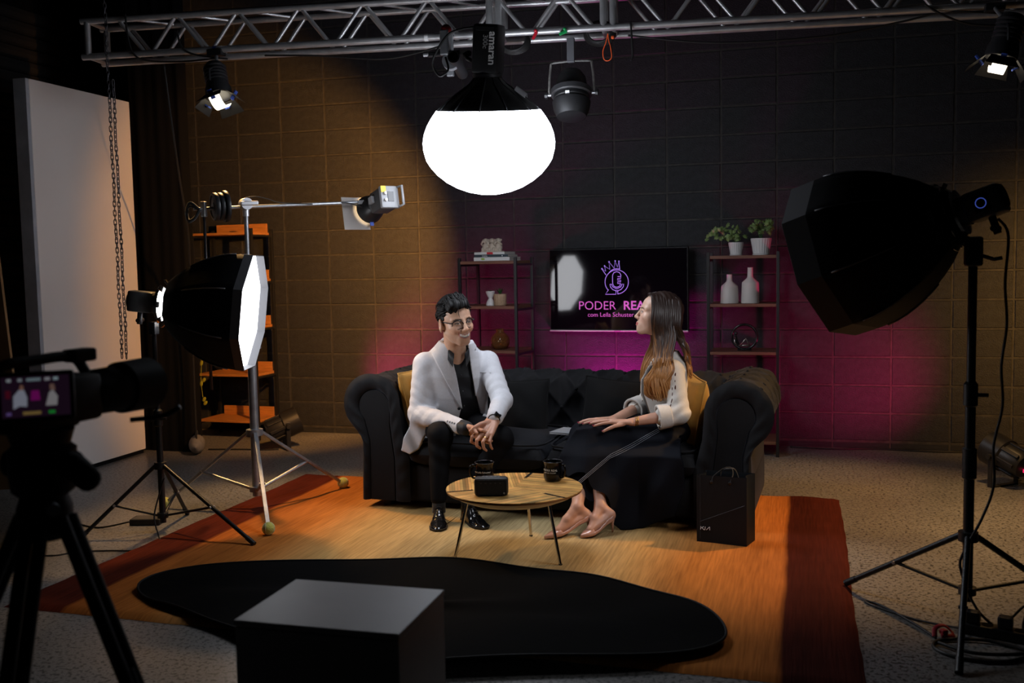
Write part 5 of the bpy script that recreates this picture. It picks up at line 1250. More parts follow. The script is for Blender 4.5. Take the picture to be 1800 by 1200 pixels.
# ================================================================ people: surfaces grown from distance fields
V3 = lambda *a: np.array(a, float)
def smin(a, b, k):
    h = np.clip(.5+.5*(b-a)/k, 0, 1); return b+(a-b)*h-k*h*(1-h)
def smax(a, b, k): return -smin(-a, -b, k)
def cap(P, a, b, ra, rb):
    a = np.asarray(a, float); b = np.asarray(b, float); ab = b-a; t = np.clip((P-a)@ab/(ab@ab+1e-12), 0, 1)
    return np.linalg.norm(P-a-t[:, None]*ab, axis=1)-(ra+(rb-ra)*t)
def ell(P, c, r, R=None):
    q = P-np.asarray(c, float)
    if R is not None: q = q@R
    r = np.asarray(r, float); k0 = np.linalg.norm(q/r, axis=1); k1 = np.linalg.norm(q/(r*r), axis=1)
    return np.where(k1 < 1e-9, -r.min(), k0*(k0-1)/np.maximum(k1, 1e-9))
def chain(P, pts, rs, k=.0):
    d = None
    for i in range(len(pts)-1):
        e = cap(P, pts[i], pts[i+1], rs[i], rs[i+1]); d = e if d is None else (smin(d, e, k) if k else np.minimum(d, e))
    return d
def rbox(P, c, half, R, r):
    q = np.abs((P-np.asarray(c, float))@R)-np.asarray(half)+r
    return np.linalg.norm(np.maximum(q, 0), axis=1)+np.minimum(q.max(1), 0)-r
def poly2(p, V):
    V = np.asarray(V, float); n = len(V); d = np.full(len(p), 1e9); s = np.ones(len(p))
    for i in range(n):
        a = V[i]; b = V[i-1]; e = b-a; w_ = p-a; t = np.clip((w_@e)/(e@e+1e-12), 0, 1); q = w_-t[:, None]*e
        d = np.minimum(d, (q*q).sum(1))
        c1 = p[:, 1] >= a[1]; c2 = p[:, 1] < b[1]; c3 = e[0]*w_[:, 1] > e[1]*w_[:, 0]
        f = (c1 & c2 & c3) | (~c1 & ~c2 & ~c3); s = np.where(f, -s, s)
    return s*np.sqrt(d)
def loft(P, zs, ws, ds, yo=None, p=2.4):
    z = P[:, 2]; w_ = np.interp(z, zs, ws); d_ = np.interp(z, zs, ds); y0 = np.interp(z, zs, yo) if yo is not None else 0
    k = (np.abs(P[:, 0]/w_)**p+np.abs((P[:, 1]-y0)/d_)**p)**(1/p)
    d = (k-1)*np.minimum(w_, d_)
    return np.maximum(d, np.maximum(zs[0]-z, z-zs[-1]))
def polygonize(f, lo, hi, h):
    B = 4; lo = np.asarray(lo, float); n = (np.ceil((np.asarray(hi)-lo)/h/B).astype(int))*B+1
    D = np.full(n, 1.0, np.float32); nb = (n-1)//B
    I = np.stack(np.meshgrid(*[np.arange(k) for k in nb], indexing='ij'), -1).reshape(-1, 3)
    fc = np.concatenate([f(lo+(q*B+B/2)*h) for q in np.array_split(I, max(1, len(I)//150000))]); lim = B*h*1.0
    blk = fc.reshape(nb); ins = np.repeat(np.repeat(np.repeat(blk < 0, B, 0), B, 1), B, 2); D[:-1, :-1, :-1][ins] = -1
    need = np.zeros(n, bool); act = np.abs(blk) <= lim
    act = np.repeat(np.repeat(np.repeat(act, B, 0), B, 1), B, 2)
    for dx in (0, 1):
        for dy in (0, 1):
            for dz in (0, 1): need[dx:n[0]-1+dx, dy:n[1]-1+dy, dz:n[2]-1+dz] |= act
    G = np.argwhere(need)
    for q in np.array_split(G, max(1, len(G)//150000)): D[q[:, 0], q[:, 1], q[:, 2]] = f(lo+q*h)
    S = D < 0
    cnt = np.zeros(np.array(n)-1, np.int8)
    for dx in (0, 1):
        for dy in (0, 1):
            for dz in (0, 1): cnt += S[dx:n[0]-1+dx, dy:n[1]-1+dy, dz:n[2]-1+dz]
    A = np.argwhere((cnt > 0) & (cnt < 8)); idx = np.full(cnt.shape, -1, np.int32); idx[tuple(A.T)] = np.arange(len(A))
    cs = [np.array((x, y, z)) for x in (0, 1) for y in (0, 1) for z in (0, 1)]
    vals = [D[tuple((A+c).T)] for c in cs]; acc = np.zeros((len(A), 3)); num = np.zeros(len(A))
    for i in range(8):
        for j in range(i+1, 8):
            if np.abs(cs[i]-cs[j]).sum() != 1: continue
            m_ = (vals[i] < 0) != (vals[j] < 0); t = np.where(m_, vals[i]/(vals[i]-vals[j]+1e-12), 0)[:, None]
            acc += np.where(m_[:, None], cs[i]+t*(cs[j]-cs[i]), 0); num += m_
    V = lo+(A+acc/np.maximum(num, 1)[:, None])*h
    F = []
    for ax in range(3):
        sl0 = [slice(None)]*3; sl1 = [slice(None)]*3; sl0[ax] = slice(0, n[ax]-1); sl1[ax] = slice(1, n[ax])
        E = np.argwhere(S[tuple(sl0)] != S[tuple(sl1)])
        b_, c_ = [(1, 2), (2, 0), (0, 1)][ax]
        E = E[(E[:, b_] > 0) & (E[:, c_] > 0) & (E[:, b_] < n[b_]-1) & (E[:, c_] < n[c_]-1)]
        sg = S[tuple(E.T)]
        def cell(db, dc): q = E.copy(); q[:, b_] -= db; q[:, c_] -= dc; return idx[tuple(q.T)]
        Q = np.stack([cell(1, 1), cell(0, 1), cell(0, 0), cell(1, 0)], 1); Q[~sg] = Q[~sg][:, ::-1]
        F.append(Q[(Q >= 0).all(1)])
    return V, np.concatenate(F)
def sdf_part(name, f, lo, hi, h, m, parent, color=None, smooth_iter=1):
    V, F = polygonize(f, lo, hi, h)
    loc = np.array(TM[parent.name].translation)
    me = bpy.data.meshes.new(name); me.vertices.add(len(V)); me.vertices.foreach_set('co', (V-loc).astype(np.float32).ravel())
    me.loops.add(len(F)*4); me.loops.foreach_set('vertex_index', F.astype(np.int32).ravel())
    me.polygons.add(len(F)); me.polygons.foreach_set('loop_start', np.arange(0, len(F)*4, 4, dtype=np.int32)); me.update(calc_edges=True); me.validate()
    if color is not None:
        ca = me.color_attributes.new('col', 'FLOAT_COLOR', 'POINT'); c = np.ones((len(V), 4), np.float32); c[:, :3] = color(V)
        ca.data.foreach_set('color', c.ravel())
    me.shade_smooth(); me.materials.append(m)
    o = bpy.data.objects.new(name, me); COL.objects.link(o); o.parent = parent; TM[o.name] = TM[parent.name]
    return o
def march(f, p, d, far=.5, n=60):
    """first point along p + t d where f < 0"""
    p = np.asarray(p, float); d = np.asarray(d, float); d = d/np.linalg.norm(d); t = np.linspace(0, far, 240)
    v = f(p+t[:, None]*d); k = np.argmax(v < 0)
    return p+d*(t[k] if v[k] < 0 else far*.5)
def wpart(mb, name, m, parent, smooth=True, sharp=None): return mb.build(name, m, parent, smooth=smooth, world=True, sharp=sharp)
def vnoise(P, s, seed=0):
    r = np.random.RandomState(seed); out = 0
    for k in range(5):
        d = r.normal(size=3); d /= np.linalg.norm(d); out = out+np.sin(P@d*s*(1+.35*k)+r.uniform(0, 6))
    return out/5

class Head:
    def __init__(s, o, F, U, scale, fem, smile):
        s.o = np.asarray(o, float); F = np.asarray(F, float); F /= np.linalg.norm(F); U = np.asarray(U, float); U -= F*(U@F); U /= np.linalg.norm(U)
        X = np.cross(U, F); s.R = np.stack([X, F, U], 1); s.sc = scale; s.fem = fem; s.smile = smile
    def loc(s, P): return ((P-s.o)@s.R)/s.sc
    def wld(s, q): return s.o+(np.asarray(q, float)*s.sc)@s.R.T
    def sdf(s, P, ears=True):
        p = s.loc(P); q = p.copy(); q[:, 0] = np.abs(q[:, 0]); fem = s.fem; sm = s.smile
        d = ell(p, (0, -.02, .038), (.077, .097, .084))
        d = smin(d, ell(p, (0, .022, .04), (.064, .066, .058)), .03)
        d = smin(d, ell(p, (0, .02, -.03), (.061 if fem else .065, .072, .083 if fem else .088)), .03)
        jw = .047 if fem else .054
        d = smin(d, cap(q, (jw, -.004, -.05), (.016, .068, -.098), .016, .016), .028)
        d = smin(d, ell(p, (0, .076, -.1), (.02 if fem else .026, .018, .016)), .022)
        d = smin(d, cap(q, (.012, .083, .026), (.05, .066, .022), .009, .008), .014 if not fem else .02)
        d = smin(d, ell(q, (.045, .056, -.02), (.024, .027, .021)), .02)
        if fem: d = smin(d, ell(q, (.046, .028, -.034), (.024, .038, .036)), .025)
        if sm: d = smin(d, ell(q, (.040, .073, -.033), (.017, .015, .015)), .016)
        # sockets, eyeballs, lids
        d = smax(d, -ell(q, (.032, .103, .006), (.020, .020, .0125)), .012)
        d = smin(d, ell(q, (.0315, .0765, .004), (.0145, .0145, .0135)), .004)
        d = smin(d, cap(q, (.020, .089, .0115), (.044, .081, .010), .0028, .0028), .005)
        d = smin(d, cap(q, (.022, .088, -.0035 if not sm else -.001), (.043, .080, -.002), .0026, .0026), .006)
        # nose
        nb = .0065 if fem else .008
        d = smin(d, cap(p, (0, .088, .020), (0, .112 if not fem else .110, -.026), nb, .0088 if fem else .0120), .010)
        d = smin(d, ell(p, (0, .112 if not fem else .109, -.030), (.0095 if fem else .0135, .0115, .0105)), .006)
        d = smin(d, ell(q, (.0115, .1005, -.034), (.0075 if fem else .0105, .009, .0085)), .006)
        d = smax(d, -ell(q, (.0062, .106, -.0415), (.0034, .005, .004)), .003)
        # mouth
        d = smin(d, ell(p, (0, .079, -.066), (.033, .020, .028)), .02)
        if sm:
            cx, cz = .034, -.050
            d = smax(d, -(np.maximum(np.abs(q[:, 0])-.031, 0)+np.hypot(0*q[:, 0], p[:, 2]+.0665-14*q[:, 0]**2)-.0064+np.maximum(.085-p[:, 1], 0)*.6), .003)
            d = smin(d, np.where(np.abs(p[:, 2]+.064-12*q[:, 0]**2) < .02, ell(p, (0, .0745, -.064), (.031, .020, .0100)), 1), .002)
            d = smin(d, chain(q, [(0, .0995, -.0595), (.013, .097, -.0585), (cx, .083, cz)], [.0042, .0046, .0026]), .004)
            d = smin(d, chain(q, [(0, .097, -.0765), (.014, .094, -.074), (cx, .083, cz)], [.0056, .005, .0026]), .004)
            d = smax(d, -chain(q, [(.020, .108, -.034), (.036, .092, -.048), (.041, .083, -.068)], [.0035, .0045, .003]), .008)
        else:
            d = smin(d, chain(q, [(0, .1005, -.0605), (.008, .0995, -.0595), (.021, .088, -.064)], [.0052, .0052, .0025]), .0035)
            d = smin(d, chain(q, [(0, .0995, -.0715), (.009, .097, -.0710), (.021, .088, -.0655)], [.0062, .0055, .0025]), .0035)
            d = smax(d, -cap(q, (0, .109, -.066), (.02, .094, -.0652), .0016, .0016), .002)
        if ears:
            c, sn = math.cos(.35), math.sin(.35); R = np.array([[c, sn, 0], [-sn, c, 0], [0, 0, 1]])
            e = ell(q, (.084, -.012, -.010), (.010, .0225, .036), R)
            e = smax(e, -ell(q, (.094, -.008, -.004), (.009, .012, .021), R), .004)
            e = smin(e, ell(q, (.077, .002, -.018), (.006, .008, .012)), .006)
            d = smin(d, e, .008)
        return d*s.sc
    def color(s, P, skin, lip, brow):
        p = s.loc(P); q = p.copy(); q[:, 0] = np.abs(q[:, 0]); C = np.tile(np.array(skin), (len(P), 1))
        near = (np.abs(p) < .16).all(1)
        def mix(mask, col):
            w_ = np.clip(mask, 0, 1)[:, None]*near[:, None]; return C*(1-w_)+np.array(col)*w_
        fr = p[:, 1] > .05
        # flush of cheeks and nose
        C = mix(.35*np.exp(-(((q[:, 0]-.042)/.022)**2+((p[:, 2]+.03)/.022)**2))*fr, np.array(skin)*np.array((1.08, .80, .78)))
        C = mix(.3*np.exp(-((p[:, 0]/.014)**2+((p[:, 2]+.032)/.014)**2))*(p[:, 1] > .095), np.array(skin)*np.array((1.05, .8, .76)))
        if not s.fem: C = mix(.30*np.clip((-.045-p[:, 2])/.02, 0, 1)*np.clip((p[:, 1]+.0)/.03, 0, 1)*(p[:, 2] > -.125), np.array(skin)*np.array((.62, .62, .66)))
        # eyes
        ey = (np.hypot((q[:, 0]-.0315)/.0125, (p[:, 2]-.004)/(.0034 if s.smile else .0058)) < 1) & (p[:, 1] > .082)
        C = mix(ey*1., (.55, .52, .50)); ir = (np.hypot(q[:, 0]-.0325, p[:, 2]-.0045) < .0058) & (p[:, 1] > .082) & ey
        C = mix(ir*1., (.035, .018, .010))
        lid = (np.abs(np.hypot((q[:, 0]-.0315)/.0135, (p[:, 2]-.004)/.0068)-1) < .22) & (p[:, 1] > .078) & (p[:, 2] > .002)
        C = mix(lid*.8, (.035, .02, .015))
        bz = .0245+.10*(q[:, 0]-.03)*(q[:, 0] < .04)-.35*np.maximum(q[:, 0]-.042, 0)
        bw = (np.abs(p[:, 2]-bz) < (.0036 if s.fem else .0056)*(1-.4*np.clip((q[:, 0]-.03)/.025, 0, 1))) & (q[:, 0] > .013) & (q[:, 0] < .054) & (p[:, 1] > .05)
        C = mix(bw*.85, brow)
        if s.smile:
            mz = -.0655+12.5*q[:, 0]**2
            th = (np.abs(p[:, 2]-mz-.0008) < .0060) & (q[:, 0] < .0285) & (p[:, 1] > .08)
            lp = (p[:, 2] > -.083) & (p[:, 2] < -.0545+12*q[:, 0]**2) & (q[:, 0] < .036) & (p[:, 1] > .078) & (np.abs(p[:, 2]-mz) < .0135)
            C = mix(lp*.75, lip); C = mix(th*1., (.86, .82, .76))
            dk = (np.abs(p[:, 2]-mz+.0062) < .0016) & (q[:, 0] < .026) & (p[:, 1] > .08); C = mix(dk*.8, (.05, .015, .012))
        else:
            lp = (np.abs(p[:, 2]+.0658) < .0115-.24*q[:, 0]) & (q[:, 0] < .022) & (p[:, 1] > .089)
            C = mix(lp*.9, lip)
        return C
def hand_sdf(P, wrist, knuckles, fingers, thumb, s=1.0, back=None):
    """palm from wrist to four knuckles; fingers = list of joint lists; thumb = joint list"""
    w_ = np.asarray(wrist, float); K = [np.asarray(k, float) for k in knuckles]
    d = None
    for i, k in enumerate(K):
        e = cap(P, w_+(k-np.mean(K, 0))*.55, k, .015*s, .0115*s); d = e if d is None else smin(d, e, .012)
    for k, f, r in zip(K, fingers, (.0088, .0092, .0088, .0076)):
        d = smin(d, chain(P, [k]+list(f), [r*1.12*s, r*1.0*s, r*.92*s, r*.78*s][:len(f)+1]), .0045)
    d = smin(d, chain(P, thumb, [.0135*s, .0115*s, .0100*s, .0082*s][:len(thumb)]), .007)
    return d
SKIN_M = mat('skin_man', (.5, .3, .2), .45, attr='col', noise=(60, .06), sss=.08)
SKIN_W = mat('skin_woman', (.5, .3, .2), .42, attr='col', noise=(60, .04), sss=.08)
def build_man():
    base = V3(3.12, -2.45, .016)
    t = thing('person', 'smiling man in light grey blazer, black trousers and glasses on the sofa', 'person', tuple(base))
    # ---- skeleton (world)
    shR, shL = V3(2.892, -2.345, .842), V3(3.212, -2.172, .838)
    elR, wrR = V3(2.868, -2.40, .565), V3(3.215, -2.585, .520)
    elL, wrL = V3(3.342, -2.34, .640), V3(3.358, -2.545, .575)
    hipR, hipL = V3(2.905, -2.20, .475), V3(3.07, -2.12, .475)
    knR, knL = V3(3.050, -2.555, .478), V3(3.378, -2.50, .455)
    anR, anL = V3(3.062, -2.64, .115), V3(3.205, -2.575, .11)
    pel = V3(2.985, -2.16, .43)
    a = V3(.874, .486, -.016); u = V3(.137, -.215, .967); f = np.cross(a, u); a = np.cross(u, f)
    a /= np.linalg.norm(a); f /= np.linalg.norm(f); u /= np.linalg.norm(u)
    TR_ = np.stack([a, f, u], 1)
    def T(P): return (P-pel)@TR_
    nk = V3(3.058, -2.285, .90)
    hd = Head((3.102, -2.405, 1.085), (math.sin(math.radians(47)), -math.cos(math.radians(47)), -.07), (-.15, -.01, 1), 1.05, False, True)
    hb = hd.wld((0, -.035, -.06))
    zs = [-.09, 0, .12, .26, .38, .44, .48, .52, .56]; ws = [.200, .195, .176, .186, .192, .182, .150, .112, .080]; ds = [.140, .140, .126, .128, .118, .106, .094, .082, .070]
    yo = [0, 0, .004, .012, .008, -.002, -.008, -.006, .0]
    def torso(P, off=0): return loft(T(P), zs, [w_+off for w_ in ws], [d_+off for d_ in ds], yo)-0
    # ---- hands
    LK = [V3(3.292, -2.632, .516), V3(3.318, -2.648, .506), V3(3.345, -2.650, .500), V3(3.368, -2.640, .502)]
    LF = [[V3(3.268, -2.668, .492), V3(3.262, -2.668, .465), V3(3.276, -2.648, .452)], [V3(3.300, -2.690, .478), V3(3.300, -2.688, .448), V3(3.310, -2.664, .432)],
          [V3(3.334, -2.694, .470), V3(3.338, -2.690, .438), V3(3.344, -2.664, .420)], [V3(3.366, -2.676, .472), V3(3.372, -2.674, .444), V3(3.374, -2.654, .428)]]
    LT = [V3(3.335, -2.585, .560), V3(3.300, -2.625, .553), V3(3.278, -2.655, .540), V3(3.258, -2.668, .522)]
    RK = [V3(3.292, -2.640, .528), V3(3.300, -2.630, .508), V3(3.300, -2.618, .488), V3(3.292, -2.605, .470)]
    RF = [[V3(3.325, -2.665, .528), V3(3.338, -2.640, .515)], [V3(3.338, -2.625, .490), V3(3.352, -2.60, .478)], [V3(3.338, -2.61, .468), V3(3.35, -2.588, .458)], [V3(3.322, -2.595, .452), V3(3.338, -2.575, .442)]]
    RT = [V3(3.235, -2.598, .528), V3(3.262, -2.632, .536), V3(3.280, -2.660, .526), V3(3.296, -2.672, .514)]
    def body(P):
        d = torso(P, -.022)
        d = smin(d, cap(P, nk-V3(0, 0, .03), hb, .062, .056), .03)
        d = smin(d, cap(P, shR, elR, .046, .040), .03); d = smin(d, cap(P, elR, wrR, .038, .027), .01)
        d = smin(d, cap(P, shL, elL, .046, .040), .03); d = smin(d, cap(P, elL, wrL, .038, .027), .01)
        d = smin(d, cap(P, hipR, knR, .066, .050), .04); d = smin(d, cap(P, knR, anR, .046, .032), .01)
        d = smin(d, cap(P, hipL, knL, .066, .050), .04); d = smin(d, cap(P, knL, anL, .046, .032), .01)
        d = smin(d, hand_sdf(P, wrR, RK, RF, RT, 1.0), .008)
        d = np.minimum(d, smin(cap(P, elL, wrL, .038, .027), hand_sdf(P, wrL, LK, LF, LT, 1.0), .008))
        m_ = np.linalg.norm(P-hd.o, axis=1) < .24
        if m_.any(): d[m_] = smin(d[m_], hd.sdf(P[m_]), .012)
        return d
    skin = (.62, .365, .245)
    def colr(P):
        C = hd.color(P, skin, (.42, .13, .11), (.012, .009, .008))
        h_ = (np.linalg.norm(P-V3(3.31, -2.62, .5), axis=1) < .16); C[h_] = C[h_]*np.array((.86, .72, .68)); return C
    sdf_part('body', body, (2.76, -2.80, .05), (3.47, -1.96, 1.24), .0036, SKIN_M, t, colr)
    # ---- blazer
    JK = mat('blazer_wool', (.60, .60, .635), .8, noise=(90, .05), bump=(300, .12), sheen=.1)
    def wrinkle(P, A, B, n, amp, ph):
        ab = B-A; L2 = ab@ab; t_ = (P-A)@ab/L2; side = np.cross(ab/np.sqrt(L2), V3(.3, -.9, .2)); s_ = (P-A)@side
        w_ = np.sin(t_*n*6.28+ph+22*s_+2.2*np.sin(s_*31+ph)); return amp*(np.sign(w_)*np.abs(w_)**1.6)*(.35+.65*np.clip(t_, 0, 1))*np.exp(-((t_-.6)/.5)**2)
    hemO = V3(2.80, -2.27, .40)
    def sleeves(P):
        d1 = smin(cap(P, shR, elR+V3(0, .01, 0), .068, .060), cap(P, elR, wrR-(wrR-elR)*.14, .060, .043), .02)
        d1 = d1+wrinkle(P, shR, elR, 5.5, .0022, 0)+wrinkle(P, wrR, elR, 5, .0024, 1)
        d2 = smin(cap(P, shL, elL, .067, .057), cap(P, elL, wrL-(wrL-elL)*.06, .057, .046), .02)
        d2 = d2+wrinkle(P, shL, elL, 5.5, .002, 2)+wrinkle(P, wrL, elL, 3, .002, .5)
        return d1, d2
    VO = [(-.085, .68), (-.060, .555), (-.023, .411), (.018, .203), (.0, .098), (-.035, -.2), (.27, -.2), (.205, -.02), (.154, .109), (.099, .287), (.073, .426), (.058, .555), (.075, .68)]
    TAIL = [(2.88, .58), (2.83, .50), (2.797, .430), (2.776, .362), (2.824, .346), (2.868, .372), (2.905, .445), (2.95, .50), (2.97, .60)]
    TAIL2 = [(3.22, .55), (3.30, .48), (3.365, .415), (3.352, .392), (3.28, .40), (3.2, .45)]
    def jacket(P):
        tp = T(P); d = torso(P, .004)+.002*vnoise(P, 26, 3)
        zz = tp[:, 2]
        flare = loft(tp, [-.075, .0, .10, .22], [.232, .222, .20, .178], [.15, .145, .132, .12], [-.01, -.005, 0, .005]); d = smin(d, flare, .03)
        s1, s2 = sleeves(P)
        front = np.maximum(poly2(tp[:, [0, 2]], VO), .02-tp[:, 1])
        d = smax(d, -front, .003)
        d = smax(d, -(np.maximum(np.linalg.norm(P-nk-V3(.012, -.03, .05), axis=1)-.083, -1)), .008)
        d = np.minimum(smin(d, s1, .022), smin(d, s2, .022))
        # collar stand round the neck
        yc = -2.425+.10*(P[:, 0]-2.8)+.008*np.sin(P[:, 0]*60+P[:, 2]*30)
        tail = np.maximum(poly2(P[:, [0, 2]], TAIL), np.abs(P[:, 1]-yc)-.012)-.006
        tail2 = np.maximum(poly2(P[:, [0, 2]], TAIL2), np.abs(P[:, 1]+2.28)-.012)-.005
        d = smin(d, tail, .03); d = smin(d, tail2, .02)
        d = smax(d, -cap(P, hipR+V3(.02, -.05, 0), knR+V3(.02, 0, .0), .088, .071), .004)
        return d
    sdf_part('blazer', jacket, (2.68, -2.72, .28), (3.46, -1.94, 1.0), .0046, JK, t)
    def lapel(poly, nm, off):
        def g(P):
            tp = T(P); d = smin(torso(P, off), torso(P, off), .01)
            d = np.maximum(np.maximum(d, -torso(P, .0)), poly2(tp[:, [0, 2]], poly)); return np.maximum(d, .0-tp[:, 1])
        sdf_part(nm, g, (2.86, -2.58, .55), (3.30, -2.05, 1.0), .0036, JK, t)
    lapel([(-.100, .60), (-.128, .548), (-.140, .532), (-.120, .524), (-.146, .500), (-.088, .390), (.003, .224), (.022, .200), (-.020, .411), (-.056, .555), (-.068, .60)], 'lapel', .018)
    lapel([(.072, .60), (.102, .55), (.112, .535), (.092, .522), (.120, .512), (.122, .45), (.112, .321), (.097, .27), (.070, .426), (.054, .555), (.05, .60)], 'lapel', .018)
    # collar behind the neck
    cpts = []
    for q in np.linspace(-2.4, 2.4, 17):
        e = a*math.sin(q)*.078-f*math.cos(q)*.070; cpts.append(nk+e+u*(.055 if abs(q) < 1.2 else .055-.035*(abs(q)-1.2))+V3(.006, -.01, 0))
    P_ = []
    for i, p in enumerate(cpts): 
        o_ = (p-nk); o_ = o_-u*(o_@u); o_ /= np.linalg.norm(o_); P_.append([tuple(p+u*.012), tuple(p+o_*.010+u*.010), tuple(p+o_*.022-u*.030), tuple(p+o_*.014-u*.034), tuple(p-u*.02)])
    wpart(MB().grid(np.array(P_)), 'collar', JK, t)
    # ---- shirt
    SH = mat('shirt_charcoal', (.011, .012, .015), .55, spec=.3, bump=(200, .08), sheen=.1)
    def shirt(P):
        tp = T(P); d = torso(P, -.007)+.002*np.sin(tp[:, 2]*60+tp[:, 0]*30)
        d = smax(d, -(np.linalg.norm((P-nk-V3(.03, -.06, .118))/V3(1, 1, 1.3), axis=1)-.064), .006)
        c1 = cap(P, wrR-(wrR-elR)*.24, wrR-(wrR-elR)*.02, .043, .040); c2 = cap(P, wrL-(wrL-elL)*.16, wrL-(wrL-elL)*.03, .042, .039)
        return np.minimum(d, np.minimum(c1, c2))
    sdf_part('shirt', shirt, (2.78, -2.66, .36), (3.44, -1.98, .99), .0045, SH, t)
    rows = []
    for q in np.linspace(-2.75, 2.75, 27):   # shirt collar standing round the neck with two leaves in front
        e = a*math.sin(q)-f*math.cos(q); fr_ = max(0, abs(q)-1.5)/1.25
        hb_ = .036-.086*fr_**1.3; tp_ = .068-.044*fr_; r1 = .057+.021*fr_; r2 = .064+.034*fr_
        c0 = nk+V3(.014, -.018, 0)
        rows.append([tuple(c0+e*r1+u*(tp_-.03)), tuple(c0+e*r1+u*tp_), tuple(c0+e*(r1+.005)+u*(tp_+.002)), tuple(c0+e*r2+u*hb_), tuple(c0+e*(r2-.005)+u*hb_)])
    wpart(MB().grid(np.array(rows)), 'shirt_collar', SH, t)
    for z_ in (.462, .393, .30, .21):
        p = march(lambda q: shirt(q), pel+a*(.004+.13*(.46-z_))+u*z_+f*.3, -f); wpart(MB().sphere(tuple(p), .0045, 8, 6), 'shirt_button', mat('button_grey', (.08, .08, .09), .3), t)
    p = march(jacket, pel+a*.004+u*.20+f*.3, -f); wpart(MB().cyl(tuple(p-f*.001), tuple(p+f*.004), .0085, n=16), 'blazer_button', BLACK_PLASTIC, t)
    for k in range(4):
        q_ = wrR-(wrR-elR)*(.26+.045*k); p = march(jacket, q_+V3(.02, -.25, .06), V3(0, 1, -.22)); wpart(MB().sphere(tuple(p), .006, 8, 6), 'cuff_button', mat('button_silver', (.25, .25, .26), .3), t)
    pk = [march(jacket, pel+a*x+u*z+f*.3, -f) for x, z in ((.125, .402), (.150, .410), (.176, .416))]; wpart(MB().tube([tuple(p+f*.001) for p in pk], .0028, 6), 'breast_pocket', JK, t)
    # ---- trousers
    TRM = mat('trousers_black', (.0036, .0036, .0046), .75, bump=(250, .06), spec=.14)
    def trousers(P):
        d = ell(P, pel+V3(.01, .02, .04), (.185, .15, .11))
        for h_, k_, n_ in ((hipR, knR, anR), (hipL, knL, anL)):
            l_ = smin(cap(P, h_, k_, .086, .066), cap(P, k_, n_+V3(0, 0, .03), .066, .043), .025)
            l_ = l_+wrinkle(P, h_, k_, 4, .003, .3)+.003*np.sin((P[:, 2])*70+P[:, 0]*40)*np.exp(-((P[:, 2]-.40)/.09)**2)
            d = smin(d, l_, .03) if h_ is hipR else smin(d, l_, .015)
        return np.maximum(d, .125-P[:, 2])
    sdf_part('trousers', trousers, (2.76, -2.74, .10), (3.48, -1.96, .62), .0055, TRM, t)
    # ---- shoes and socks
    LE = mat('black_leather', (.008, .008, .009), .14, coat=.3)
    for an, toe, nm in ((anR, V3(3.122, -2.83, .016), 'R'), (anL, V3(3.352, -2.742, .016), 'L')):
        dr = V3(toe[0]-an[0], toe[1]-an[1], 0); L_ = np.linalg.norm(dr); dr /= L_; sd = V3(-dr[1], dr[0], 0); heel = V3(an[0], an[1], 0)-dr*.055
        RR = np.stack([dr, sd, V3(0, 0, 1)], 1)
        def shoe(P, heel=heel, RR=RR, L_=L_+.055):
            q = (P-heel)@RR; x = q[:, 0]/L_
            w_ = np.interp(x, [-.02, .0, .12, .35, .65, .85, .97, 1.02], [.012, .022, .034, .033, .046, .040, .018, .006]); h_ = np.interp(x, [0, .1, .3, .42, .6, .8, .95, 1.02], [.088, .098, .108, .098, .066, .048, .036, .022])
            d = (np.sqrt((q[:, 1]/w_)**2+(np.maximum(q[:, 2]-.022, 0)/(h_-.022))**2)-1)*np.minimum(w_, h_)
            d = np.maximum(d, np.maximum(-q[:, 0]-.005, q[:, 0]-L_*1.01)); d = smax(d, .020-P[:, 2]+.0, .004)
            d = d+.0016*np.sin(q[:, 0]*150)*np.exp(-((x-.62)/.08)**2)
            return d
        so = sdf_part('shoe', shoe, (min(an[0], toe[0])-.12, toe[1]-.04, .01), (max(an[0], toe[0])+.12, an[1]+.12, .16), .0035, LE, t)
        ol = [tuple((heel+dr*(x*(L_+.06))+sd*s_*w_)[:2]) for s_, xs in ((1, (-.01, .1, .35, .65, .85, .97, 1.0)), (-1, (1.0, .97, .85, .65, .35, .1, -.01))) for x in xs for w_ in [float(np.interp(x, [-.01, .0, .12, .35, .65, .85, .97, 1.02], [.02, .026, .037, .036, .049, .044, .022, .008]))]]
        mb = MB(); mb.prism(ol, Matrix.Translation((0, 0, .0165)), .010); wpart(mb, 'sole', mat('sole_rubber', (.006, .006, .006), .6), t, smooth=False)
        for k in range(4):
            c_ = heel+dr*(.10+.026*k)+V3(0, 0, .105-.012*k); wpart(MB().tube([tuple(c_-sd*.018), tuple(c_+V3(0, 0, .006)), tuple(c_+sd*.018)], .0022, 5), 'lace', BLACK_CLOTH, t)
        wpart(MB().cyl(tuple(V3(an[0], an[1], .07)), tuple(V3(an[0], an[1], .14)), .036, n=16), 'sock', BLACK_CLOTH, t)
    # ---- watch and ring
    ax = (wrL-elL)/np.linalg.norm(wrL-elL); wc = wrL+ax*.012
    wpart(MB().lathe([(.030, -.011), (.034, -.010), (.034, .010), (.030, .011)], 28, o=tuple(wc), axis=tuple(ax)), 'watch_strap', BLACK_PLASTIC, t, sharp=30)
    fd = V3(.55, -.78, .35); fd -= ax*(fd@ax); fd /= np.linalg.norm(fd)
    wpart(MB().cyl(tuple(wc+fd*.030), tuple(wc+fd*.041), .019, n=24), 'watch_face', mat('watch_glass', (.006, .006, .007), .08), t, sharp=30)
    r0 = LK[2]*.55+LF[2][0]*.45; rd = LF[2][0]-LK[2]
    wpart(MB().lathe([(.0098, -.003), (.0110, -.002), (.0110, .002), (.0098, .003)], 20, o=tuple(r0), axis=tuple(rd)), 'wedding_ring', mat('gold', (.65, .42, .12), .2, 1.0), t, sharp=30)
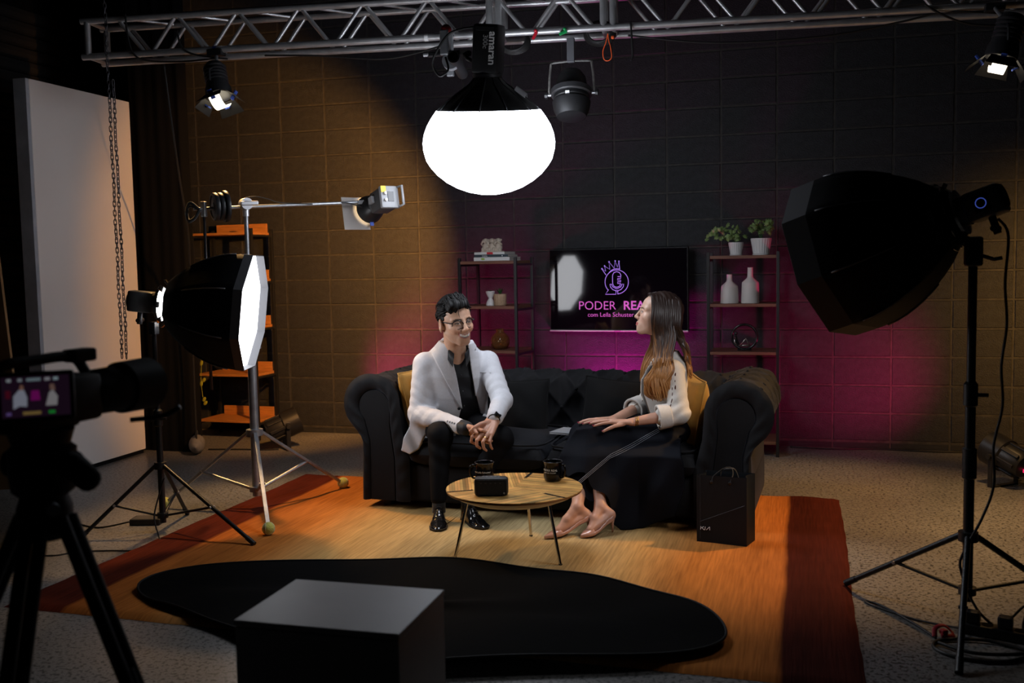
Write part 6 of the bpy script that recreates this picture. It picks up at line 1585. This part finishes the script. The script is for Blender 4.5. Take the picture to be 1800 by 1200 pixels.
    # ---- hair
    HR = mat('hair_black', (.007, .0065, .0065), .58, noise=(40, .3, (1, 1, 1)), spec=.22)
    def hair(P):
        p = hd.loc(P); q = p.copy(); q[:, 0] = np.abs(q[:, 0])
        d = ell(p, (0, -.022, .050), (.083, .103, .088)); d = smin(d, ell(p, (-.012, .045, .098), (.06, .045, .032)), .03)
        d = d+.0030*np.sin(p[:, 0]*190+60*p[:, 1])+.0020*np.sin(p[:, 0]*330-90*p[:, 2]+2)+.0022*np.sin(p[:, 1]*120+p[:, 2]*150)
        cut = ell(p, (.012, .120, .004), (.078, .090, .084)); d = smax(d, -cut, .006)
        d = smax(d, -np.maximum(np.maximum(-.035-p[:, 1]*0-p[:, 2]+0, -1)*1.0, p[:, 1]*0-1), .004) if False else d
        low = np.interp(p[:, 1], [-.13, -.06, -.02, .02, .05], [-.055, -.05, .018, -.022, .01]); d = smax(d, (low-p[:, 2]), .006)
        return d*hd.sc
    sdf_part('hair', hair, tuple(hd.o-.19), tuple(hd.o+.19), .0034, HR, t)
    rnd = random.Random(21); mb = MB()
    for k in range(230):
        x0 = rnd.uniform(-.066, .066); y0 = rnd.uniform(-.02, .070); z0 = .128-8.5*x0*x0-4.2*max(y0-.01, 0)**2-.02*(y0 > .06)
        L_ = rnd.uniform(.035, .075); sx = rnd.uniform(-.018, .004)-.25*x0*0; pts = []
        for i in range(6):
            q_ = i/5; x = x0+sx*q_+.003*math.sin(5*q_+k); y = y0-L_*q_+rnd.uniform(-.002, .002)
            zz_ = .052+.089*math.sqrt(max(0.02, 1-(x/.087)**2-((y+.022)/.110)**2)); lift = .016*math.sin(PI*min(1, q_*.9+.15))*(1.5 if y0 > .03 else .5)*rnd.uniform(.5, 1.1)
            pts.append(tuple(hd.wld((x, y, zz_+lift-.004))))
        mb.tube(pts, [.0035, .0042, .004, .0034, .0024, .0008], 5)
    for k in range(120):   # sides, combed back
        s = -1 if k % 3 else 1; z0 = rnd.uniform(.0, .10); y0 = rnd.uniform(-.01, .045) if z0 > .045 else rnd.uniform(-.08, -.04); L_ = rnd.uniform(.03, .06); pts = []
        for i in range(5):
            q_ = i/4; y = y0-L_*q_; z = z0-.012*q_; xx = .0845*math.sqrt(max(.03, 1-((y+.022)/.106)**2-((z-.05)/.091)**2))
            pts.append(tuple(hd.wld((s*(xx+.002+.003*math.sin(PI*q_)), y, z))))
        mb.tube(pts, [.002, .0032, .003, .0024, .0008], 5)
    mb.tube([tuple(hd.wld(p)) for p in smoothpath([(-.02, .082, .088), (-.026, .093, .075), (-.027, .094, .055), (-.022, .094, .035)], 4)], [.0016]*10+[.0012, .001, .0006], 5)
    wpart(mb, 'hair_locks', HR, t)
    # ---- glasses
    GL = mat('glasses_frame', (.012, .012, .014), .2); LZ = mat('glasses_lens', (.9, .9, .92), .05, alpha=.06, spec=.8)
    mb = MB()
    def gp(x, z, y=None): return tuple(hd.wld((x, (.1015-.9*max(abs(x)-.01, 0)**1.6*4) if y is None else y, z)))
    for s in (-1, 1):
        ring = [gp(s*(.0345+.0255*math.copysign(abs(math.cos(q))**.85, math.cos(q))), -.002+.0215*math.copysign(abs(math.sin(q))**.85, math.sin(q))) for q in np.linspace(0, 2*PI, 36, endpoint=False)]
        wpart(MB().tube(ring, .0020, 6, closed=True), 'rim', GL, t)
        top = [p for p in [gp(s*(.0345+.0255*math.cos(q)), .0215*math.sin(q)-.001) for q in np.linspace(.15, PI-.15, 14)]]; wpart(MB().tube(top, .0030, 6), 'brow_bar', GL, t)
        wpart(MB().tube([gp(s*.060, .008), tuple(hd.wld((s*.074, .075, .010))), tuple(hd.wld((s*.083, .02, .012))), tuple(hd.wld((s*.083, -.015, .008))), tuple(hd.wld((s*.080, -.028, -.012)))], .0028, 6), 'temple', GL, t)
        lm = MB(); c_ = gp(s*.034, 0); lm.add([c_]+ring, [(0, 1+i, 1+(i+1) % 36) for i in range(36)]); wpart(lm, 'lens', LZ, t)
    wpart(MB().tube([gp(-.0100, .004), gp(0, .0080), gp(.0100, .004)], .0026, 6), 'bridge', GL, t)
build_man()
def build_woman():
    base = V3(4.05, -2.4, .016)
    t = thing('person', 'woman in cream jacket and long navy skirt with long ombre hair, in profile', 'person', tuple(base))
    f0 = V3(-.951, -.309, -.03); u = V3(-.02, -.03, 1.); u /= np.linalg.norm(u); f = f0-u*(f0@u); f /= np.linalg.norm(f); a = np.cross(u, f)
    pel = V3(4.255, -2.17, .44)
    TR_ = np.stack([a, f, u], 1)
    def T(P): return (P-pel)@TR_
    shN, shF = V3(4.285, -2.325, .815), V3(4.185, -2.045, .812)
    elN, wrN = V3(4.325, -2.385, .595), V3(4.085, -2.478, .560)
    elF, wrF = V3(4.115, -2.045, .600), V3(3.965, -2.325, .548)
    hipN, hipF = V3(4.26, -2.25, .475), V3(4.20, -2.09, .475)
    knN, knF = V3(3.86, -2.465, .462), V3(3.80, -2.36, .462)
    anA, anB = V3(3.838, -2.712, .150), V3(3.950, -2.660, .148)
    toeA, toeB = V3(3.702, -2.852, .03), V3(3.876, -2.80, .03)
    hlA, hlB = V3(3.880, -2.690, .085), V3(4.000, -2.668, .085)
    hd = Head((4.197, -2.235, 1.108), (-.968, -.15, .20), (.206, .03, .978), 1.0, True, False)
    nk = V3(4.235, -2.19, .865); hb = hd.wld((0, -.035, -.055))
    zs = [-.04, .04, .14, .24, .31, .37, .41, .44, .47]; ws = [.155, .148, .132, .140, .146, .150, .120, .075, .05]; ds = [.120, .112, .100, .112, .112, .096, .080, .062, .05]; yo = [0, .0, .012, .028, .026, .008, -.002, -.0, .005]
    def torso(P, off=0): return loft(T(P), zs, [w_+off for w_ in ws], [d_+off for d_ in ds], yo, 2.2)
    NK = [V3(3.985, -2.500, .560), V3(3.978, -2.478, .565), V3(3.980, -2.455, .563), V3(3.990, -2.434, .556)]
    NF = [[V3(3.945, -2.512, .556), V3(3.915, -2.515, .548), V3(3.893, -2.515, .541)], [V3(3.932, -2.486, .562), V3(3.896, -2.490, .556), V3(3.868, -2.492, .549)],
          [V3(3.935, -2.456, .561), V3(3.902, -2.458, .556), V3(3.876, -2.459, .550)], [V3(3.952, -2.428, .555), V3(3.925, -2.425, .551), V3(3.905, -2.424, .546)]]
    NT = [V3(4.045, -2.500, .552), V3(4.005, -2.530, .545), V3(3.975, -2.545, .533), V3(3.950, -2.552, .520)]
    FK = [V3(3.905, -2.425, .552), V3(3.890, -2.408, .556), V3(3.882, -2.388, .556), V3(3.880, -2.368, .552)]
    FF = [[V3(3.868, -2.440, .552), V3(3.842, -2.45, .546), V3(3.824, -2.455, .540)], [V3(3.850, -2.42, .556), V3(3.820, -2.43, .549), V3(3.798, -2.438, .541)],
          [V3(3.842, -2.396, .555), V3(3.812, -2.402, .547), V3(3.792, -2.408, .538)], [V3(3.845, -2.37, .551), V3(3.82, -2.374, .544), V3(3.804, -2.378, .536)]]
    FT = [V3(3.94, -2.37, .552), V3(3.915, -2.43, .556), V3(3.885, -2.455, .552), V3(3.868, -2.468, .546)]
    def legs(P, g=0):
        d = None
        for h_, k_, n_ in ((hipN, knN, anB), (hipF, knF, anA)):
            calf = k_*.62+n_*.38+V3(.012, .02, 0)
            e = smin(cap(P, h_, k_, .078+g, .056+g), chain(P, [k_, calf, n_], [.052+g, .050+g, .029+g], .01), .02); d = e if d is None else smin(d, e, .012)
        for n_, to, hl in ((anA, toeA, hlA), (anB, toeB, hlB)):
            ball = hl*.32+to*.68; ball = V3(ball[0], ball[1], .045)
            e = chain(P, [n_+V3(0, 0, .0), (n_*.45+ball*.55)+V3(0, 0, .004), ball], [.029, .024, .019], .012); e = smin(e, cap(P, n_, hl+V3(0, 0, .024), .029, .027), .014); e = smin(e, cap(P, hl+V3(0, 0, .022), ball+V3(0, 0, .004), .027, .022), .012)
            d = smin(d, e, .012)
        return d
    def body(P):
        d = torso(P, -.016)
        d = smin(d, cap(P, nk-V3(0, 0, .02), hb, .050, .045), .03)
        d = smin(d, cap(P, shN, elN, .038, .034), .03); d = smin(d, chain(P, [elN, elN*.6+wrN*.4, wrN], [.033, .032, .021]), .01)
        d = smin(d, cap(P, shF, elF, .038, .034), .03); d = smin(d, chain(P, [elF, elF*.6+wrF*.4, wrF], [.033, .031, .021]), .01)
        d = smin(d, legs(P), .03)
        d = smin(d, hand_sdf(P, wrN, NK, NF, NT, .86), .008); d = np.minimum(d, smin(cap(P, elF, wrF, .033, .021), hand_sdf(P, wrF, FK, FF, FT, .86), .008))
        m_ = np.linalg.norm(P-hd.o, axis=1) < .23
        if m_.any(): d[m_] = smin(d[m_], hd.sdf(P[m_]), .012)
        return d
    skin = (.64, .40, .295)
    def colr(P):
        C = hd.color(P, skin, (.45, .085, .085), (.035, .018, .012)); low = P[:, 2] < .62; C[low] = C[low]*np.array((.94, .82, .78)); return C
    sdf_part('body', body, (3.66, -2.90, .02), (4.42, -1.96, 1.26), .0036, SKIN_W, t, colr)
    # ---- top
    def top(P):
        d = torso(P, -.004); return smax(d, -(np.linalg.norm((P-nk-V3(-.06, -.02, .02))/V3(1, 1, 1.1), axis=1)-.075), .006)
    sdf_part('top', top, (4.06, -2.36, .42), (4.42, -1.98, .92), .005, mat('top_black', (.008, .008, .011), .7), t)
    # ---- jacket
    JK = mat('jacket_cream', (.66, .62, .57), .75, noise=(120, .05), bump=(350, .15))
    VO = [(-.060, .52), (-.050, .40), (-.046, .25), (-.050, -.1), (.036, -.1), (.044, .25), (.055, .40), (.07, .52)]
    def jacket(P):
        tp = T(P); d = torso(P, .012)+.0022*vnoise(P, 24, 9); d = np.maximum(d, (.055-tp[:, 2]))
        d = smax(d, -np.maximum(poly2(tp[:, [0, 2]], VO), .02-tp[:, 1]), .003)
        sN_ = smin(cap(P, shN, elN, .062, .056), cap(P, elN, elN*.70+wrN*.30, .058, .054), .02)
        ab = elN-shN; q_ = (P-shN)@ab/(ab@ab); sN_ = sN_+.0035*np.sin(q_*24+10*P[:, 0]*6)*np.clip(q_-.25, 0, 1)
        sF_ = smin(cap(P, shF, elF, .060, .055), cap(P, elF, elF*.68+wrF*.32, .056, .052), .02)
        d = smin(d, sN_, .02); d = smin(d, sF_, .02)
        d = smax(d, -(np.linalg.norm((P-nk-V3(-.012, 0, .035))/V3(1.1, 1, 1), axis=1)-.066), .006)
        return d
    sdf_part('jacket', jacket, (4.0, -2.50, .46), (4.44, -1.94, .94), .0042, JK, t)
    def cuff(A, B, q0, q1, r0, r1):
        def g(P):
            ab = B-A; L_ = np.linalg.norm(ab); z = (P-A)@ab/L_; rad = np.linalg.norm(P-A-(z/L_)[:, None]*ab, axis=1); rr = r0+(r1-r0)*np.clip((z/L_-q0)/(q1-q0), 0, 1)
            return np.maximum(np.abs(rad-rr)-.005, np.maximum(q0*L_-z, z-q1*L_))-.002
        return g
    for A, B in ((elN, wrN), (elF, wrF)):
        sdf_part('rolled_cuff', cuff(A, B, .20, .44, .057, .060), tuple(np.minimum(A, B)-.08), tuple(np.maximum(A, B)+.08), .0035, JK, t)
    # piped front edges and openwork on the sleeve
    ED = mat('edge_tan', (.30, .17, .08), .6)
    for x in (-.047, .046):
        pts = [march(jacket, pel+a*(x+(.006 if x < 0 else -.006)*-1)+u*z+f*.3, -f)+f*.002 for z in np.linspace(.08, .40, 12)]; wpart(MB().tube([tuple(p) for p in pts], .002, 5), 'front_piping', ED, t)
    OW = mat('openwork_dark', (.10, .04, .03), .8); vd = V3(.11, -.99, -.06)
    def onsleeve(x, z): return march(jacket, V3(x, -2.62, z), V3(0, 1, 0))
    def mark(x, z, w_, h_, r_=0):
        w_ *= 1.4; h_ *= 1.25
        p = onsleeve(x, z); wpart(MB().sphere(tuple(p), (w_, .0022, h_), 8, 6, R=Matrix.Rotation(r_, 3, 'Y')), 'openwork_hole', OW, t)
    for x, z, w_, h_, r_ in ((4.272, .842, .010, .002, .5), (4.290, .815, .002, .010, -.3), (4.306, .800, .003, .011, .2), (4.276, .795, .003, .007, .3), (4.286, .775, .002, .016, .05), (4.306, .765, .002, .009, 0), (4.308, .735, .003, .012, .1),
                             (4.292, .725, .002, .012, .0), (4.293, .695, .002, .014, .05), (4.290, .665, .002, .013, .2), (4.283, .640, .002, .012, .4), (4.275, .622, .002, .008, .6)): mark(x, z, w_, h_, r_)
    for k in range(9):
        q_ = 2*PI*k/9; mark(4.250+.011*math.cos(q_)*(1 if k % 2 else .5)+.008*math.sin(q_)*.5, .742+.018*math.sin(q_)*(1 if k % 2 else .55), .0028, .0042, q_)
    # ---- skirt
    SKM = mat('skirt_navy', (.0042, .005, .0088), .8, bump=(200, .06), spec=.18)
    PL = [(3.80, .520), (3.755, .46), (3.728, .395), (3.713, .352), (3.819, .263), (3.894, .172), (3.984, .078), (4.044, .022), (4.149, .020), (4.315, .089), (4.362, .226), (4.36, .36), (4.33, .46), (4.20, .50), (3.944, .530)]
    def skirt(P):
        d = ell(P, (4.265, -2.17, .485), (.150, .175, .085))
        d = smin(d, cap(P, hipN, knN+V3(.02, 0, .0), .094, .072), .03); d = smin(d, cap(P, hipF, knF+V3(.02, 0, 0), .094, .072), .05)
        d = smin(d, cap(P, knN+V3(0, 0, 0), knN*.68+anB*.32+V3(-.035, -.02, 0), .072, .066), .03); d = smin(d, cap(P, knF, knF*.75+anA*.25+V3(-.03, 0, 0), .072, .066), .03)
        fold = .014*np.sin((P[:, 0]*.8-P[:, 2]*.5)*34)+.008*np.sin((P[:, 0]+P[:, 2]*.6)*21+1)
        yth = np.interp(P[:, 0], [3.86, 4.26], [-2.515, -2.30]); sst = np.clip((P[:, 2]-.39)/.12, 0, 1); sst = sst*sst*(3-2*sst)
        ylo = -2.545-.17*np.clip((4.13-P[:, 0])/.26, 0, 1)*np.clip((.50-P[:, 2])/.36, 0, 1)
        yc = ylo*(1-sst)+yth*sst+fold*np.clip((.5-P[:, 2])/.25, 0, 1)
        sh = np.maximum(poly2(P[:, [0, 2]], PL), np.abs(P[:, 1]-yc)-.014)-.003
        d = smin(d, sh, .035)
        legcut = np.maximum(P[:, 2]-(.36-.9*np.clip(P[:, 0]-3.72, 0, 1)), -1)
        return smax(d, .014-P[:, 2], .004)
    sdf_part('skirt', skirt, (3.66, -2.66, .01), (4.46, -1.96, .60), .0055, SKM, t)
    ST = mat('stitching_white', (.35, .36, .40), .6)
    for o_ in (-.009, 0, .009):
        pts = []
        for q_ in np.linspace(0, 1, 26):
            x = np.interp(q_, [0, .35, .6, .8, 1], [4.22, 4.10, 3.99, 3.905, 3.83]); z = np.interp(q_, [0, .35, .6, .8, 1], [.505, .445, .395, .325, .262])+o_
            pts.append(march(skirt, V3(x, -2.72, z), V3(0, 1, 0))+V3(0, -.0022, 0))
        wpart(MB().tube([tuple(p) for p in pts], .0009, 4), 'stitch_line', ST, t)
    # ---- shoes
    SHM = mat('nude_patent', (.50, .265, .195), .22, coat=.35)
    for n_, to, hl in ((anA, toeA, hlA), (anB, toeB, hlB)):
        dr = V3(to[0]-hl[0], to[1]-hl[1], 0); L_ = np.linalg.norm(dr); dr /= L_; sd = V3(-dr[1], dr[0], 0)
        def shoe(P, hl=hl, dr=dr, sd=sd, L_=L_):
            x = (P-hl)@dr/L_; y = (P-hl)@sd
            zc = np.interp(x, [-.1, 0, .25, .5, .7, .85, 1.0, 1.1], [.093, .090, .074, .046, .034, .031, .028, .026]); w_ = np.interp(x, [-.10, -.06, .0, .2, .45, .68, .85, .97, 1.03], [.008, .023, .034, .035, .037, .041, .032, .012, .004]); hh = np.interp(x, [-.1, .0, .15, .35, .6, .75, .9, 1.03], [.050, .052, .044, .032, .027, .024, .014, .006])
            z = P[:, 2]-zc; hz_ = np.where(z > 0, hh, .013)
            d = (np.sqrt((y/w_)**2+(z/hz_)**2)-1)*np.minimum(w_, hz_); d = np.maximum(d, np.maximum(-.09-x, x-1.02)*L_)
            d = smax(d, -np.maximum(np.maximum(np.abs(y)-.86*w_+.001, .0-z+.0), x-.66), .003)
            return d
        lo_ = np.minimum(hl, to)-.06; hi_ = np.maximum(hl, to)+.06; lo_[2] = .012; hi_[2] = .15
        sdf_part('pump', shoe, tuple(lo_), tuple(hi_), .003, SHM, t)
        h0 = hl-dr*.012
        wpart(MB().tube([tuple(h0+V3(0, 0, .004)), tuple(h0-dr*.002+V3(0, 0, -.02)), tuple(h0-dr*.004+V3(0, 0, -.045)), tuple(V3(h0[0], h0[1], .0175)-dr*.004)], [.016, .009, .0055, .0048], 10), 'stiletto_heel', SHM, t)
    # ---- jewellery and nails
    GO = mat('gold', (.65, .42, .12), .2, 1.0); ax = wrN-elN; ax /= np.linalg.norm(ax)
    for k in range(2): wpart(MB().lathe([(.0265, -.0025), (.0285, 0), (.0265, .0025), (.0255, 0)], 28, o=tuple(wrN-ax*(.022+.012*k)+V3(0, 0, .0)), axis=tuple(ax+V3(0, .1*k, .15))), 'bracelet', GO, t)
    wpart(MB().lathe([(.0085, -.002), (.0096, 0), (.0085, .002)], 18, o=tuple(NK[2]*.5+NF[2][0]*.5), axis=tuple(NF[2][0]-NK[2])), 'ring', mat('silver_ring', (.7, .7, .7), .2, 1.0), t)
    NL = mat('nail_red', (.36, .008, .05), .2)
    for F_ in NF+FF+[NT, FT]:
        e, p = F_[-1], F_[-2]; dd_ = (e-p)/np.linalg.norm(e-p); q_ = e+dd_*.003+V3(0, -.003, .0048)
        wpart(MB().sphere(tuple(q_), (.0068, .0045, .0022), 10, 6, R=Matrix.Rotation(math.atan2(dd_[1], dd_[0]), 3, 'Z')), 'fingernail', NL, t)
    wpart(MB().tube([tuple(nk+e) for e in (V3(.03, -.055, .035), V3(-.03, -.06, .015), V3(-.062, -.03, .0), V3(-.066, 0, -.004), V3(-.06, .03, .0))], .0012, 5), 'necklace', GO, t)
    # ---- hair: scalp cap and long locks
    HM = mat('hair_ombre', (.05, .03, .02), .38, attr='col', spec=.6)
    dark, mid, tip = np.array((.026, .014, .011)), np.array((.10, .043, .02)), np.array((.42, .19, .06))
    def hcol(z, r_):
        q_ = np.clip((1.02-z)/.20+r_, 0, 1); return np.where(q_ < .5, 1, 0)[..., None]*(dark+(mid-dark)*(q_*2)[..., None])+np.where(q_ < .5, 0, 1)[..., None]*(mid+(tip-mid)*((q_-.5)*2)[..., None])
    def scalp(P):
        p = hd.loc(P); q = p.copy(); q[:, 0] = np.abs(q[:, 0])
        d = ell(p, (0, -.028, .040), (.086, .106, .096))+.0016*np.sin(q[:, 0]*150+p[:, 1]*210)
        d = smax(d, -ell(q, (0, .125, -.02), (.084, .112, .102)), .006)
        low = np.interp(p[:, 1], [-.14, -.05, .01, .04], [-.12, -.10, -.05, .0]); return smax(d, low-p[:, 2], .008)*hd.sc
    sdf_part('hair', scalp, tuple(hd.o-.2), tuple(hd.o+.2), .0042, HM, t, lambda P: hcol(P[:, 2], np.full(len(P), -.2)))
    rnd = random.Random(4); mb = MB(); cols = []
    def lock(pts, r, cr):
        P_ = smoothpath([tuple(p) for p in pts], 6); n_ = len(P_); rs = [r*(.55+.45*min(1, i/4))*(1 if i < n_-7 else max(.1, (n_-i)/7)) for i in range(n_)]
        b_ = len(mb.v); mb.tube(P_, rs, 6, flat=.6); z_ = np.array([v[2] for v in mb.v[b_:]]); cols.append(hcol(z_, np.full(len(z_), cr)))
    for k in range(210):   # near side
        q_ = (k % 70)/69.; q_ = min(max(q_+rnd.uniform(-.03, .03), 0), 1); lay = k//70; j = lambda s: rnd.uniform(-s, s)
        o_ = .004*lay; pts = [hd.wld((.006, .068-.15*q_, .122-.018*abs(q_-.4)-.045*max(0, .25-q_)*1.6)), hd.wld((.055+o_, .056-.155*q_+j(.004), .098)), hd.wld((.084+o_, .034-.148*q_+j(.004), .035)), hd.wld((.088+o_, .024-.146*q_+j(.005), -.035))]
        X = lambda lo_, hi_: lo_+(hi_-lo_)*q_
        cr = rnd.uniform(-.28, .28)+(.28 if q_ < .12 else 0)-.15*(q_ > .75)
        wv = 5.5*q_+.9*lay+rnd.uniform(-.5, .5)
        if q_ < .78:
            pts += [V3(X(4.185, 4.33)+j(.006), X(-2.300, -2.325)-o_, 1.00+j(.01)), V3(X(4.19, 4.318)+.014*math.sin(wv), X(-2.32, -2.355)-o_, .90+j(.01)), V3(X(4.192, 4.305)+.020*math.sin(wv+1.5), X(-2.375, -2.41)-o_, .82+j(.012)),
                    V3(X(4.165, 4.272)+.024*math.sin(wv+3), X(-2.37, -2.405)-o_, .765+j(.012)), V3(X(4.17, 4.255)+.024*math.sin(wv+4.5)+j(.012), X(-2.355, -2.40), .715+j(.025)), V3(X(4.19, 4.245)+j(.014), X(-2.35, -2.39), .675+j(.02))]
        else:
            pts += [V3(X(4.165, 4.335)+j(.006), X(-2.28, -2.28), 1.00), V3(4.342+j(.01), -2.26+j(.02), .93), V3(4.355+j(.008), -2.24+j(.03), .87), V3(4.368+j(.008), -2.24+j(.03), .82), V3(4.372+j(.01), -2.24+j(.02), .78+j(.02))]
        lock(pts, rnd.uniform(.0045, .0075), cr)
    for k in range(80):   # far side, falling over the far shoulder in front
        q_ = rnd.random(); j = lambda s: rnd.uniform(-s, s)
        pts = [hd.wld((-.004, .066-.14*q_, .121-.03*max(0, .25-q_)*2)), hd.wld((-.055, .066-.15*q_, .097)), hd.wld((-.085, .056-.15*q_, .03)), hd.wld((-.085, .045-.14*q_, -.04)), V3(4.155+.05*q_+j(.006), -2.13, .97), V3(4.125+.05*q_+j(.006), -2.12, .89), V3(4.10+.03*q_+j(.008), -2.135+j(.01), .81), V3(4.092+.03*q_+j(.01), -2.14, .75+j(.02))]
        lock(pts, rnd.uniform(.005, .008), rnd.uniform(-.05, .2))
    for k in range(70):   # back
        q_ = k/69; an_ = -1.2+2.4*q_; j = lambda s: rnd.uniform(-s, s)
        pts = [hd.wld((.02*math.sin(an_), -.05, .13)), hd.wld((.07*math.sin(an_), -.105-.0*q_, .085)), hd.wld((.088*math.sin(an_), -.135+.03*abs(math.sin(an_)), .01)), hd.wld((.088*math.sin(an_), -.14+.03*abs(math.sin(an_)), -.07)), V3(4.340+j(.01), -2.22-.06*math.sin(an_), .94), V3(4.355+j(.01), -2.21-.05*math.sin(an_), .87), V3(4.365+j(.01), -2.21-.05*math.sin(an_), .80+j(.02))]
        lock(pts, rnd.uniform(.005, .008), rnd.uniform(-.45, -.2))
    for k in range(26):   # loose curls at the ends
        x0 = rnd.uniform(4.175, 4.30); th = (x0-4.17)*30+rnd.uniform(-.4, .4); A_ = rnd.uniform(.006, .013); z0 = rnd.uniform(.84, .90); z1 = rnd.uniform(.66, .71); pts = []
        for i in range(9):
            q_ = i/8; an_ = th+q_*5.5; pts.append(V3(x0+(4.225-x0)*.45*q_+A_*math.sin(an_), -2.388-.007*math.cos(an_)-.008*math.sin(PI*q_), z0+(z1-z0)*q_))
        lock(pts, rnd.uniform(.005, .008), rnd.uniform(.0, .35))
    o = wpart(mb, 'hair_locks', HM, t)
    ca = o.data.color_attributes.new('col', 'FLOAT_COLOR', 'POINT'); C = np.ones((len(o.data.vertices), 4), np.float32); C[:, :3] = np.concatenate(cols); ca.data.foreach_set('color', C.ravel())
build_woman()
